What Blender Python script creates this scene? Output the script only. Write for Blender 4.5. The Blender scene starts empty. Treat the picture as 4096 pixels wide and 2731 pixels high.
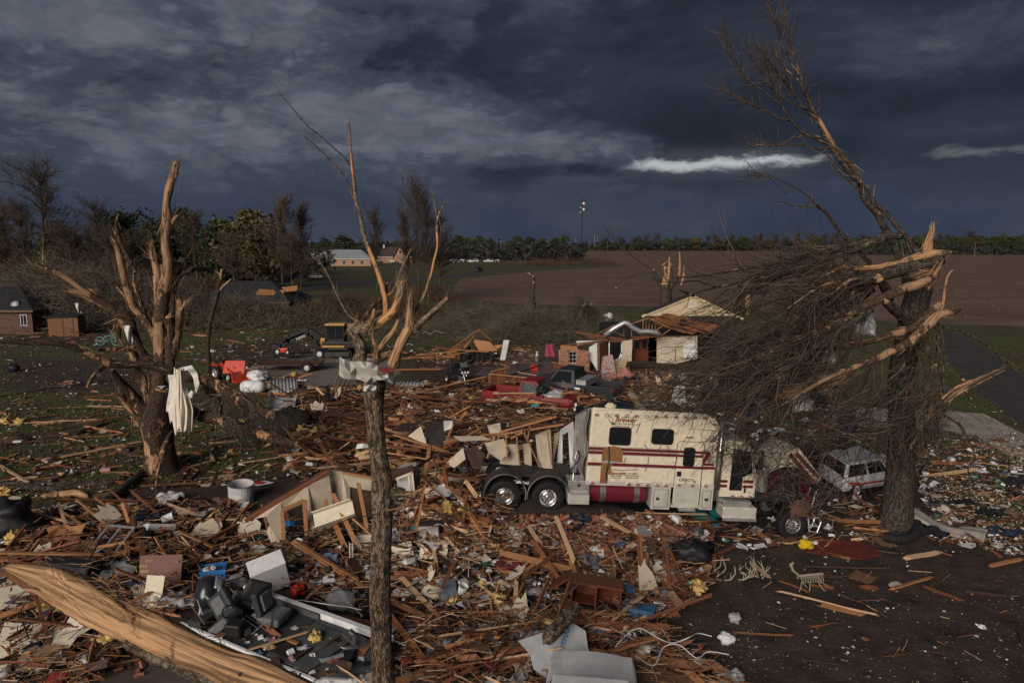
import bpy,math,random
import numpy as np
from mathutils import Vector,Matrix,noise as mnoise
R=math.radians
rng=random.Random(7)
nr=np.random.default_rng(11)
scene=bpy.context.scene
COL=scene.collection
TAU=math.tau
# --------- camera
H,PITCH,F0=10.0,R(8.17),2730.67
cam=bpy.data.cameras.new('camera')
cam.lens,cam.sensor_width,cam.clip_start,cam.clip_end=24,36,0.1,20000
camo=bpy.data.objects.new('camera',cam)
camo.location=(0,0,H)
camo.rotation_euler=(R(90)-PITCH,0,0)
COL.objects.link(camo)
scene.camera=camo
# --------- world: broken storm cloud over a clear dusk sky
SUN_EL,SUN_AZ=R(23),R(206)
world=bpy.data.worlds.new('World')
scene.world=world
world.use_nodes=True
def build_world():
 nt=world.node_tree;N=nt.nodes;L=nt.links
 N.clear()
 def nd(t,**k):
  n=N.new(t)
  for a,b in k.items():setattr(n,a,b)
  return n
 def math_(op,a,b=None,c=None,clamp=False):
  n=nd('ShaderNodeMath',operation=op,use_clamp=clamp)
  for i,v in enumerate((a,b,c)):
   if v is None:continue
   if hasattr(v,'is_output'):L.new(v,n.inputs[i])
   else:n.inputs[i].default_value=v
  return n.outputs[0]
 def smooth(v,a,b,lo=0,hi=1):
  n=nd('ShaderNodeMapRange',interpolation_type='SMOOTHSTEP')
  L.new(v,n.inputs[0])
  for i,x in enumerate((a,b,lo,hi)):
   if hasattr(x,'is_output'):L.new(x,n.inputs[1+i])
   else:n.inputs[1+i].default_value=x
  return n.outputs[0]
 def mixc(f,a,b):
  n=nd('ShaderNodeMix',data_type='RGBA')
  L.new(f,n.inputs[0])
  for i,v in ((6,a),(7,b)):
   if hasattr(v,'is_output'):L.new(v,n.inputs[i])
   else:n.inputs[i].default_value=(*v,1)
  return n.outputs[2]
 def noise(vec,s,d=6,r=.55,dist=0,lac=2.0):
  n=nd('ShaderNodeTexNoise')
  L.new(vec,n.inputs['Vector'])
  n.inputs['Scale'].default_value=s;n.inputs['Detail'].default_value=d
  n.inputs['Roughness'].default_value=r;n.inputs['Distortion'].default_value=dist
  n.inputs['Lacunarity'].default_value=lac
  return n.outputs[0]
 sq=lambda v:math_('MULTIPLY',v,v)
 tc=nd('ShaderNodeTexCoord')
 sep=nd('ShaderNodeSeparateXYZ');L.new(tc.outputs['Generated'],sep.inputs[0])
 x,y,z=sep.outputs
 az=math_('ARCTAN2',x,y)
 el=math_('ARCSINE',z)
 zz=math_('ADD',math_('ABSOLUTE',z),.16)
 cmb=nd('ShaderNodeCombineXYZ')
 L.new(math_('DIVIDE',x,zz),cmb.inputs[0]);L.new(math_('DIVIDE',y,zz),cmb.inputs[1])
 p=cmb.outputs[0]
 sub=nd('ShaderNodeVectorMath',operation='ADD');L.new(p,sub.inputs[0]);sub.inputs[1].default_value=CLOUD_OFF
 p=sub.outputs[0]
 big=noise(p,.55,2,.5,.3)
 med=noise(p,1.25,9,.58,.6)
 fine=noise(p,4.5,8,.65,.4)
 cmb2=nd('ShaderNodeCombineXYZ')
 L.new(math_('MULTIPLY',az,4.2),cmb2.inputs[0]);L.new(math_('MULTIPLY',el,9),cmb2.inputs[1]);cmb2.inputs[2].default_value=CLOUD_OFF[2]+2.2
 ang=noise(cmb2.outputs[0],1.0,9,.6,.35)
 angs=noise(cmb2.outputs[0],4.0,8,.62,.3)
 lump=math_('ADD',math_('ADD',math_('MULTIPLY',big,.34),math_('MULTIPLY',med,.26)),math_('MULTIPLY',fine,.07))
 lump=math_('ADD',lump,math_('MULTIPLY',math_('SUBTRACT',ang,.5),1.0))
 lump=math_('ADD',lump,math_('MULTIPLY',math_('ABSOLUTE',math_('SUBTRACT',noise(cmb2.outputs[0],2.1,7,.6,.6),.5)),-.45))
 lump=math_('ADD',lump,.13)
 lump=math_('ADD',lump,math_('MULTIPLY',math_('SUBTRACT',angs,.5),.22))
 lump=math_('ADD',lump,math_('MULTIPLY',smooth(az,-.6,.35),.12))
 for a0,e0,sa,se,k in ((-0.509,0.269,0.22,0.055,-0.255),(-0.192,0.185,0.17,0.045,-0.3),(0.064,0.136,0.16,0.026,-0.3),(-0.604,0.115,0.3,0.05,-0.04),(-0.427,0.205,0.26,0.028,0.15),(0.136,0.229,0.34,0.065,0.18),(0.54,0.15,0.25,0.05,0.15),(-0.028,0.29,0.25,0.05,0.075),(0.549,0.037,0.25,0.022,-0.09),(0.535,0.219,0.3,0.03,-0.045)):
  q=math_('ADD',sq(math_('DIVIDE',math_('SUBTRACT',az,a0),sa)),sq(math_('DIVIDE',math_('SUBTRACT',el,e0),se)))
  lump=math_('ADD',lump,math_('MULTIPLY',math_('POWER',2.718,math_('MULTIPLY',q,-1)),k))
 dens=smooth(lump,.27,.44)
 thin=(.064,.068,.088);thick=(.0082,.0105,.0175)
 cloud=mixc(dens,mixc(smooth(math_('ADD',math_('MULTIPLY',angs,.6),math_('MULTIPLY',fine,.4)),.38,.62),thin,(.035,.041,.057)),(.0225,.0280,.0410))
 cloud=mixc(smooth(lump,.44,.60),cloud,mixc(smooth(math_('ADD',math_('MULTIPLY',ang,.6),math_('MULTIPLY',med,.4)),.36,.64),(.0165,.0205,.0315),thick))
 rim=math_('MULTIPLY',smooth(angs,.50,.66),smooth(lump,.56,.38))
 cloud=mixc(math_('MULTIPLY',rim,.45),cloud,(.078,.080,.098))
 veil=mixc(smooth(ang,.35,.65),(.0160,.0220,.0375),(.0265,.0325,.0465))
 cloud=mixc(smooth(math_('ADD',el,math_('MULTIPLY',math_('SUBTRACT',ang,.5),.10)),.13,.02),cloud,veil)
 fr=noise(cmb2.outputs[0],9.0,6,.6)
 ec=math_('SUBTRACT',el,.1085)
 half=math_('MULTIPLY',math_('MULTIPLY',smooth(az,.12,.24),smooth(az,.46,.34)),.0048)
 half=math_('ADD',half,math_('MULTIPLY',math_('MULTIPLY',smooth(az,.50,.56),smooth(az,.80,.62)),.0014))
 top=math_('ADD',half,math_('ADD',math_('MULTIPLY',math_('SUBTRACT',angs,.5),.030),math_('MULTIPLY',math_('SUBTRACT',fr,.5),.022)))
 bot=math_('ADD',half,math_('ADD',math_('MULTIPLY',math_('SUBTRACT',ang,.45),.030),math_('MULTIPLY',math_('SUBTRACT',fr,.5),-.022)))
 gap=math_('MINIMUM',math_('SUBTRACT',top,ec),math_('ADD',bot,ec))
 gap=math_('MULTIPLY',math_('MULTIPLY',smooth(gap,-.006,.006),math_('MULTIPLY',smooth(half,.0003,.003),smooth(az,.56,.47,.55,1))),smooth(math_('ADD',math_('MULTIPLY',fr,.5),math_('MULTIPLY',angs,.5)),.34,.43))
 halo=math_('MULTIPLY',smooth(math_('ABSOLUTE',ec),.03,.006),smooth(half,.0005,.006))
 cloud=mixc(math_('MULTIPLY',halo,math_('MULTIPLY',angs,.55)),cloud,(.075,.083,.10))
 sky=nd('ShaderNodeTexSky',sky_type='NISHITA',sun_disc=False,sun_elevation=SUN_EL,sun_rotation=SUN_AZ)
 sky.dust_density=3
 b1=nd('ShaderNodeBackground');hz=nd('ShaderNodeHueSaturation');hz.inputs['Saturation'].default_value=.35;L.new(sky.outputs[0],hz.inputs['Color']);L.new(hz.outputs[0],b1.inputs[0]);b1.inputs[1].default_value=.05
 b2=nd('ShaderNodeBackground');L.new(cloud,b2.inputs[0]);b2.inputs[1].default_value=CLOUD_GAIN
 mx=nd('ShaderNodeMixShader')
 L.new(math_('MULTIPLY',gap,.92),mx.inputs[0]);L.new(b2.outputs[0],mx.inputs[1]);L.new(b1.outputs[0],mx.inputs[2])
 out=nd('ShaderNodeOutputWorld');L.new(mx.outputs[0],out.inputs[0])
CLOUD_OFF=(1.281,15.165,5.32);CLOUD_GAIN=.93
build_world()
sun=bpy.data.lights.new('sun','SUN')
sun.energy,sun.angle,sun.color=1.5,R(38),(1.0,.90,.80)
suno=bpy.data.objects.new('sun',sun)
sd=Vector((math.sin(SUN_AZ)*math.cos(SUN_EL),math.cos(SUN_AZ)*math.cos(SUN_EL),math.sin(SUN_EL)))
suno.rotation_euler=(-sd).to_track_quat('-Z','Y').to_euler()
suno.location=(0,-30,40)
COL.objects.link(suno)
vs=scene.view_settings
vs.view_transform,vs.look,vs.exposure,vs.gamma,vs.use_curve_mapping='Standard','None',1.12,1.0,False
scene.cycles.max_bounces=5
scene.cycles.diffuse_bounces=2
scene.cycles.transparent_max_bounces=8
scene.cycles.use_denoising=True
# --------- where a photo pixel stands in the place
_f=np.array([0,math.cos(PITCH),-math.sin(PITCH)]);_u=np.array([0,math.sin(PITCH),math.cos(PITCH)])
def ray(sx,sy):return _f+np.array([1.,0,0])*(sx-2048)/F0+_u*(1365.5-sy)/F0
def A(sx,sy,Y):
 d=ray(sx,sy);return Vector(np.array([0,0,H])+d*(Y/d[1]))
MOUNDS=[(1.6,41.2,.55,3.2,1.5),(5.2,42.6,.4,2.4,1.5),(2.8,18.4,.32,3.6,1.8),(1.0,22.3,1.3,3.4,2.3),(4.6,21.4,.55,2.2,1.7),(-2.6,22.9,1.05,3.4,2.6),(-1.5,33,.7,7,4),(-6.5,20.5,.35,2.5,2.0),(-9.5,18.0,.4,3.5,2.2),(2.2,17.0,.25,3.0,2.0)]
def gz(x,y):
 z=.10*mnoise.noise((x*.35,y*.35,.3))*max(0,min(1,(70-y)/40))if y<70 else 0
 for mx,my,a,sx,sy in MOUNDS:
  e=((x-mx)/sx)**2+((y-my)/sy)**2
  if e<9:z+=a*math.exp(-e)
 return z
def G(sx,sy,up=0.0):
 d=ray(sx,sy);z=up;p=None
 for _ in range(8):
  t=(z-H)/d[2]
  p=np.array([0,0,H])+d*t
  z=.5*z+.5*(gz(p[0],p[1])+up)
 return Vector((p[0],p[1],gz(p[0],p[1])+up))
def V2(vx,vy):return vx*1.74149,vy*1.74149
def GV(vx,vy,up=0.0):return G(*V2(vx,vy),up)
def AV(vx,vy,Y):return A(*V2(vx,vy),Y)
def crop(x0,y0,s,pts):return [(x0+a/s,y0+b/s)+tuple(r)for a,b,*r in pts]
def proj(p):
 d=np.array(p)-np.array([0,0,H]);z=d@_f
 return 2048+F0*d[0]/z,1365.5-F0*(d@_u)/z,z
 # --------- materials
MATS={}
def M(name,col,rough=.75,var=.3,scale=6,bump=.25,stretch=(1,1,1),metal=0.,col2=None,thr=None,rnd=.0,spec=.3,coat=0.,uv=False,island=0.,det=6):
 if name in MATS:return MATS[name]
 m=bpy.data.materials.new(name);MATS[name]=m
 m.use_nodes=True
 nt=m.node_tree;N=nt.nodes;L=nt.links
 b=N['Principled BSDF']
 b.inputs['Roughness'].default_value=rough;b.inputs['Metallic'].default_value=metal
 b.inputs['Specular IOR Level'].default_value=spec;b.inputs['Coat Weight'].default_value=coat
 tc=N.new('ShaderNodeTexCoord')
 mp=N.new('ShaderNodeMapping');mp.inputs['Scale'].default_value=stretch
 L.new(tc.outputs['UV' if uv else 'Object'],mp.inputs[0])
 n=N.new('ShaderNodeTexNoise');n.inputs['Scale'].default_value=scale;n.inputs['Detail'].default_value=det;n.inputs['Roughness'].default_value=.62
 L.new(mp.outputs[0],n.inputs['Vector'])
 cr=N.new('ShaderNodeValToRGB')
 c=np.array(col);e=cr.color_ramp.elements
 if col2 is None:
  e[0].color=(*np.clip(c*(1-var),0,1),1);e[1].color=(*np.clip(c*(1+var),0,1),1);e[0].position,e[1].position=.3,.7
 else:
  t=thr or .5
  e[0].color=(*c,1);e[1].color=(*col2,1);e[0].position,e[1].position=t-.05,t+.05
 L.new(n.outputs[0],cr.inputs[0])
 last=cr.outputs[0]
 if col2 is not None:
  n2=N.new('ShaderNodeTexNoise');n2.inputs['Scale'].default_value=scale*3.7;n2.inputs['Detail'].default_value=4
  L.new(mp.outputs[0],n2.inputs['Vector'])
  hs=N.new('ShaderNodeHueSaturation')
  mr=N.new('ShaderNodeMapRange');L.new(n2.outputs[0],mr.inputs[0])
  mr.inputs[1].default_value,mr.inputs[2].default_value,mr.inputs[3].default_value,mr.inputs[4].default_value=.3,.7,1-var,1+var
  L.new(mr.outputs[0],hs.inputs['Value']);L.new(last,hs.inputs['Color']);last=hs.outputs[0]
 if rnd or island:
  hs=N.new('ShaderNodeHueSaturation')
  if island:src=N.new('ShaderNodeNewGeometry').outputs['Random Per Island'];k=island
  else:src=N.new('ShaderNodeObjectInfo').outputs['Random'];k=rnd
  mr=N.new('ShaderNodeMapRange');L.new(src,mr.inputs[0]);mr.inputs[3].default_value,mr.inputs[4].default_value=1-k,1+k
  L.new(mr.outputs[0],hs.inputs['Value']);L.new(last,hs.inputs['Color']);last=hs.outputs[0]
 L.new(last,b.inputs['Base Color'])
 if bump:
  bp=N.new('ShaderNodeBump');bp.inputs['Strength'].default_value=bump;bp.inputs['Distance'].default_value=.02
  L.new(n.outputs[0],bp.inputs['Height']);L.new(bp.outputs[0],b.inputs['Normal'])
 return m
def ramp_mat(name,cols,rough=.8,bump=.2,scale=9):
 if name in MATS:return MATS[name]
 m=M(name,(.5,.5,.5),rough=rough,bump=bump,scale=scale)
 nt=m.node_tree;N=nt.nodes;L=nt.links;b=N['Principled BSDF']
 g=N.new('ShaderNodeNewGeometry');cr=N.new('ShaderNodeValToRGB');cr.color_ramp.interpolation='CONSTANT'
 e=cr.color_ramp.elements
 while len(e)<len(cols):e.new(.5)
 for i,c in enumerate(cols):e[i].position=i/len(cols);e[i].color=(*c,1)
 L.new(g.outputs['Random Per Island'],cr.inputs[0])
 nz=next(n for n in N if n.type=='TEX_NOISE')
 hs=N.new('ShaderNodeHueSaturation');mr=N.new('ShaderNodeMapRange');L.new(nz.outputs[0],mr.inputs[0])
 mr.inputs[1].default_value,mr.inputs[2].default_value,mr.inputs[3].default_value,mr.inputs[4].default_value=.3,.7,.6,1.25
 L.new(mr.outputs[0],hs.inputs['Value']);L.new(cr.outputs[0],hs.inputs['Color']);L.new(hs.outputs[0],b.inputs['Base Color'])
 return m
def glass(name,col=(.012,.014,.017),rough=.08):return M(name,col,rough=rough,var=.2,bump=0,spec=.6)
m_black=M('black_rubber',(.012,.012,.013),rough=.75,bump=.2,scale=20)
m_blackpl=M('black_plastic',(.014,.014,.015),rough=.45,bump=.1,scale=12)
m_chrome=M('dull_chrome',(.62,.6,.58),rough=.28,metal=.9,var=.25,scale=4,bump=.15)
m_alu=M('brushed_aluminium',(.55,.54,.52),rough=.42,metal=.75,var=.3,scale=5,bump=.15)
m_steel=M('dark_steel',(.05,.048,.046),rough=.55,metal=.4,var=.4)
m_glass=glass('dark_glass')
m_white=M('white_plastic',(.68,.68,.67),rough=.5,var=.12,scale=5,bump=.1)
m_lred=M('red_brown_lumber',(.17,.066,.032),var=.45,scale=5,stretch=(1,9,9),bump=.5,rnd=.3)
m_lor=M('orange_lumber',(.33,.155,.07),var=.38,scale=5,stretch=(1,9,9),bump=.5,rnd=.25)
m_lpale=M('pale_lumber',(.46,.30,.175),var=.32,scale=5,stretch=(1,9,9),bump=.4,rnd=.2)
m_ldark=M('dark_wet_lumber',(.06,.032,.02),var=.5,scale=5,stretch=(1,9,9),bump=.5,rnd=.3)
LUM={'red-brown':m_lred,'orange':m_lor,'pale':m_lpale,'dark':m_ldark}
m_dry=M('beige_drywall',(.50,.42,.32),var=.14,scale=3,bump=.15,rnd=.12)
m_cream=M('cream_board',(.66,.58,.45),var=.12,scale=3,bump=.12,rnd=.1)
m_brown=M('brown_board',(.16,.085,.05),var=.35,scale=4,bump=.2,rnd=.25)
m_card=M('cardboard',(.27,.17,.10),var=.2,scale=4,bump=.1,rnd=.2)
m_brick=M('red_brick',(.23,.095,.06),var=.35,scale=14,bump=.5,rnd=.35)
m_ins=M('yellow_insulation',(.52,.36,.13),var=.35,scale=9,bump=.8,rnd=.15)
m_tarp=M('black_tarp',(.012,.012,.014),rough=.5,var=.4,bump=.4)
m_cloth=M('white_cloth',(.62,.60,.56),rough=.9,var=.18,scale=4,bump=.2)
m_galv=M('galvanised_sheet',(.40,.40,.40),rough=.5,metal=.35,var=.2,scale=3,bump=.15)
# --------- mesh building
def link(name,me,parent=None):
 o=bpy.data.objects.new(name,me);COL.objects.link(o)
 if parent is not None:o.parent=parent
 return o
def tag(o,label=None,cat=None,group=None,kind=None):
 if label:o['label']=label
 if cat:o['category']=cat
 if group:o['group']=group
 if kind:o['kind']=kind
 return o
def empty(name,loc,label,cat,group=None,rz=0,rot=None,scale=1):
 o=link(name,None);o.location=loc;o.rotation_euler=rot or (0,0,rz);o.scale=(scale,)*3
 o.empty_display_size=.2
 return tag(o,label,cat,group)
def copy_tree(o,parent=None):
 c=o.copy();COL.objects.link(c);c.parent=parent
 if parent is not None:c.matrix_parent_inverse=o.matrix_parent_inverse.copy()
 for ch in list(o.children):copy_tree(ch,c)
 return c
BOXF=[(0,3,2,1),(4,5,6,7),(0,1,5,4),(1,2,6,5),(2,3,7,6),(3,0,4,7)]
class MB:
 def __init__(s):s.v=[];s.f=[];s.m=[];s.n=0
 def add(s,v,f,mi=0,mat=None):
  if mat is not None:v=[mat@Vector(a)for a in v]
  s.v.extend([tuple(a)for a in v]);o=s.n
  s.f.extend([tuple(i+o for i in q)for q in f]);s.m.extend([mi]*len(f));s.n+=len(v)
  return s
 def box(s,c,d,rot=None,mi=0,taper=1.0):
  x,y,z=d[0]/2,d[1]/2,d[2]/2;t=taper
  v=[Vector(a)for a in ((-x,-y,-z),(x,-y,-z),(x,y,-z),(-x,y,-z),(-x*t,-y*t,z),(x*t,-y*t,z),(x*t,y*t,z),(-x*t,y*t,z))]
  if rot is not None:v=[rot@a for a in v]
  c=Vector(c);return s.add([a+c for a in v],BOXF,mi)
 def beam(s,a,b,w,h,roll=0,mi=0):
  a,b=Vector(a),Vector(b);d=b-a
  q=d.to_track_quat('X','Z').to_matrix()@Matrix.Rotation(roll,3,'X')
  return s.box((a+b)/2,(d.length,w,h),q,mi)
 def prism(s,poly,t,mat=None,mi=0):
  n=len(poly)
  v=[(x,0,z)for x,z in poly]+[(x,t,z)for x,z in poly]
  f=[tuple(range(n))[::-1]if False else tuple(range(n)),tuple(range(2*n-1,n-1,-1))]+[(i,i+n,(i+1)%n+n,(i+1)%n)for i in range(n)]
  return s.add(v,f,mi,mat)
 def slab(s,poly,t,mat=None,mi=0):
  n=len(poly)
  v=[(x,y,0)for x,y in poly]+[(x,y,t)for x,y in poly]
  f=[tuple(range(n-1,-1,-1)),tuple(range(n,2*n))]+[(i,(i+1)%n,(i+1)%n+n,i+n)for i in range(n)]
  return s.add(v,f,mi,mat)
 def tube(s,pts,r,n=6,mi=0,cap=True):
  pts=[Vector(p)for p in pts];k=len(pts)
  if not hasattr(r,'__len__'):r=[r]*k
  v=[];t0=None;nx=None
  for i,p in enumerate(pts):
   t=(pts[min(i+1,k-1)]-pts[max(i-1,0)]).normalized()
   if nx is None:nx=t.orthogonal().normalized()
   else:nx=(nx-t*nx.dot(t));nx=nx.normalized()if nx.length>1e-6 else t.orthogonal().normalized()
   ny=t.cross(nx)
   for j in range(n):
    a=TAU*j/n;v.append(p+(nx*math.cos(a)+ny*math.sin(a))*r[i])
  f=[(i*n+j,i*n+(j+1)%n,(i+1)*n+(j+1)%n,(i+1)*n+j)for i in range(k-1)for j in range(n)]
  if cap:f+=[tuple(range(n-1,-1,-1)),tuple(range((k-1)*n,k*n))]
  return s.add(v,f,mi)
 def lathe(s,prof,n=24,mat=None,mi=0,arc=TAU):
  k=len(prof);full=abs(arc-TAU)<1e-6;c=n if full else n+1
  v=[(r*math.cos(arc*j/n),y,r*math.sin(arc*j/n))for r,y in prof for j in range(c)]
  f=[(i*c+j,(i+1)*c+j,(i+1)*c+(j+1)%c,i*c+(j+1)%c)for i in range(k-1)for j in range(n)]
  return s.add(v,f,mi,mat)
 def loft(s,rings,mi=0,cap=True,mat=None):
  n=len(rings[0]);k=len(rings)
  v=[p for r in rings for p in r]
  f=[(i*n+j,i*n+(j+1)%n,(i+1)*n+(j+1)%n,(i+1)*n+j)for i in range(k-1)for j in range(n)]
  if cap:f+=[tuple(range(n-1,-1,-1)),tuple(range((k-1)*n,k*n))]
  return s.add(v,f,mi,mat)
 def grid(s,fn,nu,nv,mi=0):
  v=[fn(i/nu,j/nv)for j in range(nv+1)for i in range(nu+1)]
  f=[(j*(nu+1)+i,j*(nu+1)+i+1,(j+1)*(nu+1)+i+1,(j+1)*(nu+1)+i)for j in range(nv)for i in range(nu)]
  return s.add(v,f,mi)
 def mesh(s,name,mats,smooth=False):
  me=bpy.data.meshes.new(name);me.from_pydata(s.v,[],s.f)
  for m in (mats if isinstance(mats,(list,tuple))else [mats]):me.materials.append(m)
  me.polygons.foreach_set('material_index',s.m)
  if smooth:me.polygons.foreach_set('use_smooth',[True]*len(s.f))
  me.update();return me
 def build(s,name,mats,parent=None,smooth=False,bevel=0,solid=0,loc=None):
  o=link(name,s.mesh(name,mats,smooth),parent)
  if loc is not None:o.location=loc
  if solid:
   md=o.modifiers.new('solid','SOLIDIFY');md.thickness=solid;md.offset=0
  if bevel:
   md=o.modifiers.new('bevel','BEVEL');md.width=bevel;md.segments=2;md.limit_method='ANGLE';md.angle_limit=R(40)
  return o
def np_mesh(name,V,Fq,mats,mi=None,smooth=False):
 V=np.asarray(V,np.float32);Fq=np.asarray(Fq,np.int32);k=Fq.shape[1]
 me=bpy.data.meshes.new(name)
 me.vertices.add(len(V));me.vertices.foreach_set('co',V.ravel())
 me.loops.add(Fq.size);me.loops.foreach_set('vertex_index',Fq.ravel())
 me.polygons.add(len(Fq));me.polygons.foreach_set('loop_start',np.arange(0,Fq.size,k,dtype=np.int32))
 me.polygons.foreach_set('loop_total',np.full(len(Fq),k,np.int32))
 for m in (mats if isinstance(mats,(list,tuple))else [mats]):me.materials.append(m)
 if mi is not None:me.polygons.foreach_set('material_index',np.asarray(mi,np.int32))
 if smooth:me.polygons.foreach_set('use_smooth',np.ones(len(Fq),bool))
 me.update(calc_edges=True);return me
def paths_mesh(P,Rr,sides=3):
 P=np.asarray(P,float);n,k,_=P.shape
 T=np.gradient(P,axis=1);T/=np.linalg.norm(T,axis=2,keepdims=True)+1e-9
 ref=np.where(np.abs(T[...,2:3])>.8,np.array([1.,0,0]),np.array([0,0,1.]))
 X=np.cross(T,ref);X/=np.linalg.norm(X,axis=2,keepdims=True)+1e-9
 Yv=np.cross(T,X)
 a=np.arange(sides)*TAU/sides
 V=P[:,:,None]+(X[:,:,None]*np.cos(a)[:,None]+Yv[:,:,None]*np.sin(a)[:,None])*Rr[:,:,None,None]
 idx=np.arange(n*k*sides).reshape(n,k,sides)
 j2=np.roll(np.arange(sides),-1)
 Fq=np.stack([idx[:,:-1],idx[:,:-1][:,:,j2],idx[:,1:][:,:,j2],idx[:,1:]],-1).reshape(-1,4)
 return V.reshape(-1,3),Fq
def wander(start,dirs,length,k=5,bend=.25,grav=0.,seed=None):
 n=len(start);P=np.zeros((n,k,3));P[:,0]=start;d=dirs/(np.linalg.norm(dirs,axis=1,keepdims=True)+1e-9)
 for i in range(1,k):
  d=d+nr.normal(0,bend,(n,3));d[:,2]+=grav;d/=np.linalg.norm(d,axis=1,keepdims=True)+1e-9
  P[:,i]=P[:,i-1]+d*(length/(k-1))[:,None]
 return P
def taper(n,k,r0,r1):return np.linspace(1,0,k)[None]*(r0-r1)[:,None]+r1[:,None]if hasattr(r0,'__len__')else np.repeat((np.linspace(1,0,k)*(r0-r1)+r1)[None],n,0)
def along(paths,n):
 segs=[];w=[]
 for p in paths:
  p=np.array([tuple(q)for q in p]);d=p[1:]-p[:-1]
  for a,e in zip(p[:-1],d):segs.append((a,e));w.append(np.linalg.norm(e))
 w=np.array(w);i=nr.choice(len(segs),n,p=w/w.sum());t=nr.random(n)[:,None]
 a=np.array([segs[j][0]for j in i]);e=np.array([segs[j][1]for j in i])
 return a+e*t,e/(np.linalg.norm(e,axis=1,keepdims=True)+1e-9)
def smooth_path(pts,step):
 P=np.array(pts,float);out=[]
 for i in range(len(P)-1):
  p0,p1,p2,p3=P[max(i-1,0)],P[i],P[i+1],P[min(i+2,len(P)-1)]
  k=max(1,int(np.linalg.norm(p2[:3]-p1[:3])/step))
  for t in np.linspace(0,1,k,endpoint=False):
   out.append(.5*((2*p1)+(p2-p0)*t+(2*p0-5*p1+4*p2-p3)*t*t+(3*p1-p0-3*p2+p3)*t**3))
 out.append(P[-1]);return np.array(out)
def limb(name,pts,mats,parent=None,n=12,jag=0.,rough=.12,step=None,flat=None,seed=0,jag0=0.):
 """a tapered trunk or branch through pts (x,y,z,radius) with uneven girth, UVs along it and a splintered end"""
 rm=max(p[3]for p in pts)
 S=smooth_path(pts,step or max(rm*.7,.04));k=len(S)
 P=S[:,:3];rad=np.maximum(S[:,3],.004)
 T=np.gradient(P,axis=0);T/=np.linalg.norm(T,axis=1,keepdims=True)+1e-9
 X=np.zeros_like(P);x=np.array(Vector(T[0]).orthogonal().normalized())
 for i in range(k):
  x=x-T[i]*(x@T[i]);x/=np.linalg.norm(x)+1e-9;X[i]=x
 Y=np.cross(T,X);V=[];L=np.concatenate([[0],np.cumsum(np.linalg.norm(P[1:]-P[:-1],axis=1))])
 rr=random.Random(seed+len(pts)*31+int(rm*1e4))
 def ring(c,i,r,off):
  for j in range(n):
   a=TAU*j/n;dv=X[i]*math.cos(a)+Y[i]*math.sin(a)
   q=c+dv*r
   w=1+rough*(mnoise.noise(Vector(q*(1.2/max(rm,.05)*.5))+Vector((seed,0,0)))+.75*mnoise.noise(Vector((j*1.9,L[i]/max(rm,.05)*.22,seed+3.3)))+.3*mnoise.noise(Vector((j*5.3,L[i]/max(rm,.05)*1.2,seed))))
   V.append(c+dv*r*w+T[i]*off[j])
 z=[0]*n
 if jag0:
  base=[-rr.random()**2*jag0*rad[0]for _ in range(n)];ring(P[0],0,rad[0]*.75,base)
 for i in range(k):ring(P[i],i,rad[i],z)
 nb=len(V)//n
 if jag:
  h=[rr.random()for _ in range(n)]
  ring(P[-1],k-1,rad[-1]*.92,[x*.45*jag*rad[-1]for x in h])
  ring(P[-1],k-1,rad[-1]*.55,[(x**1.5)*jag*rad[-1]for x in h])
 m=len(V)//n
 f=[(i*n+j,i*n+(j+1)%n,(i+1)*n+(j+1)%n,(i+1)*n+j)for i in range(m-1)for j in range(n)]
 f+=[tuple(range(n-1,-1,-1)),tuple(range((m-1)*n,m*n))]
 me=bpy.data.meshes.new(name);me.from_pydata([tuple(v)for v in V],[],f)
 for q in mats:me.materials.append(q)
 uv=me.uv_layers.new(name='UVMap').data
 for p in me.polygons:
  p.use_smooth=len(p.vertices)==4
  if len(mats)>1 and (p.index>=(nb-1)*n and jag and p.index!=(m-1)*n):p.material_index=1
  for li,vi in zip(p.loop_indices,p.vertices):
   i,j=divmod(vi,n)
   jj=j if not (j==0 and p.index%n==n-1)else n
   uv[li].uv=(jj/n*TAU*rm,L[min(max(i-(1 if jag0 else 0),0),k-1)])
 return link(name,me,parent)
def scaled(pts,kx=.5):
 out=[]
 for sx,sy,Y,w in pts:
  p=A(sx,sy,Y);z=proj(p)[2];out.append((p.x,p.y,p.z,w*kx*z/F0))
 return out
def shard(w,h,n=8,jag=.25,r=None):
 r=r or rng;out=[]
 for i in range(n):
  a=TAU*i/n+r.uniform(-.2,.2);k=1+r.uniform(-jag,jag)
  c,s_=math.cos(a),math.sin(a);m_=max(abs(c),abs(s_))
  out.append((c/m_*w/2*k,s_/m_*h/2*k))
 return out
def blob(mb,c,d,seed=0,k=.35,f=1.6,nu=14,nv=9,mi=0,rot=None):
 V=[];F_=[]
 for i in range(nv+1):
  th=math.pi*i/nv
  for j in range(nu):
   ph=TAU*j/nu
   q=Vector((math.sin(th)*math.cos(ph),math.sin(th)*math.sin(ph),math.cos(th)))
   w=1+k*(mnoise.noise(q*f+Vector((seed,0,0)))+.6*mnoise.noise(q*f*2.7+Vector((0,seed,0))))
   p=Vector((q.x*d[0]*w/2,q.y*d[1]*w/2,q.z*d[2]*w/2))
   V.append((rot@p if rot else p)+Vector(c))
 for i in range(nv):
  for j in range(nu):F_.append((i*nu+j,(i+1)*nu+j,(i+1)*nu+(j+1)%nu,i*nu+(j+1)%nu))
 return mb.add(V,F_,mi)
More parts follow.
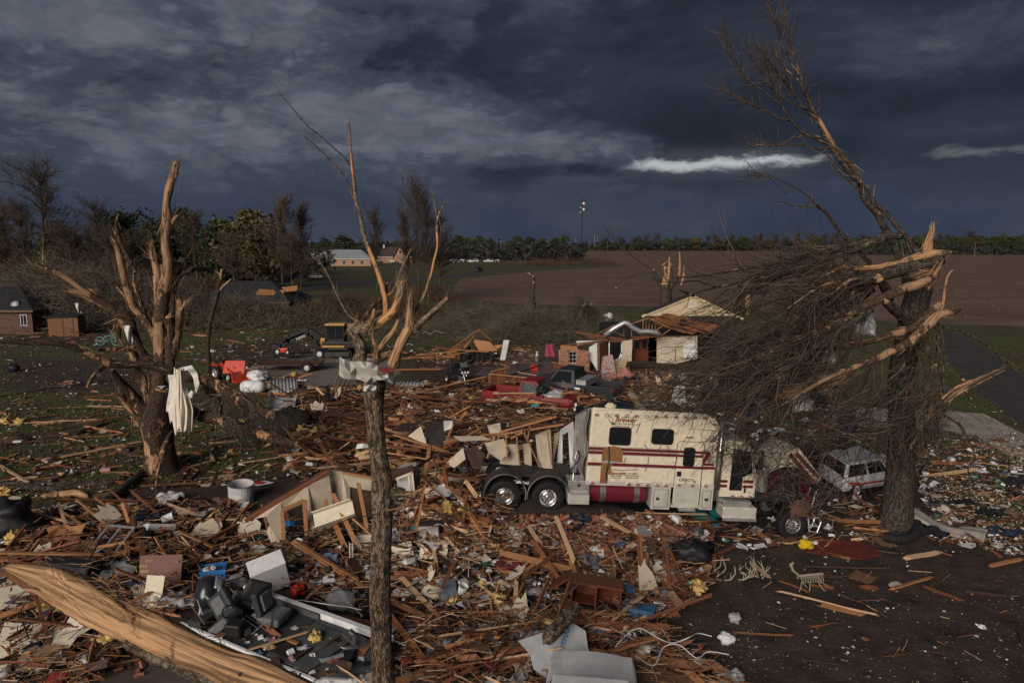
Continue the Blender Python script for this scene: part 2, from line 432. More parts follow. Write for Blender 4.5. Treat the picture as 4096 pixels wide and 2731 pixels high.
 # --------- ground, field, roads
def gz_noise_fade(x,y):return max(0,min(1,(45-y)/12))*max(0,min(1,(17-x)/5))
def gz(x,y):
 k=gz_noise_fade(x,y);z=0
 if k:z=k*(.09*mnoise.noise((x*.33,y*.33,.3))+.04*mnoise.noise((x*1.1,y*1.1,5.)))
 for mx,my,a,sx,sy in MOUNDS:
  e=((x-mx)/sx)**2+((y-my)/sy)**2
  if e<9:z+=a*math.exp(-e)
 return z
def world_poly(pts,flat=True):return [tuple(GV(a,b))[:2]if isinstance(a,(int,float))else a for a,b in pts]
def soft_inside(x,y,poly,w):
 P=np.array(poly);n=len(P);d=np.full(x.shape,1e9);ins=np.zeros(x.shape,bool)
 for i in range(n):
  a,b=P[i],P[(i+1)%n];e=b-a;L2=e@e+1e-9
  t=np.clip(((x-a[0])*e[0]+(y-a[1])*e[1])/L2,0,1)
  d=np.minimum(d,np.hypot(x-a[0]-t*e[0],y-a[1]-t*e[1]))
  c=(a[1]>y)!=(b[1]>y)
  ins^=c&(x<(b[0]-a[0])*(y-a[1])/(b[1]-a[1]+1e-12)+a[0])
 return np.clip(.5+np.where(ins,d,-d)/w,0,1)
def geo(a,b,q):
 out=[];s=q
 while a<b:out.append(a);a+=s;s*=1.22
 return out+[b]
gx=list(np.arange(-42,42.1,.6));far=geo(42.6,5000,1);gx=[-v for v in far[::-1]]+gx+far
gy=[-400,-150,-60,-25,-8,0,5]+list(np.arange(8,62,.5))+geo(62,9000,.8)
GX,GY=np.meshgrid(np.array(gx),np.array(gy));sh=GX.shape
GZ=np.array([gz(a,b)for a,b in zip(GX.ravel(),GY.ravel())])
idx=np.arange(GX.size).reshape(sh)
me=np_mesh('ground',np.stack([GX.ravel(),GY.ravel(),GZ],1),np.stack([idx[:-1,:-1],idx[:-1,1:],idx[1:,1:],idx[1:,:-1]],-1).reshape(-1,4),[],smooth=True)
mud_polys=[(world_poly([(0,1165),(300,1120),(620,1090),(660,940),(900,880),(1290,850),(1560,900),(2000,1090),(2140,1120),(2352,1250)])+[(30,19),(40,3),(-40,3),(-40,18)],3.0,1.0),(world_poly([(0,815),(330,830),(420,880),(200,905),(0,900)]),5.0,.8),(world_poly([(470,800),(700,770),(830,860),(700,900),(500,880)]),6,.75),(world_poly([(0,770),(250,745),(280,790),(0,800)]),6,.7),(world_poly([(930,830),(1300,800),(1660,830),(1700,920),(1200,920),(930,900)]),5,.9)]
mud=np.zeros(GX.size)
for poly,w,k in mud_polys:mud=np.maximum(mud,k*soft_inside(GX.ravel(),GY.ravel(),poly,w))
dust=np.zeros(GX.size)
for poly,w in (([(1080,1260),(1290,1250),(1300,1330),(1100,1350)],2.0),([(1340,1240),(1440,1240),(1420,1300),(1340,1300)],1.5)):dust=np.maximum(dust,soft_inside(GX.ravel(),GY.ravel(),world_poly(poly),w))
at=me.attributes.new('dust','FLOAT','POINT');at.data.foreach_set('value',dust.astype(np.float32))
at=me.attributes.new('mud','FLOAT','POINT');at.data.foreach_set('value',mud.astype(np.float32))
def ground_mat():
 m=M('ground_soil',(.05,.036,.027),rough=.9,var=.45,scale=1.3,bump=.5,det=10,spec=.25)
 nt=m.node_tree;N=nt.nodes;L=nt.links;b=N['Principled BSDF']
 cr=next(n for n in N if n.type=='VALTORGB');nz=next(n for n in N if n.type=='TEX_NOISE');mp=next(n for n in N if n.type=='MAPPING')
 def noi(s,d=6):
  n=N.new('ShaderNodeTexNoise');n.inputs['Scale'].default_value=s;n.inputs['Detail'].default_value=d;n.inputs['Roughness'].default_value=.65
  L.new(mp.outputs[0],n.inputs['Vector']);return n.outputs[0]
 cr.color_ramp.elements[0].color=(.024,.017,.013,1);cr.color_ramp.elements[1].color=(.074,.052,.040,1)
 g=N.new('ShaderNodeValToRGB');e=g.color_ramp.elements
 e[0].position,e[0].color=.38,(.062,.045,.028,1);e[1].position,e[1].color=.63,(.062,.096,.025,1)
 x=e.new(.49);x.color=(.064,.056,.027,1)
 mixn=N.new('ShaderNodeMath');mixn.operation='MULTIPLY_ADD'
 L.new(noi(.23,5),mixn.inputs[0]);mixn.inputs[1].default_value=.6;
 m2=N.new('ShaderNodeMath');m2.operation='MULTIPLY';L.new(noi(5.0,8),m2.inputs[0]);m2.inputs[1].default_value=.42
 L.new(m2.outputs[0],mixn.inputs[2]);L.new(mixn.outputs[0],g.inputs[0])
 a=N.new('ShaderNodeAttribute');a.attribute_name='mud'
 s1=N.new('ShaderNodeMath');s1.operation='ADD';L.new(a.outputs['Fac'],s1.inputs[0])
 s2=N.new('ShaderNodeMath');s2.operation='MULTIPLY_ADD';L.new(noi(.9,8),s2.inputs[0]);s2.inputs[1].default_value=1.6;s2.inputs[2].default_value=-.8;L.new(s2.outputs[0],s1.inputs[1])
 mr=N.new('ShaderNodeMapRange');mr.interpolation_type='SMOOTHSTEP';L.new(s1.outputs[0],mr.inputs[0]);mr.inputs[1].default_value,mr.inputs[2].default_value=.35,.65
 mx=N.new('ShaderNodeMix');mx.data_type='RGBA';L.new(mr.outputs[0],mx.inputs[0]);L.new(g.outputs[0],mx.inputs[6]);L.new(cr.outputs[0],mx.inputs[7])
 a2=N.new('ShaderNodeAttribute');a2.attribute_name='dust'
 t1=N.new('ShaderNodeMath');t1.operation='MULTIPLY_ADD';L.new(noi(1.4,8),t1.inputs[0]);t1.inputs[1].default_value=1.2;t1.inputs[2].default_value=-.6
 t2=N.new('ShaderNodeMath');t2.operation='ADD';L.new(a2.outputs['Fac'],t2.inputs[0]);L.new(t1.outputs[0],t2.inputs[1])
 t3=N.new('ShaderNodeMapRange');t3.interpolation_type='SMOOTHSTEP';L.new(t2.outputs[0],t3.inputs[0]);t3.inputs[1].default_value,t3.inputs[2].default_value=.5,.8
 m3=N.new('ShaderNodeMix');m3.data_type='RGBA';L.new(t3.outputs[0],m3.inputs[0]);L.new(mx.outputs[2],m3.inputs[6]);m3.inputs[7].default_value=(.34,.26,.17,1)
 L.new(m3.outputs[2],b.inputs['Base Color'])
 bp=next(n for n in N if n.type=='BUMP');bp.inputs['Distance'].default_value=.08;L.new(noi(6,10),bp.inputs['Height']);bp.inputs['Strength'].default_value=.7
 return m
me.materials.append(ground_mat())
tag(link('ground',me),kind='structure')
def sheet(name,poly,mat,lift=.004,thick=0.,kind='structure',sub=0,wob=0.):
 """flat patch lying on the ground, its outline slightly uneven"""
 pts=[]
 for i,a in enumerate(poly):
  b=poly[(i+1)%len(poly)];d=math.hypot(b[0]-a[0],b[1]-a[1]);k=max(1,int(d/max(sub,.01)))if sub else 1
  for j in range(k):
   t=j/k;x,y=a[0]+(b[0]-a[0])*t,a[1]+(b[1]-a[1])*t
   pts.append((x+wob*mnoise.noise((x*.21,y*.05,1)),y+wob*3*mnoise.noise((x*.05,y*.13,7))))
 mb=MB();n=len(pts)
 mb.v=[(x,y,lift)for x,y in pts];mb.f=[tuple(range(n))];mb.m=[0];mb.n=n
 if thick:
  mb=MB().slab(pts,thick,Matrix.Translation((0,0,lift-.002)))
 me=mb.mesh(name,mat)
 if me.polygons[0].normal.z<0 and not thick:me.flip_normals()
 o=link(name,me);return tag(o,kind=kind)
def field_mat():
 m=M('ploughed_soil',(.165,.102,.072),rough=.95,var=.3,scale=.05,bump=0,det=10,stretch=(1,3,1))
 nt=m.node_tree;N=nt.nodes;L=nt.links;b=N['Principled BSDF'];mp=next(n for n in N if n.type=='MAPPING');cr=next(n for n in N if n.type=='VALTORGB')
 w=N.new('ShaderNodeTexWave');w.bands_direction='Y';w.inputs['Scale'].default_value=.10;w.inputs['Distortion'].default_value=2.5;w.inputs['Detail'].default_value=4;w.inputs['Detail Scale'].default_value=.6
 L.new(mp.outputs[0],w.inputs['Vector'])
 mx=N.new('ShaderNodeMix');mx.data_type='RGBA';mx.blend_type='MULTIPLY';mx.inputs[0].default_value=.35;L.new(cr.outputs[0],mx.inputs[6]);L.new(w.outputs['Color'],mx.inputs[7]);L.new(mx.outputs[2],b.inputs['Base Color'])
 n=N.new('ShaderNodeTexNoise');n.inputs['Scale'].default_value=.9;n.inputs['Detail'].default_value=8;L.new(mp.outputs[0],n.inputs['Vector'])
 bp=N.new('ShaderNodeBump');bp.inputs['Strength'].default_value=.8;bp.inputs['Distance'].default_value=.35;L.new(n.outputs[0],bp.inputs['Height']);L.new(bp.outputs[0],b.inputs['Normal'])
 return m
m_field=field_mat()
sheet('field',world_poly([(1030,668),(1040,690),(1200,697),(1420,702),(1700,715),(2050,738),(2200,742),(2352,752)])+[(70,55),(2500,300),(2500,900),(-90,900),(-80,545)]+world_poly([(1060,603),(1400,605),(1440,612),(1250,622),(1060,640)]),m_field,sub=6,wob=1.2)
m_asph=M('asphalt',(.052,.047,.047),rough=.75,var=.25,scale=.6,bump=.2,det=10)
m_conc=M('concrete',(.31,.27,.23),rough=.8,var=.22,scale=.8,bump=.15,det=10)
m_wetc=M('wet_concrete',(.10,.085,.072),rough=.35,var=.35,scale=.5,bump=.1,det=8,spec=.5)
m_gravel=M('gravel',(.17,.145,.12),rough=.95,var=.4,scale=9,bump=.8,det=10)
sheet('road',world_poly([(2150,757),(2215,770),(2300,830),(2352,862),(2520,965),(2800,1130),(2700,1250),(2352,985),(2250,905),(2180,830)]),m_asph,.006,sub=2,wob=.12)
sheet('driveway',world_poly([(1880,930),(2180,944),(2260,950),(2352,998)])+[(22.5,26.5)]+world_poly([(2240,1000),(2150,985),(1900,980)]),m_conc,.010)
sheet('side_road',world_poly([(620,662),(800,646),(930,640),(1140,622),(1140,626),(930,648),(800,655),(640,674),(540,690),(520,684)]),m_asph,.006,sub=5,wob=.4)
sheet('gravel_yard',world_poly([(560,848),(640,826),(760,812),(905,822),(910,860),(860,884),(740,886),(640,874)]),m_gravel,.008,sub=1,wob=.8)
sheet('concrete_slab',world_poly([(1090,862),(1140,820),(1270,792),(1310,815),(1300,850),(1200,870)]),m_wetc,.02)
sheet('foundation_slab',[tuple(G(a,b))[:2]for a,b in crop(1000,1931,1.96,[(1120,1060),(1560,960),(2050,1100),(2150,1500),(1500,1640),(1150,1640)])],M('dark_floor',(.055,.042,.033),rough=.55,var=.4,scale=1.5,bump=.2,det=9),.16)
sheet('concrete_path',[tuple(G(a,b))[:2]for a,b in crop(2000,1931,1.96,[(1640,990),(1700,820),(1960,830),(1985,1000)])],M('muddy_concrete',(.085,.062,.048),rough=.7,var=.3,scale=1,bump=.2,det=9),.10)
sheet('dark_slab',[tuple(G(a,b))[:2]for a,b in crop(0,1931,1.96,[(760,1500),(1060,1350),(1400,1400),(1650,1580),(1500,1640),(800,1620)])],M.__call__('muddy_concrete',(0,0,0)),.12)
def grass():
 n=70000
 y=22+48*nr.random(n)**1.3;x=(nr.random(n)*2-1)*(y*.78+2)
 keep=np.ones(n,bool)
 for poly,w,k in mud_polys:keep&=nr.random(n)>soft_inside(x,y,poly,w)*k*1.15
 for q in ([(2150,757),(2215,770),(2352,862),(2520,965),(2800,1130),(2700,1250),(2352,985),(2180,830)],[(1880,930),(2180,944),(2352,998),(2240,1000),(1900,980)],[(560,848),(640,826),(760,812),(905,822),(910,860),(740,886)]):keep&=soft_inside(x,y,world_poly(q),.3)<.5
 keep&=~((x>14)&(y<45)&(nr.random(n)>.5))
 x,y=x[keep],y[keep];n=len(x)
 z=np.array([gz(a,b)for a,b in zip(x,y)])
 h=.05+.09*nr.random(n);a=nr.random(n)*TAU;w=.02+.03*nr.random(n)
 b=np.stack([x,y,z],1);d=np.stack([np.cos(a),np.sin(a),0*a],1)
 tip=b+np.stack([nr.normal(0,.05,n),nr.normal(0,.05,n),h],1)
 V=np.stack([b-d*w[:,None],b+d*w[:,None],tip],1).reshape(-1,3)
 m=ramp_mat('grass_blades',[(.060,.072,.022),(.050,.055,.022),(.090,.070,.038),(.055,.062,.022),(.075,.055,.032)],bump=0)
 tag(link('grass',np_mesh('grass',V,np.arange(3*n).reshape(n,3),m)),kind='stuff')
grass()
# --------- far trees: a few built crowns, copied as single trees
m_fbark=M('far_bark',(.075,.055,.042),var=.35,scale=3,bump=.3)
m_ftwig=M('far_twigs',(.070,.052,.040),var=.3,scale=.8,bump=0,rnd=.25)
m_rtwig=M('reddish_twigs',(.088,.062,.046),var=.3,scale=.8,bump=0,rnd=.2)
m_leafd=M('dark_green_leaves',(.040,.052,.020),var=.55,scale=.55,bump=0,rnd=.3)
m_leafg=M('spring_green_leaves',(.055,.082,.026),var=.5,scale=.55,bump=0,rnd=.25)
m_leafo=M('olive_brown_leaves',(.088,.068,.030),var=.5,scale=.55,bump=0,rnd=.25)
def bare_crown(h,spread,up,nb=46,nt=16,r=.03,conical=False,fine=3):
 """branches off the trunk and twigs off the branches, one mesh"""
 t0=nr.random(nb)**.8*.72+.25
 a=nr.random(nb)*TAU
 st=np.stack([nr.normal(0,.1,nb),nr.normal(0,.1,nb),t0*h],1)
 el=up+nr.normal(0,.18,nb)
 d=np.stack([np.cos(a)*np.cos(el),np.sin(a)*np.cos(el),np.sin(el)],1)
 ln=spread*((1.15-t0)if conical else (1.05-.5*t0))*(.7+.5*nr.random(nb))
 P1=wander(st,d,ln,6,.14,.06);R1=taper(nb,6,.05+.05*(1-t0),np.full(nb,.015))*h/14
 pts,tn=along(list(P1),nb*nt)
 d2=tn+nr.normal(0,.55,(len(pts),3));d2[:,2]+=.35
 P2=wander(pts,d2,spread*(.16+.25*nr.random(len(pts))),4,.22,.05);R2=taper(len(pts),4,r,r*.45)
 V1,F1=paths_mesh(P1,R1,4);V2_,F2=paths_mesh(P2,R2,3)
 V,Fq=np.concatenate([V1,V2_]),np.concatenate([F1,F2+len(V1)])
 p3,t3=along(list(P2[:len(P2)]),nb*nt*fine)
 d3=t3+nr.normal(0,.6,(len(p3),3));d3[:,2]+=.25
 P3=wander(p3,d3,spread*(.06+.12*nr.random(len(p3))),3,.2,.02);V3,F3=paths_mesh(P3,taper(len(p3),3,r*.6,r*.4),3)
 Fq=np.concatenate([Fq,F3+len(V)]);V=np.concatenate([V,V3])
 return V,Fq
def leaf_faces(c,n,spread,size):
 i=nr.integers(0,len(c),n);q=c[i]+nr.normal(0,1,(n,3))*spread
 a=nr.normal(0,1,(n,3));a/=np.linalg.norm(a,axis=1,keepdims=True);b=np.cross(a,nr.normal(0,1,(n,3)));b/=np.linalg.norm(b,axis=1,keepdims=True)+1e-9
 s=(size*(.5+nr.random(n)))[:,None]
 return np.stack([q-a*s,q-b*s*.6,q+a*s,q+b*s*.6],1).reshape(-1,3)
def trunk_obj(h,r,parent,mat=None,lean=0.,n=8):
 return limb('trunk',[(0,0,-.3,r*1.5),(0,0,.8,r),(lean*.4,.1,h*.5,r*.7),(lean,0,h*.97,r*.16)],[mat or m_fbark],parent,n=n,step=.8)
def proto_bare(label,h,spread,up,mat,**k):
 e=empty('bare_tree',(0,-900,0),label,'tree');trunk_obj(h,h*.014,e)
 V,Fq=bare_crown(h,spread,up,**k);link('crown',np_mesh('crown',V,Fq,mat),e);return e
def proto_leaf(label,h,wd,mat,n=5200,size=.30,clumps=34,name='leafy_tree'):
 e=empty(name,(0,-900,0),label,'tree');trunk_obj(h*.85,h*.016,e)
 th=nr.random(clumps)*TAU;zz=nr.random(clumps);rr_=wd/2*np.sqrt(nr.random(clumps))*np.sin(np.pi*(.18+.78*zz))
 c=np.stack([rr_*np.cos(th),rr_*np.sin(th),h*(.26+.68*zz)],1)
 V=leaf_faces(c,n,np.array([wd*.085,wd*.085,h*.05]),size);o=link('crown',np_mesh('crown',V,np.arange(len(V)).reshape(-1,4),mat),e)
 nb=26;st=np.zeros((nb,3));st[:,2]=h*(.2+.5*nr.random(nb));P=wander(st,c[nr.integers(0,clumps,nb)]-st,np.full(nb,wd*.5),5,.1);Vb,Fb=paths_mesh(P,taper(nb,5,.10,.02),4)
 link('limbs',np_mesh('limbs',Vb,Fb,m_fbark),e);tag(e.children[-1],kind='stuff');return e
PB=[proto_bare('',15,5.0,.75,m_ftwig),proto_bare('',17,5.2,.75,m_rtwig,nb=60),proto_bare('',16,6.5,.85,m_ftwig,nb=40),proto_bare('',14,4.4,.5,m_rtwig,nb=52)]
PL=[proto_leaf('',13,10,m_leafd),proto_leaf('',12,9,m_leafg,n=3600),proto_leaf('',12,10,m_leafo,n=3800),proto_leaf('',14,9,m_leafd,n=4600)]
_used=set()
def plant(pr,x,y,s,label,group,rz=None,sz=None):
 if id(pr)in _used:e=copy_tree(pr)
 else:e=pr;_used.add(id(pr))
 e.location=(x,y,-.05);e.rotation_euler=(rng.uniform(-.04,.04),rng.uniform(-.04,.04),rng.random()*TAU if rz is None else rz)
 k=s*(sz or 1);e.scale=(k,k,s);tag(e,label,'tree',group);return e
def plant_v(pr,vx,vtop,vbase,label,group,ph,wide=None):
 p=GV(vx,vbase);top=AV(vx,vtop,p.y);return plant(pr,p.x,p.y,top.z/ph,label,group,sz=wide)
PHB=[15,17,16,14];PHL=[13,12,12,14]
GW='trees standing behind the flattened houses on the left'
woods=[('B',2,106,408,655,1.15,'tall slender bare tree rising alone above the left woods'),('B',0,30,482,668,1.0,'wide bare tree at the left end of the woods'),('B',1,62,478,672,.9,'storm-thinned bare tree right of the leftmost wide tree'),('L',1,150,515,650,1.1,'low green tree right of the tall slender bare tree'),('B',0,228,478,655,1.15,'broad pale bare tree left of the big shattered trunk'),('L',0,285,490,650,1.1,'dark green tree just left of the big shattered trunk'),('L',3,340,486,650,1.0,'dark green tree behind the big shattered trunk'),('L',0,425,480,648,.95,'dark green tree just right of the big shattered trunk'),('B',1,455,500,655,1.1,'bare brownish tree above the brown hip roof'),('L',1,508,500,650,.95,'bright green tree with an open crown above the brown roof'),('L',1,548,515,648,.9,'smaller green tree left of the rust coloured tree'),('L',2,590,488,652,1.2,'rust and olive coloured tree behind the right end of the brown roof'),('B',1,650,466,672,1.0,'tall bare tree with a rounded top left of the white house'),('L',2,612,520,662,1.2,'reddish bare tree at the right end of the brown roof'),('B',1,692,483,668,.85,'narrow bare tree just left of the white house'),('B',3,672,545,690,1.2,'low reddish bare tree in front of the narrow bare tree'),('B',3,540,540,680,1.3,'low bare tree in front of the brown hip roof'),('L',0,790,542,606,1.4,'dark evergreen tree behind the grey metal roof'),('L',3,745,545,604,1.4,'dark evergreen tree left of the grey metal roof'),('B',0,757,572,622,1.6,'small bare yard tree in front of the grey metal roof'),('B',0,868,495,665,.8,'wind-bent bare tree left of the gabled brick house'),('B',2,962,445,690,.62,'tallest bare tree of the clump right of the split trunk'),('B',2,985,470,694,.6,'second bare tree of the clump right of the split trunk'),('B',3,1010,505,688,.8,'shorter spreading bare tree at the right of the clump'),('B',1,935,500,684,.7,'thin bare tree at the left of the clump'),('B',0,10,505,690,1.1,'bare tree half cut off at the far left'),('B',3,175,530,690,1.3,'bare scrubby tree in front of the low green tree'),('B',3,250,540,690,1.4,'bare scrubby tree below the broad pale bare tree'),('B',0,330,540,684,1.3,'bare scrubby tree below the dark green trees')]
for kind,i,vx,vt,vb,wd,lab in woods:plant_v((PB if kind=='B' else PL)[i],vx,vt,vb,lab,GW,(PHB if kind=='B' else PHL)[i],wd)
ORD='first second third fourth fifth sixth seventh eighth ninth tenth eleventh twelfth thirteenth fourteenth fifteenth sixteenth seventeenth eighteenth nineteenth twentieth'.split()
for a_,b_ in (('twenty',''),('thirty','thirtieth'),('forty','fortieth'),('fifty','fiftieth'),('sixty','sixtieth'),('seventy','seventieth'),('eighty','eightieth'),('ninety','ninetieth')):ORD+=([b_]if b_ else [])+[a_+'-'+o for o in ORD[:9]]
ORD+=['hundredth']+['hundred and '+o for o in ORD[:99]]+['two hundredth']+['two hundred and '+o for o in ORD[:99]]
cnt={True:0,False:0}
GF='trees along the far edge of the ploughed field'
for vx,vt,vb,i in [(1052,540,573,0),(1075,545,572,1),(1100,541,572,0),(1124,546,572,3),(1188,542,574,0),(1216,541,574,3),(1245,546,574,1),(1275,546,573,0),(1296,540,573,1),(1390,546,574,3)]:
 plant_v(PL[i],vx,vt,vb,f'small dark round-topped tree on the horizon, {ORD[int(vx > 1320) if vx > 1320 else [1052, 1075, 1100, 1124, 1188, 1216, 1245, 1275, 1296].index(vx)]}'+(' from the left' if vx<1320 else ' right of the communications tower'),GF,PHL[i],1.3)
for k in range(62):
 vx=1420+k*15.6+rng.uniform(-6,6);q=max(0,(vx-1600)/750);leaf=rng.random()<.45;cnt[leaf]+=1
 vb=575+9*min(q,1)+rng.uniform(-.5,.5);vt=vb-24-14*min(q,1)-rng.uniform(0,11)
 i=rng.randrange(4);plant_v((PL if leaf else PB)[i],vx,vt,vb,f'{ORD[cnt[leaf] - 1]} {"leafy dark" if leaf else "bare"} tree from the left in the right-hand tree line beyond the field',GF,(PHL if leaf else PHB)[i],1.35)
def far_woods(name,x0,x1,y0,y1,h,n,size,mat):
 c=np.stack([nr.uniform(x0,x1,n//6),nr.uniform(y0,y1,n//6),nr.random(n//6)**.8*h*(.6+.4*nr.random(n//6))],1)
 V=leaf_faces(c,n,np.array([size*2,size*2,size*.8]),size);V[:,2]=np.abs(V[:,2])
 tag(link(name,np_mesh(name,V,np.arange(len(V)).reshape(-1,4),mat)),kind='stuff')
m_wood=M('distant_wood',(.024,.025,.021),var=.4,scale=.06,bump=0)
far_woods('distant_woods',-1400,2600,960,1150,9,26000,3.2,m_wood)
far_woods('distant_woods',260,1500,575,660,9,12000,1.7,m_wood)
far_woods('distant_woods',-420,40,370,520,9,15000,1.4,m_wood)
far_woods('distant_woods',-330,-60,172,235,9,22000,.8,M('left_undergrowth',(.05,.044,.026),var=.5,scale=.2,bump=0))
m_brush=M('dead_brush',(.125,.105,.075),var=.4,scale=.6,bump=0)
m_brush2=M('reddish_brush',(.10,.060,.040),var=.4,scale=.6,bump=0)
def brush_heap(cx,cy,L,W,h,n,r,ln,mat,name='brush_heap',dirx=0.,parent=None,z0=0.):
 x=nr.normal(0,.42,n);y=nr.normal(0,.42,n);k=np.exp(-(x**2+y**2)*2.2)
 s=np.stack([cx+x*L,cy+y*W,z0+nr.random(n)*h*k],1)
 d=nr.normal(0,1,(n,3));d[:,2]=np.abs(d[:,2])*.45+.05;d[:,0]+=dirx
 P=wander(s,d,ln*(.4+nr.random(n)),5,.22,-.03);V,Fq=paths_mesh(P,taper(n,5,r,r*.35),3)
 V[:,2]=np.maximum(V[:,2],.02)
 return link(name,np_mesh(name,V,Fq,mat),parent)
FT='uprooted trees heaped over the left-hand houses'
def fallen_tree(vx,vb,w,d,h,n,r,ln,lab,mat,grp,dirx=0.,trunkr=.25):
 p=GV(vx,vb);e=empty('fallen_tree',p,lab,'tree',grp)
 limb('trunk',[(-w*.45,0,.3,trunkr),(-w*.1,.3,.6,trunkr*.8),(w*.35,.2,h*.5,trunkr*.3)],[m_fbark],e,n=8,jag0=3)
 for q in range(5):
  a=rng.uniform(-w*.35,w*.3);limb('limb',[(a,0,.4,trunkr*.4),(a+rng.uniform(-1,2),rng.uniform(-1,1)*d*.3,h*.6,trunkr*.25),(a+rng.uniform(-2,3),rng.uniform(-1,1)*d*.4,h*rng.uniform(.8,1.1),.03)],[m_fbark],e,n=6,step=.5)
 b=brush_heap(0,0,w,d,h,n,r,ln,mat,'branches',dirx,e);tag(b,kind='stuff')
 return e
for a in [(120,735,15,6,7.5,5200,.042,3.0,'big grey-brown fallen tree crown behind the leftmost brick house',m_brush),(215,752,14,5,7.0,5600,.038,2.8,'grey fallen tree crown over the wooden shed',m_brush),(310,735,14,6,6.5,5000,.038,2.8,'fallen tree crown directly behind the big shattered trunk',m_brush2),(385,748,11,5,5,3600,.032,2.4,'fallen tree crown left of the snapped slim pole tree',m_brush),(60,690,18,8,7,4200,.055,3.4,'fallen tree crown under the leftmost bare trees',m_brush2),(190,690,20,8,7,4600,.055,3.4,'fallen tree crown below the tall slender bare tree',m_brush2),(430,705,12,6,4.5,3000,.04,2.6,'fallen tree crown left of the collapsed dark roof',m_brush2)]:
 fallen_tree(*a,FT)
FB='fallen crowns and brush lying on the middle lawn'
for a in [(550,746,13,4,3.2,4200,.034,2.2,'bare fallen tree lying in front of the collapsed dark roof',m_brush),(650,726,9,4,2.2,1500,.03,1.8,'small fallen crown right of the collapsed dark roof',m_brush2),(800,728,10,5,2.8,3000,.026,1.9,'dark brush heap behind the yellow digger',m_brush2),(900,730,11,5,2.4,2400,.026,1.9,'dark brush heap behind the split trunk',m_brush2),(985,690,9,5,3.0,1500,.025,1.7,'brush at the foot of the bare tree clump',m_brush2),(1120,762,11,5,2.8,3400,.016,1.8,'grey fallen crown behind the collapsed carport',m_brush),(1225,785,8,3,3.2,4200,.018,1.8,'dense dark fallen crown left of the wrecked brick house',m_brush),(1330,745,7,4,2.2,1500,.014,1.5,'fallen crown under the forked stump',m_brush)]:
 fallen_tree(*a,FB)
for vx,vb,w,h,n in [(1290,608,30,3.5,900),(1240,610,14,2.5,500),(1370,606,18,2.5,500),(700,622,22,2,500)]:
 p=GV(vx,vb);o=brush_heap(0,0,w,6,h,n,.05,2.4,m_brush2,'brush');o.location=p;tag(o,kind='stuff')
 # --------- houses in the background
m_roofb=M('brown_shingles',(.060,.042,.036),var=.25,scale=2,bump=.3);m_roofd=M('dark_shingles',(.024,.024,.027),var=.4,scale=2,bump=.3);m_metal=M('grey_metal_roof',(.30,.32,.34),rough=.5,metal=.3,var=.12,scale=.5,bump=0)
m_wcream=M('cream_wall',(.50,.40,.29),var=.12,scale=1,bump=.1);m_wwhite=M('white_wall',(.6,.6,.58),var=.1,scale=1,bump=.1)
def brick_wall_mat(name,c1,c2,mortar,s=1.0):
 m=M(name,c1,bump=0)
 nt=m.node_tree;N=nt.nodes;L=nt.links;b=N['Principled BSDF'];tc=next(n for n in N if n.type=='TEX_COORD')
 sp=N.new('ShaderNodeSeparateXYZ');L.new(tc.outputs['Object'],sp.inputs[0]);ad=N.new('ShaderNodeMath');L.new(sp.outputs[0],ad.inputs[0]);L.new(sp.outputs[1],ad.inputs[1])
 cb=N.new('ShaderNodeCombineXYZ');L.new(ad.outputs[0],cb.inputs[0]);L.new(sp.outputs[2],cb.inputs[1])
 t=N.new('ShaderNodeTexBrick');L.new(cb.outputs[0],t.inputs['Vector']);t.inputs['Color1'].default_value=(*c1,1);t.inputs['Color2'].default_value=(*c2,1);t.inputs['Mortar'].default_value=(*mortar,1)
 t.inputs['Scale'].default_value=s;t.inputs['Brick Width'].default_value=.22;t.inputs['Row Height'].default_value=.075;t.inputs['Mortar Size'].default_value=.008
 L.new(t.outputs['Color'],b.inputs['Base Color']);bp=N.new('ShaderNodeBump');bp.inputs['Strength'].default_value=.4;bp.invert=True;L.new(t.outputs['Fac'],bp.inputs['Height']);L.new(bp.outputs[0],b.inputs['Normal'])
 return m
m_bwall=brick_wall_mat('red_brick_wall',(.20,.075,.05),(.14,.055,.04),(.22,.17,.13))
m_bwall2=brick_wall_mat('tan_brick_wall',(.36,.20,.12),(.26,.13,.08),(.42,.32,.23))
def house(vx,vb,w,d,wall,roofh,mats,label,rz=0.,hip=True,wins=(),name='house',eave=.5,door=None):
 p=GV(vx,vb);e=empty(name,p,label,'house',rz=rz)
 MB().box((0,d/2,wall/2),(w,d,wall)).build('wall',mats[0],e)
 x,y0,y1,z=w/2+eave,-eave,d+eave,wall;k=min(w,d)/2 if hip else -eave+.3
 v=[(-x,y0,z),(x,y0,z),(x,y1,z),(-x,y1,z),(-x+k,d/2,z+roofh),(x-k,d/2,z+roofh)]
 MB().add(v,[(0,3,2,1),(0,1,5,4),(2,3,4,5),(1,2,5),(3,0,4)]).build('roof',mats[1],e)
 MB().box((0,-eave,wall-.06),(w+2*eave,.06,.2)).build('fascia',m_wwhite if 'far' in label else m_brown,e)
 for a,b,c,h in wins:
  f=MB().box((a,-.02,b),(c+.16,.08,h+.16)).build('window',m_wwhite,e);MB().box((a,-.055,b),(c,.05,h)).build('pane',m_glass,f)
  MB().box((a,-.085,b),(.05,.02,h)).build('sash',m_wwhite,f)
 if door:MB().box((door,-.03,1),(.95,.1,2)).build('door',m_brown,e)
 return e
house(530,640,24,12,2.6,2.6,(m_wcream,m_roofb),'low cream house with a brown hip roof at the edge of the woods',wins=[(-6,1.5,1.4,1.2),(-1.5,1.4,1.1,1.6),(3.2,1.5,1.6,1.2),(8,1.5,1.2,1.2)],door=.8)
house(612,643,7,8,2.4,.1,(m_wcream,m_roofb),'low cream garage at the right end of the brown-roofed house',wins=[(1.5,1.1,1.2,2)])
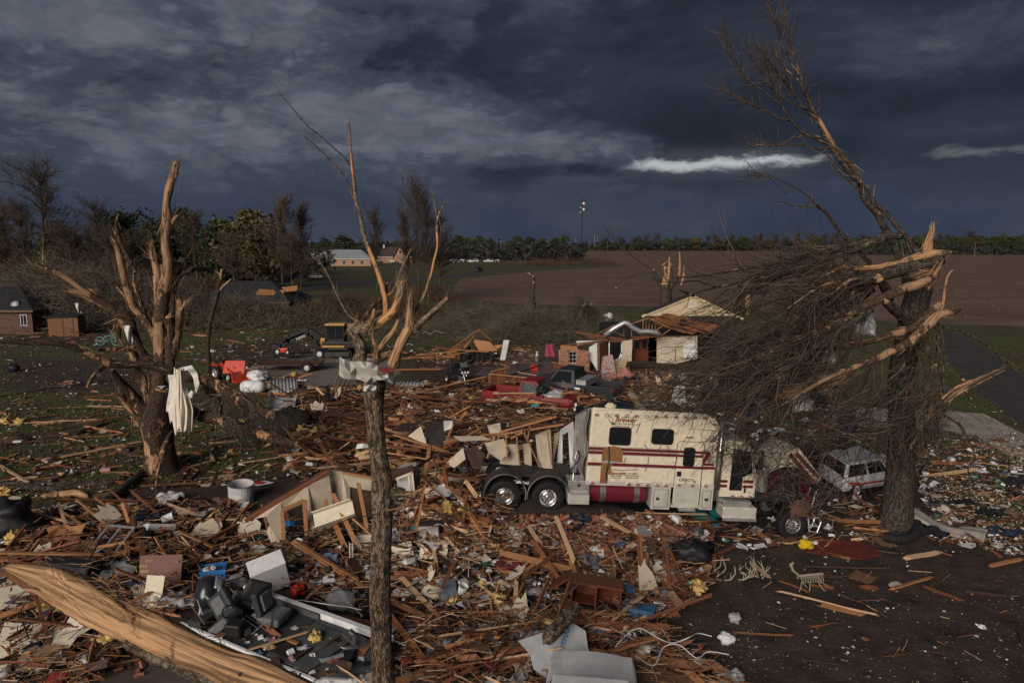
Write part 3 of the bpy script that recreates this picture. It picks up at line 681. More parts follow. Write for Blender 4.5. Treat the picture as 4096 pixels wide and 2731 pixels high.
house(-38,766,11,9,2.6,2.4,(brick_wall_mat('dull_brick_wall',(.12,.05,.036),(.085,.038,.028),(.12,.09,.07)),m_roofd),'red brick house with a black roof cut off at the left',rz=.03,wins=[(4.6,1.5,.6,1.1)],name='brick_house')
d=GV(30,766);e=empty('satellite_dish',(d.x,d.y+.6,2.75),'grey satellite dish on the black roof at the left','satellite dish');MB().lathe([(0,0),(.25,.03),(.42,.1),(.44,.1),(.25,0),(0,-.03)],16,Matrix.Translation((0,0,.5))@Matrix.Rotation(-.5,4,'X')).build('dish',m_galv,e);MB().tube([(0,.1,-.2),(0,.1,.4)],.03).build('mast',m_steel,e);MB().tube([(0,0,.4),(.1,-.5,.55)],.02).build('arm',m_steel,e)
e=house(552,728,13.5,9,2.1,2.6,(m_bwall,m_roofd),'half-collapsed red brick house with a sagging black roof on the lawn',rz=-.06,wins=[(-3.5,1.3,1.2,1.2)],name='collapsed_house')
for q in range(6):MB().box((rng.uniform(2,6),rng.uniform(1,4),3.1+rng.uniform(-.3,.6)),(2.4,1.2,.03),Matrix.Rotation(rng.uniform(.3,.7),3,'X')@Matrix.Rotation(rng.uniform(-.4,.4),3,'Z')).build('sheathing_panel',m_lor,e)
house(785,611,26,12,3.2,4.0,(m_bwall2,m_metal),'far house with a grey metal roof and brick and white walls',wins=[(-8,1.6,2,1.6),(-4,1.6,2,1.6),(1,1.6,1.2,1.6),(5,1.6,1.2,1.6),(9,1.6,1.2,1.6)])
house(735,611,10,8,3.4,2.2,(m_wwhite,m_metal),'white wing at the left end of the far metal-roofed house',wins=[(0,1.6,1.4,1.5)],hip=False)
e=house(893,604,24,12,3.2,5.0,(m_bwall2,m_roofb),'far brick house with a dark brown roof and a front gable',wins=[(-6,1.6,1.6,1.5),(6,1.6,1.6,1.5)])
MB().prism([(-3.5,0),(3.5,0),(3.5,3),(0,9),(-3.5,3)],5,Matrix.Translation((6.5,-3,0))).build('gable',m_bwall2,e);MB().beam((2.6,-.6,2.6),(6.5,-.6,9.3),6.2,.2).build('gable_roof',m_roofb,e);MB().beam((10.4,-.6,2.6),(6.5,-.6,9.3),6.2,.2).build('gable_roof',m_roofb,e);f=MB().box((6.5,-3.05,5.6),(1.4,.1,2)).build('window',m_wwhite,e);MB().box((6.5,-3.12,5.6),(1.1,.06,1.7)).build('pane',m_glass,f)
MB().box((-3,4,8.5),(.9,.9,1.6)).build('chimney',m_wwhite,e)
p=GV(8,640);e=empty('metal_roofed_shed',(p.x,160,0),'low shed with a pale metal roof at the far left edge','shed');MB().box((0,0,2.2),(9,6,4.4)).build('wall',m_roofd,e);MB().beam((-5.5,-1,4.5),(5,-1,4.9),8,.12).build('roof',m_metal,e)
p=GV(147,773);e=empty('wooden_shed',p,'small orange-brown wooden shed under the fallen crowns','shed',rz=.15)
MB().box((0,.9,1.05),(3.0,1.8,2.1)).build('wall',M('shed_boards',(.17,.085,.045),var=.4,scale=3,stretch=(6,6,1)),e);MB().box((-.45,-.02,1),(.9,.06,1.9)).build('door',MATS['shed_boards'],e);MB().box((.55,-.02,1),(.9,.06,1.9)).build('door',MATS['shed_boards'],e);MB().beam((-1.8,.9,2.15),(1.8,.9,2.3),2.4,.08).build('roof',m_roofd,e)
# --------- tower, poles, substation
def tower(vx,Y,htop):
 p=AV(vx,563,Y);e=empty('communications_tower',(p.x,Y,0),'tall lattice communications tower with white dishes on the horizon','tower')
 mb=MB();w0,w1=5.5,1.6;k=22
 for i in range(k):
  a,b=i/k,(i+1)/k;wa,wb=w0+(w1-w0)*a,w0+(w1-w0)*b
  for j in range(3):
   t0,t1=TAU*j/3,TAU*(j+1)/3
   A0=(wa/2*math.cos(t0),wa/2*math.sin(t0),a*htop);A1=(wb/2*math.cos(t0),wb/2*math.sin(t0),b*htop);B1=(wb/2*math.cos(t1),wb/2*math.sin(t1),b*htop);B0=(wa/2*math.cos(t1),wa/2*math.sin(t1),a*htop)
   mb.beam(A0,A1,.5,.5);mb.beam(A0,B1,.22,.22);mb.beam(B0,A1,.22,.22)
 tag(mb.build('lattice',m_steel,e),kind='stuff');MB().tube([(0,0,htop),(0,0,htop+12)],.25).build('mast',m_steel,e)
 for z,x,r in [(htop-10,2.2,2.0),(htop-20,2.2,1.9),(htop-17,-3,.9),(htop-25,-3,.9)]:
  MB().lathe([(0,-.8),(r,-.6),(r,.3),(0,.5)],16,Matrix.Translation((x,-2,z))).build('dish',m_white,e)
tower(1336,1200,88)
UP='utility poles along the far road'
m_pole=M('pole_wood',(.16,.11,.08),var=.3,scale=2,bump=.2)
def pole(vx,vb,vt,lab,grp,metal=False):
 p=GV(vx,vb);t=AV(vx,vt,p.y);h=t.z;e=empty('utility_pole',p,lab,'utility pole',grp)
 MB().tube([(0,0,-.2),(0,0,h)],[.22,.15],6).build('pole',m_galv if metal else m_pole,e);MB().box((0,-.2,h-.6),(2.4,.12,.14)).build('crossarm',m_galv if metal else m_pole,e)
 return p,h
pp=[pole(a,b,c,f'wooden utility pole {w}',UP)for a,b,c,w in [(1157,577,553,'in front of the leftmost horizon trees'),(1221,585,556,'behind the far white pickup'),(1354,583,551,'right of the communications tower'),(1395,577,553,'midway between the tower and the forked stump'),(1672,580,552,'right of the forked stump'),(1872,586,557,'just left of the leaning broken crown'),(2238,588,556,'right of the leaning broken crown'),(1012,612,575,'at the end of the row of parked cars')]]
SP='steel masts of the distant substation'
for q,(a,h)in enumerate([(1150,545),(1297,540),(1322,547),(1365,540),(1372,543),(1180,550),(1258,553),(1269,552),(1620,548)]):
 pole(a,571.5,h,f'pale steel mast on the horizon {["left of the tower, tallest there", "just left of the tower", "touching the left side of the tower", "right of the tower, taller of two", "right of the tower, shorter of two", "among the leftmost horizon trees", "midway left of the tower, left of a pair", "midway left of the tower, right of a pair", "behind the forked stump"][q]}',SP,True)
for i in range(len(pp)-2):
 (a,ha),(b,hb)=sorted(pp[:7],key=lambda q:q[0].x)[i],sorted(pp[:7],key=lambda q:q[0].x)[i+1]if i+1<7 else pp[6]
 if (a-b).length<1:continue
 for dz in (0,1.2):
  P=[a.lerp(b,t)+Vector((0,0,(ha+(hb-ha)*t)-.6-dz-3*t*(1-t)))for t in np.linspace(0,1,8)]
  tag(MB().tube(P,.035,3).build('power_line',m_steel),f'thin {"upper" if not dz else "lower"} power line in the {ORD[i]} span of far poles from the left','power line','power lines over the field')
  # --------- the big broken trees, traced limb by limb at their own distance
def bark_mat(name,dark,light,lich,bare,thr=.5,baret=.62,s=1.0,fs=26):
 """plated bark with lichen and stripped patches; UV runs round and along the limb in metres"""
 m=M(name,dark,uv=True,scale=8*s,stretch=(1,.62,1),col2=light,thr=thr,var=.35,bump=0,rough=.9,spec=.2)
 nt=m.node_tree;N=nt.nodes;L=nt.links;b=N['Principled BSDF'];mp=next(n for n in N if n.type=='MAPPING');tc=next(n for n in N if n.type=='TEX_COORD')
 def noi(src,sc,d=6):
  n=N.new('ShaderNodeTexNoise');n.inputs['Scale'].default_value=sc;n.inputs['Detail'].default_value=d;n.inputs['Roughness'].default_value=.65;L.new(src,n.inputs['Vector']);return n.outputs[0]
 def thrs(v,a,w=.03):
  r=N.new('ShaderNodeMapRange');r.interpolation_type='SMOOTHSTEP';L.new(v,r.inputs[0]);r.inputs[1].default_value,r.inputs[2].default_value=a-w,a+w;return r.outputs[0]
 def mix(f,a,c):
  x=N.new('ShaderNodeMix');x.data_type='RGBA';L.new(f,x.inputs[0]);L.new(a,x.inputs[6])
  if hasattr(c,'is_output'):L.new(c,x.inputs[7])
  else:x.inputs[7].default_value=(*c,1)
  return x.outputs[2]
 last=b.inputs['Base Color'].links[0].from_socket
 if lich:last=mix(thrs(noi(tc.outputs['Object'],5*s,8),.58,.05),last,lich)
 vo=N.new('ShaderNodeTexVoronoi');vo.feature='DISTANCE_TO_EDGE';vo.inputs['Scale'].default_value=14*s;L.new(mp.outputs[0],vo.inputs['Vector'])
 cr=N.new('ShaderNodeMapRange');L.new(vo.outputs['Distance'],cr.inputs[0]);cr.inputs[2].default_value=.25;cr.inputs[3].default_value=.35
 mul=N.new('ShaderNodeMix');mul.data_type='RGBA';mul.blend_type='MULTIPLY';mul.inputs[0].default_value=1;L.new(last,mul.inputs[6]);L.new(cr.outputs[0],mul.inputs[7]);last=mul.outputs[2]
 fm=N.new('ShaderNodeMapping');fm.inputs['Scale'].default_value=(1,.06,1);L.new(tc.outputs['UV'],fm.inputs[0])
 fib=noi(fm.outputs[0],fs,6)
 bc=N.new('ShaderNodeValToRGB');bc.color_ramp.elements[0].color=(*[c*.30 for c in bare],1);bc.color_ramp.elements[1].color=(*[min(1,c*1.15)for c in bare],1);bc.color_ramp.elements[0].position,bc.color_ramp.elements[1].position=.38,.56;L.new(fib,bc.inputs[0])
 bm=N.new('ShaderNodeMapping');bm.inputs['Scale'].default_value=(1,1,.45);L.new(tc.outputs['Object'],bm.inputs[0])
 bf=thrs(noi(bm.outputs[0],1.1*s,4),baret,.025)
 last=mix(bf,last,bc.outputs[0]);L.new(last,b.inputs['Base Color'])
 h=N.new('ShaderNodeMix');h.data_type='FLOAT';L.new(bf,h.inputs[0]);hh=N.new('ShaderNodeMath');hh.operation='MULTIPLY_ADD';L.new(cr.outputs[0],hh.inputs[0]);hh.inputs[1].default_value=.6;L.new(noi(mp.outputs[0],22*s,6),hh.inputs[2])
 L.new(hh.outputs[0],h.inputs[2]);fb=N.new('ShaderNodeMath');fb.operation='MULTIPLY';L.new(fib,fb.inputs[0]);fb.inputs[1].default_value=.8;L.new(fb.outputs[0],h.inputs[3])
 bp=N.new('ShaderNodeBump');bp.inputs['Strength'].default_value=.9;bp.inputs['Distance'].default_value=.03/s;L.new(h.outputs[0],bp.inputs['Height']);L.new(bp.outputs[0],b.inputs['Normal'])
 return m
BARE=(.50,.275,.13)
m_bare=bark_mat('splintered_wood',(.17,.115,.08),(.30,.20,.125),None,(.45,.265,.145),baret=.43,s=1.6,fs=18)
m_bk1=bark_mat('mottled_bark',(.080,.056,.039),(.31,.215,.145),(.27,.235,.18),(.50,.27,.13),thr=.50,baret=.71)
m_bk1u=bark_mat('stripped_bark',(.17,.115,.08),(.36,.27,.19),(.33,.28,.22),(.52,.275,.125),thr=.45,baret=.565,s=1.6,fs=18)
m_bk2=bark_mat('brown_bark',(.055,.036,.026),(.115,.072,.05),None,(.46,.26,.14),baret=.60)
m_bk2b=bark_mat('peeled_bark',(.09,.055,.038),(.14,.085,.055),None,(.36,.22,.13),baret=.52)
m_bk3=bark_mat('mossy_bark',(.045,.034,.026),(.12,.092,.070),(.125,.12,.088),(.46,.27,.15),baret=.645)
m_twig=M('twig_bark',(.078,.056,.041),var=.4,scale=2.2,bump=0,island=.75)
BK={'m':[m_bk1,m_bare],'u':[m_bk1u,m_bare],'b':[m_bare,m_bare],'d':[m_bk2,m_bare],'p':[m_bk2b,m_bare],'g':[m_bk3,m_bare],'w':[bark_mat('weathered_wood',(.16,.095,.06),(.24,.15,.095),None,(.37,.225,.13),baret=.40,fs=16),m_bare]}
LIMBS={}
def tree_limb(par,kind,Y,crp,pts,name='limb',jag=4,n=10,seed=0,dY=0.,jag0=0.,rough=.22):
 """pts: (x, y, width) in a crop of the photo"""
 x0,y0,s=crp;k=len(pts)
 P=scaled([(x0+a/s,y0+b/s,Y+dY*(i/max(1,k-1))+(q[0]if q else 0),w/s)for i,(a,b,w,*q)in enumerate(pts)])
 LIMBS.setdefault(par.name,[]).append(P)
 o=limb(name,P,BK[kind],None,n=n,jag=jag,seed=seed,jag0=jag0,rough=rough)
 o.parent=par;o.matrix_parent_inverse=par.matrix_world.inverted()if False else Matrix.Translation(-par.location)
 return o,P
CB,CF,CJ=(1000,600,1.96),(1000,1300,1.96),(1000,1931,1.96)
CA,CE=(0,600,1.96),(0,1300,1.96)
CD,CH,CS,CI,CK,CC=(3000,800,1.96),(3000,1500,1.96),(2750,0,1.568),(0,1931,1.96),(2000,1931,1.96),(2000,800,1.96)
CG=(2000,1400,1.96)
# --- the split tree in the middle, 11 m out
YT=11.0
base=A(1545,2740,YT);tc_=empty('split_tree',(base.x+.05,YT,0),'tall thin snapped tree with pale peeling bark standing nearest the camera','tree')
bp_=scaled([(1000+1045/1.96,1931+1568/1.96,YT,178/1.96),(1000+1030/1.96,1931+1100/1.96,YT,168/1.96),(1000+1022/1.96,1931+800/1.96,YT,160/1.96),(1000+1030/1.96,1931+480/1.96,YT,156/1.96),(1000+1040/1.96,1931+60/1.96,YT,158/1.96),(1000+1030/1.96,1300+1180/1.96,YT,148/1.96),(1000+1008/1.96,1300+1000/1.96,YT,132/1.96),(1000+990/1.96,1300+850/1.96,YT,134/1.96),(1000+972/1.96,1300+680/1.96,YT,142/1.96),(1000+968/1.96,1300+520/1.96,YT,156/1.96),(1000+975/1.96,1300+400/1.96,YT,178/1.96)])
o=limb('trunk',[(tc_.location.x,YT,-.2,bp_[0][3]*1.7),(tc_.location.x,YT,.5,bp_[0][3]*1.25)]+bp_,BK['m'],None,n=28,jag=.6,rough=.17,step=.09,seed=3)
o.parent=tc_;o.matrix_parent_inverse=Matrix.Translation(-tc_.location)
def L1(kind,pts,crp=CB,**k):return tree_limb(tc_,kind,YT,crp,pts,**k)
L1('m',[(890,440,96),(860,300,100),(870,200,98),(845,130,96),(800,60,84),(815,0,90)],CF,n=14,jag=.5,seed=1)
L1('u',[(800,1420,84),(850,1395,84),(960,1390,76),(1060,1320,76),(1130,1260,62),(1160,1180,58),(1185,1090,52),(1195,1040,46)],n=14,jag=1.6,seed=2)
L1('u',[(1062,1330,44),(1065,1240,42),(1060,1160,40),(1040,1080,40),(1010,980,38),(960,840,36),(900,690,33),(862,520,30),(830,400,28),(815,250,26),(800,120,22),(790,0,19),(784,-110,17),(772,-237,14)],n=10,jag=3,seed=4)
L1('d',[(822,395,11),(790,300,10),(715,170,10),(640,90,9),(560,10,8),(450,-85,8),(415,-118,6)],n=6,jag=0)
L1('d',[(785,118,11),(730,50,11),(640,-30,10),(530,-125,9),(440,-200,8),(330,-330,7),(250,-430,6),(205,-490,4)],n=6,jag=0)
L1('d',[(255,-425,4),(222,-435,3),(205,-440,2)],n=4,jag=0,name='twig');L1('d',[(405,-230,4),(412,-262,3)],n=4,jag=0,name='twig')
L1('b',[(1120,1700,96),(1150,1600,84),(1190,1500,80),(1245,1400,78),(1262,1290,70),(1262,1200,46),(1262,1160,36)],n=14,jag=3.2,seed=5,dY=-.15)
L1('u',[(1230,1440,62),(1300,1390,54),(1400,1300,46),(1480,1225,40),(1545,1160,30)],n=12,jag=1.2,seed=6,dY=-.3)
L1('u',[(1270,1290,28),(1320,1220,24),(1370,1130,24),(1410,1010,22),(1440,880,20),(1470,745,18),(1463,620,16),(1468,545,15),(1450,430,12),(1440,325,10)],n=7,jag=1.5,seed=7,dY=.5)
L1('b',[(1468,545,13),(1490,480,11),(1515,430,9),(1550,372,5)],n=6,jag=0,dY=.6);L1('d',[(1475,690,8),(1492,660,7),(1505,620,4)],n=5,jag=0)
L1('b',[(990,1672,52),(992,1560,46),(975,1490,40),(962,1440,32)],n=10,jag=1.6,seed=8,dY=-.1)
L1('b',[(995,1585,40),(1050,1510,42),(1110,1440,40),(1150,1370,34),(1160,1340,26)],n=10,jag=2,seed=9,dY=-.2)
L1('d',[(1000,1650,40),(1060,1620,36),(1110,1590,30)],n=8,jag=2)
L1('u',[(870,1360,18),(820,1330,15),(770,1290,15),(725,1220,14),(690,1150,14),(650,1060,13),(615,985,12),(570,910,10),(535,848,6)],n=6,jag=2,dY=-.2)
L1('d',[(880,1340,36),(930,1270,32),(980,1210,30),(1050,1150,28),(1075,1050,20)],n=9,jag=2,dY=.1)
L1('u',[(1060,1150,22),(1120,1110,18),(1150,1040,14),(1180,950,13),(1210,880,13),(1262,775,7)],n=6,jag=2,dY=.4)
L1('b',[(975,1250,24),(960,1320,28),(925,1390,24),(890,1450,12)],n=8,jag=2,seed=11,dY=-.35)
L1('m',[(1060,1300,110),(1120,1310,96),(1180,1310,74),(1215,1310,58)],CF,n=12,jag=.4,seed=12);L1('b',[(1195,1320,34),(1250,1315,26),(1310,1300,22),(1345,1285,14)],CF,n=8,jag=4,seed=13,name='splinter',dY=-.1)
L1('d',[(1380,150,4),(1290,165,6),(1150,200,8),(960,250,9),(800,275,9),(700,315,8),(610,360,7),(500,410,6),(420,440,3)],CJ,n=5,jag=0,dY=-.4,name='branch')
L1('b',[(1395,155,6),(1300,150,8),(1200,185,10),(1080,215,9)],CJ,n=5,jag=2,dY=-.45,name='branch')
sm=empty('crumpled_roof_sheet',A(1470,1480,YT-.25),'crumpled grey-white roof metal sheet wrapped round the split tree trunk','metal sheet')
def wrap(u,v):
 x=700+425*u;top=250+95*u+14*math.sin(u*9);bot=395+82*u**.7-25*(u>.62)+10*math.sin(u*14)
 y=top+(bot-top)*v;p=A(1000+x/1.96,1300+y/1.96,YT-.30-.16*math.sin(math.pi*min(1,max(0,(u-.25)/.75)))+.05*math.sin(u*40+v*3)+.10*(abs(u*3%1-.5)-.25)+.14*mnoise.noise((u*7,v*5,2)))
 return p-sm.location
MB().grid(wrap,10,3).build('sheet',M('crushed_roof_metal',(.40,.38,.345),rough=.6,metal=.1,var=.18,scale=3,bump=.15),sm,solid=.004)
MB().grid(lambda u,v:A(1000+(1010+110*u)/1.96,1300+(330+30*v+12*u)/1.96,YT-.50+.02*v)-sm.location,8,2).build('red_trim',M('red_trim',(.16,.025,.025),var=.3),sm,solid=.006)
MB().grid(lambda u,v:A(1000+(880+110*u)/1.96,1300+(428+12*v+16*u)/1.96,YT-.40+.02*v)-sm.location,8,2).build('red_trim',MATS['red_trim'],sm,solid=.006)
MB().grid(lambda u,v:A(1000+(890+100*u)/1.96,1300+(470+45*v+6*math.sin(u*8))/1.96,YT-.46+.06*math.sin(u*9+v*4))-sm.location,8,4).build('torn_flap',m_cloth,sm,solid=.004)
# --- the multi-stemmed shattered tree on the left, 29 m out
YL=29.0
b_=G(355*1.741,1100*1.741);tl=empty('shattered_tree',(A(640,1870,YL).x,YL,0),'massive shattered tree with many broken stems on the left lawn','tree')
def L2(kind,crp,pts,**k):return tree_limb(tl,kind,YL,crp,pts,**k)
L2('d',CE,[(1265,1240,330),(1255,1150,262),(1250,1050,228),(1240,900,222),(1225,780,250),(1230,690,230),(1250,600,205),(1280,500,175)],name='trunk',n=22,jag=.3,seed=20)
L2('p',CE,[(1250,620,130),(1255,480,130),(1262,360,110),(1260,240,100),(1258,130,98),(1255,40,104),(1262,-60,106),(1275,-200,96),(1290,-330,100),(1300,-460,92)],n=16,jag=1,seed=21)
L2('w',CA,[(1275,1200,70),(1300,1050,92),(1318,900,84),(1298,760,72),(1300,640,78),(1310,520,72),(1302,430,58),(1322,330,58),(1350,230,58),(1375,140,54),(1387,95,46)],n=14,jag=.8,seed=22,dY=-.2)
L2('b',CA,[(1330,600,36),(1370,545,34),(1390,515,20)],n=8,jag=1,seed=23,dY=-.1)
L2('w',CA,[(1245,1260,40),(1238,1100,60),(1230,960,62),(1208,850,44),(1190,740,22)],n=10,jag=3,seed=24,dY=-.4)
L2('b',CA,[(1250,900,30),(1215,860,30),(1185,830,14)],n=6,jag=2)
L2('p',CE,[(1340,360,80),(1330,200,66),(1340,60,60),(1325,-60,50)],n=10,jag=2,seed=25,dY=-.2)
L2('w',CA,[(1340,1640,70),(1370,1500,84),(1390,1380,82),(1410,1260,62),(1405,1180,44)],n=12,jag=1.2,seed=26,dY=.2)
L2('b',CA,[(1420,1260,26),(1440,1220,22),(1450,1190,14)],n=6,jag=2)
L2('d',CE,[(1200,760,150),(1130,670,108),(1040,570,86),(985,500,74),(925,430,60),(880,350,30)],n=12,jag=1,seed=27,dY=-1)
L2('b',CE,[(1100,790,46),(1040,680,50),(980,600,44),(940,560,30),(880,535,14)],n=8,jag=2,seed=28,dY=-1.2)
L2('p',CE,[(1200,640,100),(1150,520,90),(1120,430,70),(1080,360,54),(1050,250,60),(1030,180,50)],n=10,jag=1,seed=29,dY=-.4)
L2('d',CE,[(1360,370,92),(1250,330,90),(1150,300,76),(1070,305,62),(1000,308,58),(920,305,56),(840,295,58),(770,258,50),(700,222,46),(610,185,42),(520,163,40),(400,140,42),(250,140,36),(100,128,36),(-60,132,30)],n=10,jag=1,seed=30,dY=-3)
L2('d',CE,[(835,300,40),(790,340,36),(765,370,30)],n=8,jag=0,dY=-2);L2('b',CE,[(765,365,28),(735,400,30),(705,440,22),(685,485,12)],n=8,jag=2,dY=-2)
L2('d',CE,[(1180,300,100),(1120,230,74),(1060,90,60),(1040,0,56),(990,-80,62),(920,-85,66)],n=10,jag=0,seed=31,dY=-.6)
L2('p',CA,[(985,1360,60),(925,1290,66),(860,1225,54),(780,1180,50),(700,1130,50),(620,1075,48),(540,1010,48),(460,970,44),(380,940,34),(290,885,16)],n=10,jag=1,seed=32,dY=-1.5)
L2('b',CA,[(890,1258,34),(810,1220,30),(720,1180,34),(650,1135,34),(580,1118,26),(495,1095,12)],n=8,jag=2,seed=33,dY=-1);L2('b',CA,[(640,1130,24),(600,1110,18),(570,1092,8)],n=6,jag=2)
L2('b',CA,[(770,1150,30),(745,1110,26),(705,1090,12)],n=6,jag=2);L2('b',CA,[(335,905,14),(338,840,12),(332,755,5)],n=5,jag=0)
L2('d',CA,[(925,1300,60),(925,1400,52),(935,1480,50),(975,1540,44),(1030,1570,40)],n=8,jag=0,dY=-.5)
L2('d',CE,[(1080,170,40),(1000,180,40),(900,190,36),(820,195,26),(765,190,16)],n=8,jag=1,dY=-1)
L2('p',CA,[(1230,1460,90),(1185,1410,70),(1120,1310,64),(1050,1240,54),(1020,1150,54),(985,1050,54),(960,930,52),(940,850,48),(920,770,38),(900,715,28),(875,685,10)],n=10,jag=2,seed=34,dY=-.6)
L2('d',CA,[(1060,965,36),(1010,860,36),(960,760,34),(925,680,32),(915,600,30),(918,535,22)],n=8,jag=1.2,seed=35,dY=2);L2('b',CA,[(918,545,10),(926,490,4)],n=4,jag=0,dY=2)
L2('d',CA,[(1140,1290,34),(1085,1150,28),(1055,1050,24),(1050,985,12)],n=6,jag=2,dY=-.3);L2('b',CA,[(1010,1190,20),(970,1130,18),(915,1075,8)],n=6,jag=2)
L2('d',CA,[(1350,1290,40),(1365,1150,28),(1385,1030,26),(1430,910,20),(1470,840,18),(1505,808,14),(1562,825,6)],n=6,jag=0,dY=1)
L2('d',CA,[(1390,1010,20),(1470,960,24),(1540,930,26),(1598,925,14)],n=6,jag=1,dY=2)
L2('p',CE,[(1345,830,34),(1305,920,34),(1270,1010,32),(1250,1100,28),(1235,1180,24),(1225,1245,18)],n=8,jag=2,jag0=2,seed=36,dY=-2.6,name='hanging_limb')
for ln_,sd_ in (([(1330,420,80),(1480,405,74),(1600,430,80),(1700,470,88),(1800,540,88),(1900,590,88),(2010,650,86),(2120,700,80)],40),([(1400,600,60),(1500,668,78),(1600,715,96),(1700,725,96),(1800,770,92),(1920,815,88),(2020,850,82),(2180,900,70),(2330,930,50)],41)):
 L2('d',CE,ln_,n=12,jag=1,seed=sd_,dY=-2.5)
L2('d',CE,[(1610,480,70),(1680,560,66),(1710,640,70),(1700,730,80)],n=10,jag=0,dY=-1)
def hang(par,crp,Y,boxes,n,ln,r,mat=None,dv=(0,0,-1),bend=.3):
 x0,y0,s=crp;st=[]
 for _ in range(n):
  a,b,c,d=rng.choice(boxes);st.append(A(x0+rng.uniform(a,c)/s,y0+rng.uniform(b,d)/s,Y+rng.uniform(-.6,.6)))
 d=np.array(dv)+nr.normal(0,.5,(n,3));P=wander(np.array(st)-np.array(par.location),d,ln*(.3+nr.random(n)),7,bend,-.04)
 V,Fq=paths_mesh(P,taper(n,7,r,r*.4),4);o=link('twigs',np_mesh('twigs',V,Fq,mat or m_twig),par);return tag(o,kind='stuff')
hang(tl,CE,YL-2.2,[(1700,480,2000,620),(1720,600,2050,800),(1850,650,2250,850)],130,2.0,.016)
hang(tl,CA,YL,[(1350,900,1600,1300),(850,700,1000,1000),(900,1000,1200,1300)],60,1.1,.012,dv=(.3,0,.6))
cl=empty('torn_white_dress',A(715,1510,YL-1.4),'torn cream-white dress hanging on the shattered tree','dress')
def dress(u,v):
 w=40+62*min(1,v*1.5)**1.4-46*max(0,v-.62);x=1405+14*v+(u-.5)*2*w;y=350+485*v+60*v*v*mnoise.noise((u*6,0,9))-70*v*v*(u<.3)*(.3-u)*3-20*(abs(u-.5)*2)**2*(1-v)
 p=A(x/1.96,1300+y/1.96,YL-1.5+.07*math.sin(u*23+2.2*mnoise.noise((u*4,v*1.3,1)))*min(1,v+.1)+.16*mnoise.noise((u*9,v*2.2,4))-.3*math.sin(math.pi*u));return p-cl.location
MB().grid(dress,44,22).build('skirt',M('cream_fabric',(.70,.62,.52),rough=.95,var=.12,scale=3,bump=.2),cl,smooth=True,solid=.01)
def veil(u,v):
 pts=[(1400,340),(1500,312),(1548,370),(1565,460),(1540,540),(1500,510)];t=u*(len(pts)-1.001);i=int(t);f=t-i
 x=pts[i][0]+(pts[i+1][0]-pts[i][0])*f;y=pts[i][1]+(pts[i+1][1]-pts[i][1])*f
 return A((x-34*v)/1.96,1300+(y+40*v)/1.96,YL-1.6+.1*math.sin(u*18+2*v))-cl.location
MB().grid(veil,24,6).build('sleeve',m_cloth,cl,smooth=True,solid=.01)
MB().grid(lambda u,v:A((1315+60*v+12*math.sin(u*5))/1.96,1300+(390+290*u)/1.96,YL-1.5+.08*math.sin(u*9))-cl.location,12,5).build('sleeve',m_cloth,cl,smooth=True,solid=.01)
for crp,pt,wh,lab in [(CA,(1010,1440),(70,130),'white plastic scrap bent over a limb of the shattered tree'),(CA,(615,1240),(40,80),'pale plastic scrap caught in the brush left of the shattered tree'),(CE,(1280,490),(90,30),'blue-grey cloth strip snagged under the torn white dress')]:
 o=MB().grid(lambda u,v:A(crp[0]+(pt[0]+wh[0]*(u-.5)*(1-.5*v))/1.96+(14*(v-.5)),crp[1]+(pt[1]+wh[1]*(v-.5))/1.96,YL-.8+.15*math.sin(u*6+v*5)),8,8).build('cloth_scrap',m_galv if 'blue' in lab else m_cloth,smooth=True,solid=.01);tag(o,lab,'cloth scrap','scraps caught in broken branches')
p=G(1640/1.96,1300+375/1.96);e=empty('snapped_pole_tree',p,'slim snapped tree with a forked top right of the shattered tree','tree')
tree_limb(e,'d',p.y,CA,[(1640,1740,44),(1632,1560,32),(1640,1400,30),(1668,1260,34),(1695,1170,34),(1712,1080,34),(1725,1000,24),(1740,935,14)],name='trunk',n=10,jag=2,seed=50)
tree_limb(e,'p',p.y,CA,[(1715,1110,22),(1760,1060,20),(1815,1010,8)],n=6,jag=1);tree_limb(e,'b',p.y,CA,[(1728,985,12),(1755,925,3)],n=5,jag=0,name='splinter');tree_limb(e,'b',p.y,CA,[(1722,975,12),(1690,948,4)],n=5,jag=0,name='splinter')
# --- the great bent tree on the right, 23 m out
YR=23.0
tr=empty('bent_tree',(A(3000+1130/1.96,1500+1300/1.96,YR).x,YR,0),'huge twisted tree on the right with its crown broken over the truck','tree')
def L3(kind,crp,pts,**k):return tree_limb(tr,kind,YR,crp,pts,**k)
L3('g',CH,[(1120,1400,380),(1130,1300,320),(1135,1180,262),(1150,1050,222),(1165,900,204),(1180,700,200),(1195,500,196),(1190,300,188),(1190,100,190),(1195,-50,184),(1215,-200,176),(1245,-330,176),(1270,-450,184),(1295,-560,180),(1320,-650,176),(1340,-740,172)],name='trunk',n=24,jag=.4,rough=.14,seed=60)
L3('p',CD,[(1350,760,120),(1390,650,110),(1440,560,84),(1470,480,70),(1500,440,46)],n=12,jag=2,seed=61,dY=-.2)
L3('b',CD,[(1350,520,60),(1380,420,70),(1405,330,50)],n=12,jag=2.4,seed=62,dY=.2)
L3('g',CD,[(1250,720,70),(1215,600,62),(1195,500,66),(1150,400,60),(1095,280,60),(1040,190,52),(1000,110,50),(940,40,48),(890,-20,46),(872,-100,44),(850,-170,42)],n=12,jag=0,seed=63,dY=.4)
L3('g',CD,[(1320,430,44),(1270,360,40),(1215,275,38),(1140,190,34),(1080,115,34),(1010,50,30),(960,-10,30),(935,-70,28),(895,-130,28)],n=10,jag=1,jag0=2,seed=64,dY=.9)
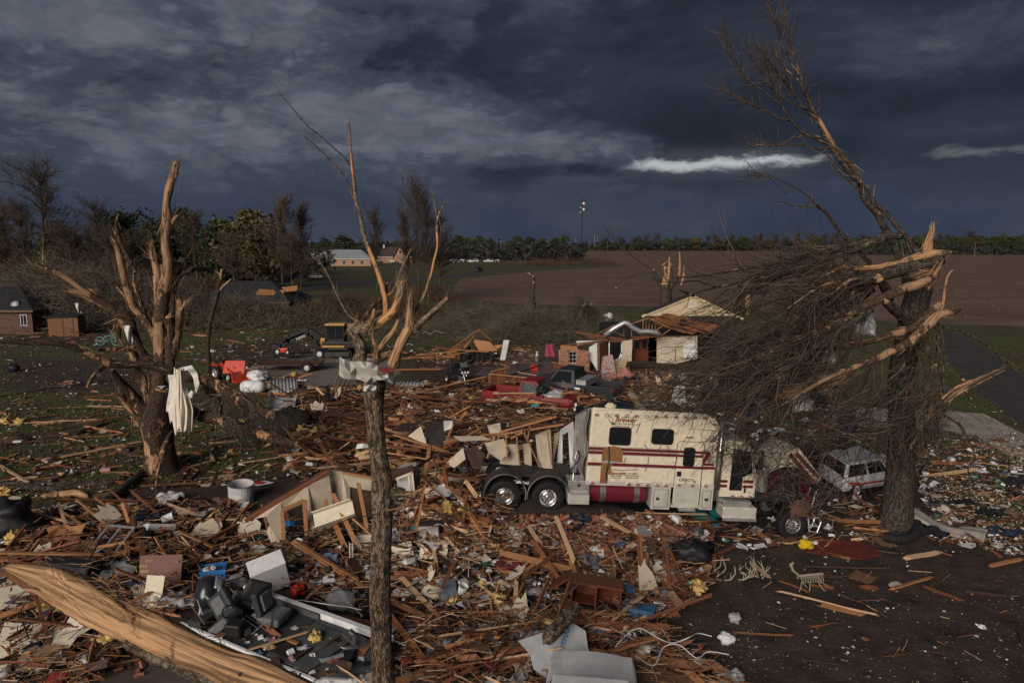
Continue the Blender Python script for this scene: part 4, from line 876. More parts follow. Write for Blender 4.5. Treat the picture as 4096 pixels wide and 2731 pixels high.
L3('p',CS,[(1080,1150,32),(1050,1070,36),(990,1000,34),(930,930,32),(890,870,30),(850,800,30),(810,730,28),(770,650,24),(740,580,20),(715,500,16),(690,420,13),(660,330,11),(640,250,8),(620,150,6),(600,40,4)],n=9,jag=0,seed=65,dY=.5)
L3('g',CS,[(1060,1130,34),(990,1050,32),(930,970,28),(880,890,26),(840,820,22),(790,740,20),(740,690,16),(690,620,14),(640,560,12),(560,450,9),(500,370,7),(440,300,4)],n=8,jag=0,seed=66,dY=.2)
L3('g',CS,[(870,900,20),(800,870,18),(720,830,16),(650,760,14),(600,680,12),(560,590,11),(530,480,9),(500,400,7),(470,350,5)],n=7,jag=0,dY=-.4)
L3('g',CS,[(640,760,10),(560,740,9),(480,690,8),(400,660,7),(300,620,5),(230,575,3)],n=6,jag=0,dY=-.6)
L3('g',CS,[(590,660,9),(500,590,8),(420,540,7),(350,470,6),(290,400,5),(250,320,4),(225,200,3)],n=6,jag=0,dY=-.6)
L3('g',CS,[(760,690,9),(650,640,8),(540,570,6),(430,460,5),(390,330,4),(340,230,2)],n=6,jag=0,dY=.3)
L3('g',CS,[(740,600,9),(690,500,7),(600,420,6),(540,330,4),(520,240,3)],n=5,jag=0);L3('g',CS,[(700,470,8),(640,380,7),(590,240,5),(550,120,4),(500,10,2)],n=5,jag=0);L3('g',CS,[(650,300,6),(680,200,4),(690,100,2)],n=5,jag=0);L3('g',CS,[(735,570,5),(765,560,4),(760,490,2)],n=4,jag=0);L3('g',CS,[(815,720,8),(826,670,6),(824,625,4)],n=5,jag=1)
L3('g',CS,[(890,930,12),(800,930,11),(700,910,10),(600,915,8),(520,970,4)],n=6,jag=0);L3('p',CS,[(830,860,10),(740,850,10),(660,870,9),(580,910,7),(480,910,6),(380,905,3)],n=6,jag=0)
L3('g',CS,[(870,960,10),(930,1050,13),(1000,1120,15),(1060,1180,14)],n=7,jag=0,dY=-.4)
L3('g',CD,[(960,540,34),(930,490,34),(860,410,32),(760,310,30),(700,235,28),(640,160,26),(590,90,24),(530,40,22),(480,0,18)],n=8,jag=0,seed=67,dY=-.8)
L3('g',CS,[(830,1310,13),(770,1240,12),(700,1190,10),(620,1150,8),(540,1110,6),(440,1090,4),(370,1100,2)],n=5,jag=0,dY=-.4);L3('g',CS,[(825,1298,10),(720,1295,8),(640,1285,6),(580,1265,5),(500,1275,2)],n=5,jag=0);L3('g',CS,[(620,1215,7),(540,1140,5),(470,1060,3),(430,990,2)],n=4,jag=0)
SW=[('b',[(1570,410,14),(1480,420,40),(1350,440,54),(1240,470,44),(1160,500,36),(1040,520,34),(930,532,34),(830,538,30),(730,532,26),(650,560,24),(590,592,22),(520,640,16),(485,665,8)],-.8),('g',[(1190,285,34),(1120,283,36),(1050,290,40),(950,318,36),(830,342,34),(740,365,32),(640,392,30),(540,420,28),(450,442,26),(340,470,22),(230,490,20),(100,520,18),(-60,540,15),(-220,570,12),(-420,600,8),(-600,610,4)],-.6),('g',[(1060,305,34),(980,335,36),(900,362,34),(800,395,32),(700,430,30),(590,465,28),(480,492,26),(360,530,22),(250,560,20),(120,590,17),(0,612,15),(-150,660,12),(-330,700,9),(-520,760,4)],-1.1),('g',[(1500,470,60),(1400,500,66),(1300,520,70),(1180,548,72),(1080,575,70),(1000,600,66),(900,622,60),(800,650,52),(720,690,46),(650,735,42),(560,790,38),(450,855,34),(350,930,30),(250,1005,26),(120,1080,20),(0,1150,15),(-150,1260,10),(-260,1330,5)],-1.4),('p',[(1400,625,40),(1300,665,54),(1200,700,52),(1100,745,50),(1000,790,48),(900,830,46),(820,880,44),(740,935,42),(660,985,38),(560,1020,34),(440,1060,30),(300,1120,26),(150,1185,22),(0,1255,16),(-130,1330,10),(-250,1400,5)],-1.8),('g',[(1040,610,44),(980,640,46),(900,680,44),(800,722,42),(720,770,40),(640,815,36),(560,890,32),(480,950,30),(400,990,26),(300,1025,24),(150,1070,20),(0,1110,16),(-180,1180,11),(-350,1250,5)],-1.2),('p',[(1490,815,36),(1430,870,52),(1370,925,54),(1310,985,50),(1220,1025,44),(1100,1060,40),(980,1095,36),(850,1125,32),(720,1142,28),(570,1138,12)],-1.5),('p',[(1620,870,24),(1550,885,46),(1470,905,52),(1400,970,56),(1330,1045,54),(1260,1110,50),(1180,1150,46),(1060,1210,42),(950,1268,38),(820,1310,32),(700,1350,30),(600,1400,26),(500,1455,22),(380,1530,18),(260,1600,12)],-2.1),('g',[(1240,960,60),(1180,900,56),(1120,850,52),(1060,790,44)],-1.0),('g',[(1090,780,46),(1060,690,50),(1010,620,46)],-1.0),('g',[(960,700,40),(860,780,38),(740,840,34),(600,880,30),(460,900,26),(300,960,22),(100,1040,16),(-120,1120,8)],-.4),('g',[(880,560,36),(760,620,34),(640,680,30),(500,700,24),(350,740,20),(150,800,15),(-60,870,8)],-.2),('g',[(700,1000,34),(560,1080,30),(400,1150,26),(240,1240,22),(80,1330,16),(-60,1420,8)],-2.0),('g',[(960,860,30),(800,960,30),(640,1060,26),(480,1180,24),(330,1290,20),(180,1400,16),(30,1500,8)],-2.2),('g',[(700,560,20),(540,545,18),(400,560,16),(240,600,14),(60,690,9),(-100,760,5)],0),('b',[(700,640,14),(620,655,16),(520,700,14),(420,760,10),(300,850,6)],-1.8),('b',[(850,620,16),(780,630,18),(700,690,12),(640,740,6)],-2)]
SWP=[]
for i,(kd,pts,dy)in enumerate(SW):
 o,P=L3(kd,CD,[(a,b,w*1.42,dy)for a,b,w in pts],n=9,jag=3 if pts[-1][2]>9 else 0,jag0=3 if kd in 'bp' else 0,seed=70+i,dY=-1.0);SWP.append([q[:3]for q in P])
for pts,kd in [([(1340,1040,40),(1335,1150,38),(1325,1250,36),(1305,1350,34),(1270,1430,32),(1200,1500,30),(1110,1570,26),(1000,1640,18)],'g'),([(1460,960,34),(1475,1100,34),(1485,1220,34),(1500,1350,32),(1525,1470,30),(1535,1570,28),(1510,1680,24),(1440,1750,22)],'g'),([(1400,1050,24),(1395,1180,26),(1440,1300,24),(1400,1420,20),(1380,1560,16),(1360,1700,10)],'p'),([(1290,1100,26),(1200,1300,22),(1080,1420,20),(980,1560,16),(900,1680,10)],'g'),([(1420,960,24),(1500,880,22),(1540,620,16),(1590,550,8)],'b'),([(1500,1000,20),(1600,1010,22),(1700,1050,24),(1780,1090,22),(1860,1140,22),(1930,1200,20),(2010,1270,18),(2080,1310,15),(2170,1360,10)],'g'),([(1480,705,6),(1550,706,9),(1620,710,5)],'g'),([(1510,1680,22),(1640,1760,20),(1700,1860,18),(1760,2000,16),(1710,2120,12),(1750,2200,8)],'g'),([(1640,1740,12),(1680,1850,12)],'g'),([(1430,1560,24),(1400,1700,22),(1350,1800,20),(1280,1900,18),(1230,2000,12)],'p')]:
 L3(kd,CD,[(a,b,w,-1.6)for a,b,w in pts],n=8,jag=2 if kd=='b' else 0,seed=len(pts)*7+int(pts[0][0]))
def bundle(par,Y,crp,pts,wid,n,w,seed=0):
 r=random.Random(seed);L=math.hypot(pts[-1][0]-pts[0][0],pts[-1][1]-pts[0][1]);nx,ny=-(pts[-1][1]-pts[0][1])/L,(pts[-1][0]-pts[0][0])/L
 for q in range(n):
  o=(q/max(1,n-1)-.5)*wid;a,b=r.uniform(0,.22),r.uniform(.55,1);P=[]
  for i in range(4):
   t=a+(b-a)*i/3;f=t*(len(pts)-1.001);j=int(f);f-=j
   P.append((pts[j][0]+(pts[j+1][0]-pts[j][0])*f+nx*o*(1-.5*t)+r.uniform(-4,4),pts[j][1]+(pts[j+1][1]-pts[j][1])*f+ny*o*(1-.5*t)+r.uniform(-4,4),max(3,w*(1,1.1,.8,.25)[i]*r.uniform(.6,1.2))))
  tree_limb(par,'b' if r.random()<.8 else 'p',Y+r.uniform(-.15,.15),crp,P,n=6,jag=2,name='splinter',seed=seed+q)
bundle(tr,YR-1.6,CD,[(1500,1600),(1620,1500),(1740,1440),(2005,1310)],62,9,20,3)
bundle(tr,YR+.2,CD,[(1370,420),(1400,320),(1425,240),(1430,170)],54,7,16,5)
bundle(tr,YR-2.2,CD,[(230,1560),(420,1480),(600,1440),(750,1370)],70,9,22,7)
bundle(tr,YR-.9,CD,[(1340,445),(1450,425),(1530,408),(1600,405)],44,6,14,9);bundle(tr,YR-1.5,CD,[(1370,690),(1420,600),(1470,520),(1520,440)],60,7,16,11);bundle(tr,YR-1.6,CD,[(1460,890),(1530,880),(1580,870),(1625,860)],44,6,14,13);bundle(tr,YR-1.8,CD,[(1290,590),(1350,570),(1400,560),(1450,570)],60,8,8,15)
bundle(tc_,YT-.2,CB,[(1240,1420),(1255,1300),(1262,1200),(1262,1130)],52,6,20,17);bundle(tc_,YT,CB,[(1165,1180),(1180,1110),(1190,1060),(1200,1015)],38,5,13,19);bundle(tl,YL-.2,CA,[(1345,230),(1365,180),(1382,130),(1390,80)],44,5,16,21);bundle(tl,YL-.4,CA,[(1215,900),(1200,830),(1190,770),(1183,710)],44,5,14,23)
o,P=L3('b',CD,[(215,1540,50,-2),(300,1500,70,-2),(420,1480,74,-2),(540,1455,66,-2),(640,1440,50,-2),(720,1400,60,-2),(755,1345,30,-2)],name='bark_slab',n=12,jag=1,jag0=2,seed=99)
def swept():
 n=1500;st,tn=along(SWP,n);keep=np.array([(lambda q:not (q[0]<2960 and q[1]<1470)or rng.random()<.10)(proj(p))for p in st])&(st[:,0]<np.median(st[:,0])+1.6);st,tn=st[keep],tn[keep];n=len(st)
 loc=np.array(tr.location)
 d=tn*.8+nr.normal(0,.50,(n,3))+np.array([-.45,0,-.20]);P=wander(st-loc,d,.9+2.4*nr.random(n),8,.19,-.03);r=.008+.018*nr.random(n)**2
 V,Fq=paths_mesh(P,taper(n,8,r,r*.3),4)
 tag(link('twigs',np_mesh('twigs',V,Fq,m_twig),tr),kind='stuff')
 k=1700;s2,t2=along(list(P),k);d2=t2+nr.normal(0,.6,(k,3));P2=wander(s2,d2,.25+.8*nr.random(k),5,.25,-.02);V,Fq=paths_mesh(P2,taper(k,5,.0065,.003),3)
 tag(link('twigs',np_mesh('twigs',V,Fq,m_twig),tr),kind='stuff')
 reg=[(-700,1300,100,1560),(-900,1500,-100,1650),(-300,1250,200,1450),(250,1000,500,1300),(-300,1400,250,1650),(100,1300,600,1700),(200,1600,900,1900),(500,1500,1100,1850)]
 k=1700;s3=np.array([A(3000+rng.uniform(a,c)/1.96,800+rng.uniform(b,e)/1.96,YR-1.2+rng.uniform(-1.4,1.6))for a,b,c,e in [rng.choice(reg)for _ in range(k)]])-loc
 d3=np.array([-.85,-.05,-.38])+nr.normal(0,.40,(k,3));P3=wander(s3-d3*.8,d3,.7+1.9*nr.random(k),7,.2,-.02);r3=.008+.012*nr.random(k)**2;V,Fq=paths_mesh(P3,taper(k,7,r3,r3*.35),3)
 tag(link('twigs',np_mesh('twigs',V,Fq,m_twig),tr),kind='stuff')
 k=520;boxes=[(1200,900,1500,1500),(1250,1400,1500,1900),(900,1700,1350,2050),(1400,1500,1560,1800)]
 s4=np.array([A(3000+rng.uniform(a,c)/1.96,800+rng.uniform(b,e)/1.96,YR-1.5+rng.uniform(-1,.8))for a,b,c,e in [rng.choice(boxes)for _ in range(k)]])-loc
 d4=np.array([-.25,-.05,-.8])+nr.normal(0,.4,(k,3));P4=wander(s4,d4,.5+1.1*nr.random(k),6,.25,-.03);V,Fq=paths_mesh(P4,taper(k,6,.012,.005),3)
 tag(link('twigs',np_mesh('twigs',V,Fq,m_twig),tr),kind='stuff')
swept()
for q,(vx,vy,w)in enumerate(((1560,905,.5),(1640,870,.4),(1735,905,.55),(1785,860,.35),(1845,920,.6),(1890,880,.5),(1905,815,.45),(1990,740,.7))):
 p=AV(vx,vy,21.4);sd_=q*3.7;o=MB().grid(lambda u,v:Vector(((u-.5)*w*(1-.4*v),.12*mnoise.noise((u*4,v*4,sd_)),(v-.5)*w*1.2+.15*mnoise.noise((u*3,sd_,v)))),8,8).build('snagged_rag',m_galv if q in (1,7)else m_cloth,smooth=True,solid=.006);o.location=p;tag(o,f'{"grey" if q in (1, 7) else "white"} rag snagged in the broken crown of the bent tree, {ORD[q]} from the left','rag','rags snagged in the broken crown')
k=420;sA=np.array([A(3000+rng.uniform(a,c)/1.96,800+rng.uniform(b,e)/1.96,20.9+rng.uniform(-.4,.5))for a,b,c,e in [rng.choice([(-300,1800,100,2050),(0,1850,600,2150),(200,2050,620,2400),(560,1900,900,2350)])for _ in range(k)]])-np.array(tr.location);dA=np.array([-.5,.0,-.45])+nr.normal(0,.6,(k,3));PA=wander(sA,dA,.4+1.0*nr.random(k),7,.3,-.02);V,Fq=paths_mesh(PA,taper(k,7,.013,.004),4);tag(link('twigs',np_mesh('twigs',V,Fq,m_twig),tr),kind='stuff')
k=620;top=[[A(CS[0]+a/1.568,CS[1]+b/1.568,YR+.1)for a,b in q]for q in ([(760,640),(690,420),(640,250),(600,40)],[(690,620),(560,450),(440,300)],[(600,680),(530,480),(470,350)],[(480,690),(230,575)],[(420,540),(290,400),(225,200)],[(540,570),(390,330)],[(640,380),(550,120),(500,10)],[(540,1110),(370,1100)],[(600,915),(380,905)],[(650,520),(540,330)])]
st,tn=along(top,k);d=tn+nr.normal(0,.42,(k,3));d[:,2]+=.15;P=wander(st-np.array(tr.location),d,.25+.75*nr.random(k),6,.2,.03);V,Fq=paths_mesh(P,taper(k,6,.010,.004),3);tag(link('twigs',np_mesh('twigs',V,Fq,m_twig),tr),kind='stuff')
# --- the split limb across the lower left corner, hanging from a tree below the frame
lg=empty('fallen_split_limb',(-1.6,6.2,0),'huge pale split limb stripped of bark in the lower left corner','tree limb')
def L5(kind,pts,**k):
 P=scaled([(a/1.96,1931+b/1.96,Y,w/1.96)for a,b,w,Y in pts]);return P
P=L5('b',[(80,665,60,9.6),(180,690,110,9.5),(330,740,170,9.4),(500,810,230,9.2),(640,880,250,9.0),(800,970,260,8.8),(960,1060,262,8.6),(1120,1140,260,8.4),(1290,1215,262,8.2),(1460,1290,264,8.0),(1640,1370,262,7.8),(1820,1450,250,7.6),(2010,1520,240,7.4)])
e_=P[-1];dv_=[e_[i]-P[-4][i]for i in range(3)];P+=[(e_[0]+dv_[0]*.7,e_[1]+dv_[1]*.7,e_[2]+dv_[2]*.7,e_[3]),(e_[0]+dv_[0]*1.3,e_[1]+dv_[1]*1.3,e_[2]+dv_[2]*1.3-.5,e_[3]),(e_[0]+dv_[0]*1.5,5.2,2.6,.36),(e_[0]+dv_[0]*1.5,5.0,.8,.40),(e_[0]+dv_[0]*1.5,5.0,-.2,.5)]
m_log=bark_mat('split_log_wood',(.17,.095,.05),(.33,.19,.10),None,(.44,.26,.135),baret=.40,s=.8,fs=9)
def parent_at(o,e):o.parent=e;o.matrix_parent_inverse=Matrix.Translation(-Vector(e.location));return o
parent_at(limb('split_wood',P,[m_log,m_bare],None,n=36,jag=0,jag0=2.6,rough=.30,step=.07,seed=121),lg)
for pts,sd_ in (([(385,690,50,9.1),(480,720,90,9.0),(620,800,100,8.8),(760,870,90,8.7),(900,960,60,8.5),(1050,1060,30,8.3)],5),([(190,830,16,9.2),(300,850,44,9.1),(420,920,60,9.0),(540,1000,64,8.8),(680,1080,60,8.7),(840,1160,60,8.5),(1000,1230,40,8.3)],6)):
 parent_at(limb('splinter',L5('b',pts),[m_log,m_bare],None,n=10,jag=0,jag0=3,rough=.3,step=.06,seed=sd_),lg)
m_lbark=bark_mat('shaggy_bark',(.10,.065,.045),(.2,.14,.095),(.22,.2,.16),BARE,baret=.9)
parent_at(limb('bark',L5('d',[(980,1250,60,8.75),(1150,1320,100,8.6),(1330,1400,110,8.4),(1500,1470,110,8.2),(1700,1560,100,8.0),(1900,1640,90,7.8)]),[m_lbark,m_bare],None,n=12,jag=0,rough=.4,step=.06,seed=9),lg)
parent_at(limb('knot',scaled([(1880/1.96,1931+1500/1.96,7.40,46/1.96),(1884/1.96,1931+1498/1.96,7.27,30/1.96)]),[m_bk2],None,n=10,step=.03),lg)
hp=np.array([tuple(A(a/1.96,1931+b/1.96,8.3))for a,b in [(400+80*i,700+40*i)for i in range(20)]])
k=160;st,tn=along([hp],k);P_=wander(st+nr.normal(0,.12,(k,3))-np.array(lg.location),tn*nr.choice([-1,1],(k,1))+nr.normal(0,.35,(k,3)),.12+.35*nr.random(k),4,.1,.0);V,Fq=paths_mesh(P_,taper(k,4,.006,.001),3);tag(link('splinters',np_mesh('splinters',V,Fq,m_bare),lg),kind='stuff')
def slivers(par,n,l0,l1,w,skip=0):
 L=LIMBS[par.name][skip:];pts,tn,rad=[],[],[]
 for _ in range(n):
  P=rng.choice(L);i=rng.randrange(len(P)-1);t=rng.random();a,b=np.array(P[i]),np.array(P[i+1]);q=a+(b-a)*t;d=(b-a)[:3];d/=np.linalg.norm(d)+1e-9;o=np.cross(d,nr.normal(0,1,3));o/=np.linalg.norm(o)+1e-9
  pts.append(q[:3]+o*q[3]*.97);tn.append(d*rng.choice((-1,1))+o*rng.uniform(.02,.45));rad.append(min(w,q[3]*.22))
 P=wander(np.array(pts)-np.array(par.location),np.array(tn),nr.uniform(l0,l1,n),4,.08,-.02);V,Fq=paths_mesh(P,taper(n,4,np.array(rad),np.array(rad)*.15),4)
 k=rng.random();tag(link('slivers',np_mesh('slivers',V,Fq,ramp_mat('sliver_mix',[(.45,.27,.15),(.33,.19,.10),(.13,.085,.055),(.38,.24,.14),(.09,.06,.04)])),par),kind='stuff')
slivers(tc_,620,.06,.32,.010);slivers(tl,900,.15,.8,.022,1);slivers(tr,700,.1,.55,.014,1)
# --- logs and stumps further off
def ground_log(name,crp,pts,kd,lab,up=.2,n=10,jag=2,grp=None,cat='log',lift=0.):
 x0,y0,s=crp;w=[]
 for a,b,wd in pts:
  p=G(x0+a/s,y0+b/s);z=proj(p)[2];r=wd/s*.5*z/F0;w.append((p.x,p.y,p.z+r*.8+lift,r))
 e=empty(name,(w[0][0],w[0][1],w[0][2]),lab,cat,grp);parent_at(limb('bark',w,BK[kd],None,n=n,jag=jag,jag0=jag,seed=len(lab)),e);return e
GLG='fallen trunks and limbs lying on the ground'
ground_log('fallen_tree_bole',CE,[(1130,1165,60),(1050,1240,70),(950,1330,80),(850,1400,80),(740,1460,70),(690,1500,60)],'g','dark fallen trunk slanting down from the foot of the shattered tree',grp=GLG)
ground_log('fallen_tree_bole',CE,[(-40,1300,40),(200,1290,44),(420,1300,46),(620,1270,44),(860,1250,36),(1000,1230,24)],'g','long dark fallen trunk along the left lawn, lower of a pair',grp=GLG)
ground_log('fallen_tree_bole',CE,[(-40,1262,40),(220,1255,40),(460,1260,36),(700,1240,30),(900,1215,20)],'g','long dark fallen trunk along the left lawn, upper of a pair',grp=GLG)
ground_log('stripped_log',CE,[(330,1352,26),(400,1350,46),(500,1345,56),(580,1340,60),(640,1345,50),(690,1355,24)],'b','short pale peeled log on the left lawn',grp=GLG,jag=1)
ground_log('fallen_limb',CE,[(-60,905,60),(120,915,60),(300,890,40),(480,880,36),(640,850,34),(740,810,26),(860,770,18),(1030,735,8)],'d','long thin fallen limb left of the shattered tree',grp=GLG,jag=1)
ground_log('broken_log',CK,[(370,1590,110),(470,1480,108),(540,1390,106),(590,1325,90)],'m','short broken bark-covered log lying on the white hood',n=14,jag=1,cat='log',lift=1.05)
RG='sticks on the bare mud at the right'
for i,(pts,kd,lab)in enumerate([([(330,530,10),(390,600,12),(430,680,14)],'d','short dark branch above the skeleton of wire'),([(500,770,12),(620,810,14),(700,870,16),(780,910,16),(870,940,14),(960,990,14),(1070,1050,10)],'p','long peeling branch beside the pale plank on the bare mud'),([(560,720,6),(700,740,10),(800,790,12),(920,850,12),(1060,920,12),(1150,950,10),(1230,975,6)],'d','long thin dark branch right of the peeling branch'),([(1080,680,5),(1140,740,6),(1195,790,4)],'d','thin stick left of the dark brown timber on mud')]):
 ground_log('fallen_branch',(3000,1931,1.96),pts,kd,lab,n=6,jag=1,grp=RG,cat='branch')
def stump(vx,vb,lab,limbs,crp,twigs=0,box=None):
 p=GV(vx,vb);e=empty('shattered_stump',p,lab,'tree')
 for kd,pts in limbs:tree_limb(e,kd,p.y,crp,pts,n=8,jag=2,seed=int(pts[0][0]),name='trunk' if kd=='g' and pts[0][2]>45 else 'limb')
 if twigs:hang(e,crp,p.y,box,twigs,2.2,.014,dv=(-.6,0,.1),bend=.2)
 return e
stump(1528,700,'many-stemmed shattered tree behind the wrecked house roof',[('g',[(1300,830,90),(1300,740,80),(1290,660,70)]),('g',[(1290,720,44),(1250,640,40),(1215,590,30),(1205,550,20)]),('p',[(1300,700,40),(1305,620,34),(1295,540,26)]),('b',[(1310,640,30),(1325,540,26),(1330,455,14)]),('g',[(1330,700,40),(1370,640,34),(1400,590,26)]),('b',[(1405,600,20),(1410,500,18),(1408,415,10)]),('b',[(1420,670,20),(1440,600,18),(1440,525,10)]),('b',[(1270,515,18),(1310,485,10)]),('g',[(1340,690,30),(1350,600,24),(1345,510,12)]),('g',[(1215,560,14),(1120,500,12),(1000,410,10),(900,320,8),(830,230,6),(770,160,3)]),('g',[(1210,570,12),(1080,580,10),(950,640,7),(830,700,3)])],CC,130,[(850,550,1250,750),(800,200,950,350)])
stump(1222,732,'slim shattered trunk with an exposed orange split on the lawn',[('g',[(245,930,60),(250,840,60),(252,760,40),(262,680,26),(262,600,24)]),('b',[(240,920,40),(258,860,40),(268,800,20)]),('p',[(262,610,20),(240,580,22),(222,570,10)])],CC,110,[(20,650,250,900),(230,800,340,1000)])
stump(1346,748,'small forked stump draped in bent twigs on the lawn',[('g',[(600,960,40),(640,890,40),(655,830,34)]),('p',[(650,830,20),(700,820,16),(725,815,8)]),('g',[(675,960,16),(675,880,16),(672,820,14)]),('g',[(655,830,16),(620,770,12),(560,715,6)])],CC,150,[(640,820,750,880),(550,780,700,900)])
p=GV(1958,800);e=empty('shattered_stump',p,'pale splintered stump seen right of the wrecked gable','tree');tree_limb(e,'b',p.y,CC,[(1940,900,50),(1945,780,44),(1945,700,30),(1920,640,10)],n=8,jag=2)
# --------- wrecked houses
CR=(2000,1100,2.8514)
def pts3(crp,pts,Y,org=(0,0,0)):
 x0,y0,s=crp;out=[]
 for q in pts:out.append(A(x0+q[0]/s,y0+q[1]/s,q[2]if len(q)>2 else Y)-Vector(org))
 return out
def panel(par,name,mat,crp,pts,Y,t=.08,kind=None):
 """flat broken wall piece standing where the photo shows it, t thick"""
 P=pts3(crp,pts,Y,par.location if par else (0,0,0));n=len(P)
 a=sum((P[i].x*P[(i+1)%n].z-P[(i+1)%n].x*P[i].z)for i in range(n))
 if a<0:P=P[::-1]
 v=P+[p+Vector((0,t,0))for p in P]
 f=[tuple(range(n)),tuple(range(2*n-1,n-1,-1))]+[(i,i+n,(i+1)%n+n,(i+1)%n)for i in range(n)]
 me=MB().add(v,f).mesh(name,mat);o=link(name,me,par)
 if kind:o['kind']=kind
 return o
def bar(par,name,mat,crp,a,b,Y,w=.09,h=.04,Y2=None,roll=0):
 P=pts3(crp,[a,b],Y,par.location if par else (0,0,0))
 if Y2:P[1]=pts3(crp,[b],Y2,par.location if par else (0,0,0))[0]
 return MB().beam(P[0],P[1],w,h,roll).build(name,mat,par)
def brickface(par,crp,pts,Y,mat,name='brick_courses'):
 P=pts3(crp,pts,Y,par.location);xs=[p.x for p in P];zs=[p.z for p in P];mb=MB();poly=np.array([(p.x,p.z)for p in P]);y=P[0].y
 z=min(zs)+.04;r=0
 while z<max(zs):
  x=min(xs)+(.11 if r%2 else 0)
  while x<max(xs):
   if soft_inside(np.array([x]),np.array([z]),poly,1e-3)[0]>.5:mb.box((x,y-.02-rng.uniform(0,.012),z),(.20,.07,.066))
   x+=.215
  z+=.078;r+=1
 return tag(mb.build(name,mat,par),kind='stuff')
m_mort=M('mortar',(.33,.25,.19),var=.2,scale=6);m_bri=M('tan_brick',(.33,.17,.10),var=.3,scale=9,bump=.4,island=.35)
m_cab=M('cherry_wood',(.11,.028,.014),rough=.45,var=.35,scale=4,stretch=(5,5,1),bump=.15)
m_int=M('interior_shade',(.02,.016,.014),var=.4);m_siding=M('cream_siding',(.56,.44,.29),var=.1,scale=2,bump=.1)  # m_int: near-black colour standing in for the shade inside openings
m_shef=M('orange_sheathing',(.26,.105,.04),var=.3,scale=3,bump=.3,island=0,rnd=.3)
YH=53.0
wh=empty('wrecked_brick_house',A(2500,1480,YH),'wrecked brick house with a torn open roof beyond the pickup trucks','house')
for pts,Y in (([(668,860),(790,850),(790,1020),(680,1050)],YH),([(870,850),(1012,868),(1012,1100),(870,1075)],YH),([(790,1005),(870,1010),(870,1075),(790,1050)],YH)):
 panel(wh,'brick_wall',m_mort,CR,pts,Y+.03,.2);brickface(wh,CR,pts,Y,m_bri)
panel(wh,'header',m_lor,CR,[(690,800),(880,812),(890,870),(690,855)],YH+.05,.12)
w=panel(wh,'window',m_white,CR,[(790,868),(870,872),(870,1006),(790,1004)],YH+.14,.06)
for a in range(2):
 for b in range(3):x0=795+a*37;y0=874+b*43;panel(wh,'pane',m_glass,CR,[(x0,y0),(x0+34,y0+1),(x0+34,y0+40),(x0,y0+39)],YH+.12,.02).parent=wh
panel(wh,'white_wall',m_wwhite,CR,[(1015,822),(1108,775),(1112,1098),(1060,1010),(1015,950)],YH+.4,.1)
panel(wh,'brick_wall',m_mort,CR,[(1125,772,53.5),(1238,748,57),(1238,970,57),(1125,1095,53.5)],YH,.2)
bfa=pts3(CR,[(1125,772,53.5),(1238,748,57),(1238,970,57),(1125,1095,53.5)],YH,wh.location)
mb=MB();a,b,c,d=bfa
for r in range(30):
 for q in range(16):
  u,v=(q+(.5 if r%2 else 0)+.5)/16.5,(r+.5)/30;p=a.lerp(b,u).lerp(d.lerp(c,u),v);mb.box(p+Vector((-.0,-.03,0)),(.1,.2,.066),Matrix.Rotation(math.atan2(b.y-a.y,b.x-a.x)-math.pi/2,3,'Z'))
tag(mb.build('brick_courses',m_bri,wh),kind='stuff')
panel(wh,'white_wall',m_wwhite,CR,[(870,752),(1175,742),(1120,778),(880,800)],56,.1);panel(wh,'opening_shade',m_int,CR,[(1240,770),(1392,772),(1392,1000),(1240,960)],58,.1)  # second panel paints the doorway's shade as a near-black sheet
for a,b in (((1244,765),(1244,960)),((1388,765),(1388,985)),((1345,985),(1388,880))):bar(wh,'door_jamb',m_white,CR,a,b,55.5,.12,.1)
panel(wh,'beige_wall',m_dry,CR,[(1400,752),(1508,738),(1500,1040),(1470,1060),(1402,1005)],55,.12);panel(wh,'beige_wall',m_dry,CR,[(1505,725),(1692,712),(1692,1000),(1505,1000)],57.6,.12)
panel(wh,'opening_shade',m_int,CR,[(1690,715),(1795,712),(1795,1010),(1690,1000)],59.5,.1);panel(wh,'beige_wall',m_dry,CR,[(1790,712),(2250,690),(2250,960),(2000,1010),(1788,1000)],56.5,.12)  # first panel paints the dark of the opening as near-black colour
panel(wh,'white_door',m_wwhite,CR,[(2090,790),(2230,760),(2230,930),(2090,960)],56.35,.05)
for a,b in (((840,640),(1495,742)),((870,655),(1420,742)),((700,800),(1180,752)),((900,800),(1240,742)),((1230,748),(1400,755)),((1400,742),(1700,712)),((1500,705),(2050,700)),((1000,700),(1250,742))):
 bar(wh,'wall_plate',m_lred,CR,a,b,55.2,.14,.09)
for x,y in [(1412,590),(1500,560),(1630,520),(1665,535),(1700,545),(1735,560),(1770,575),(1805,600)]:
 bar(wh,'truss_web',m_lor,CR,(x,y),(x,702),55.6,.09,.045)
for a,b in (((1480,560),(1690,490)),((1690,490),(1950,605)),((1640,700),(1850,585)),((1770,740),(1945,615)),((1290,640),(1410,560)),((1290,640),(1420,700)),((1560,640),(1625,695)),((1200,660),(1480,530)),((1060,700),(1300,570))):bar(wh,'rafter',m_lor,CR,a,b,55.9,.10,.05)
Pd=pts3(CR,[(1190,690),(1300,610),(1415,542),(1450,548),(1500,590),(1600,645),(1680,640),(1780,655),(1830,680)],54.9,wh.location);MB().tube(Pd,[.2,.22,.2,.24,.2,.22,.2,.22,.18],12).build('air_duct',m_alu,wh,smooth=True)
q4=pts3(CC,[(1130,948,55.6),(1310,886,60),(1720,985,60),(1570,1078,55.6)],0,wh.location)
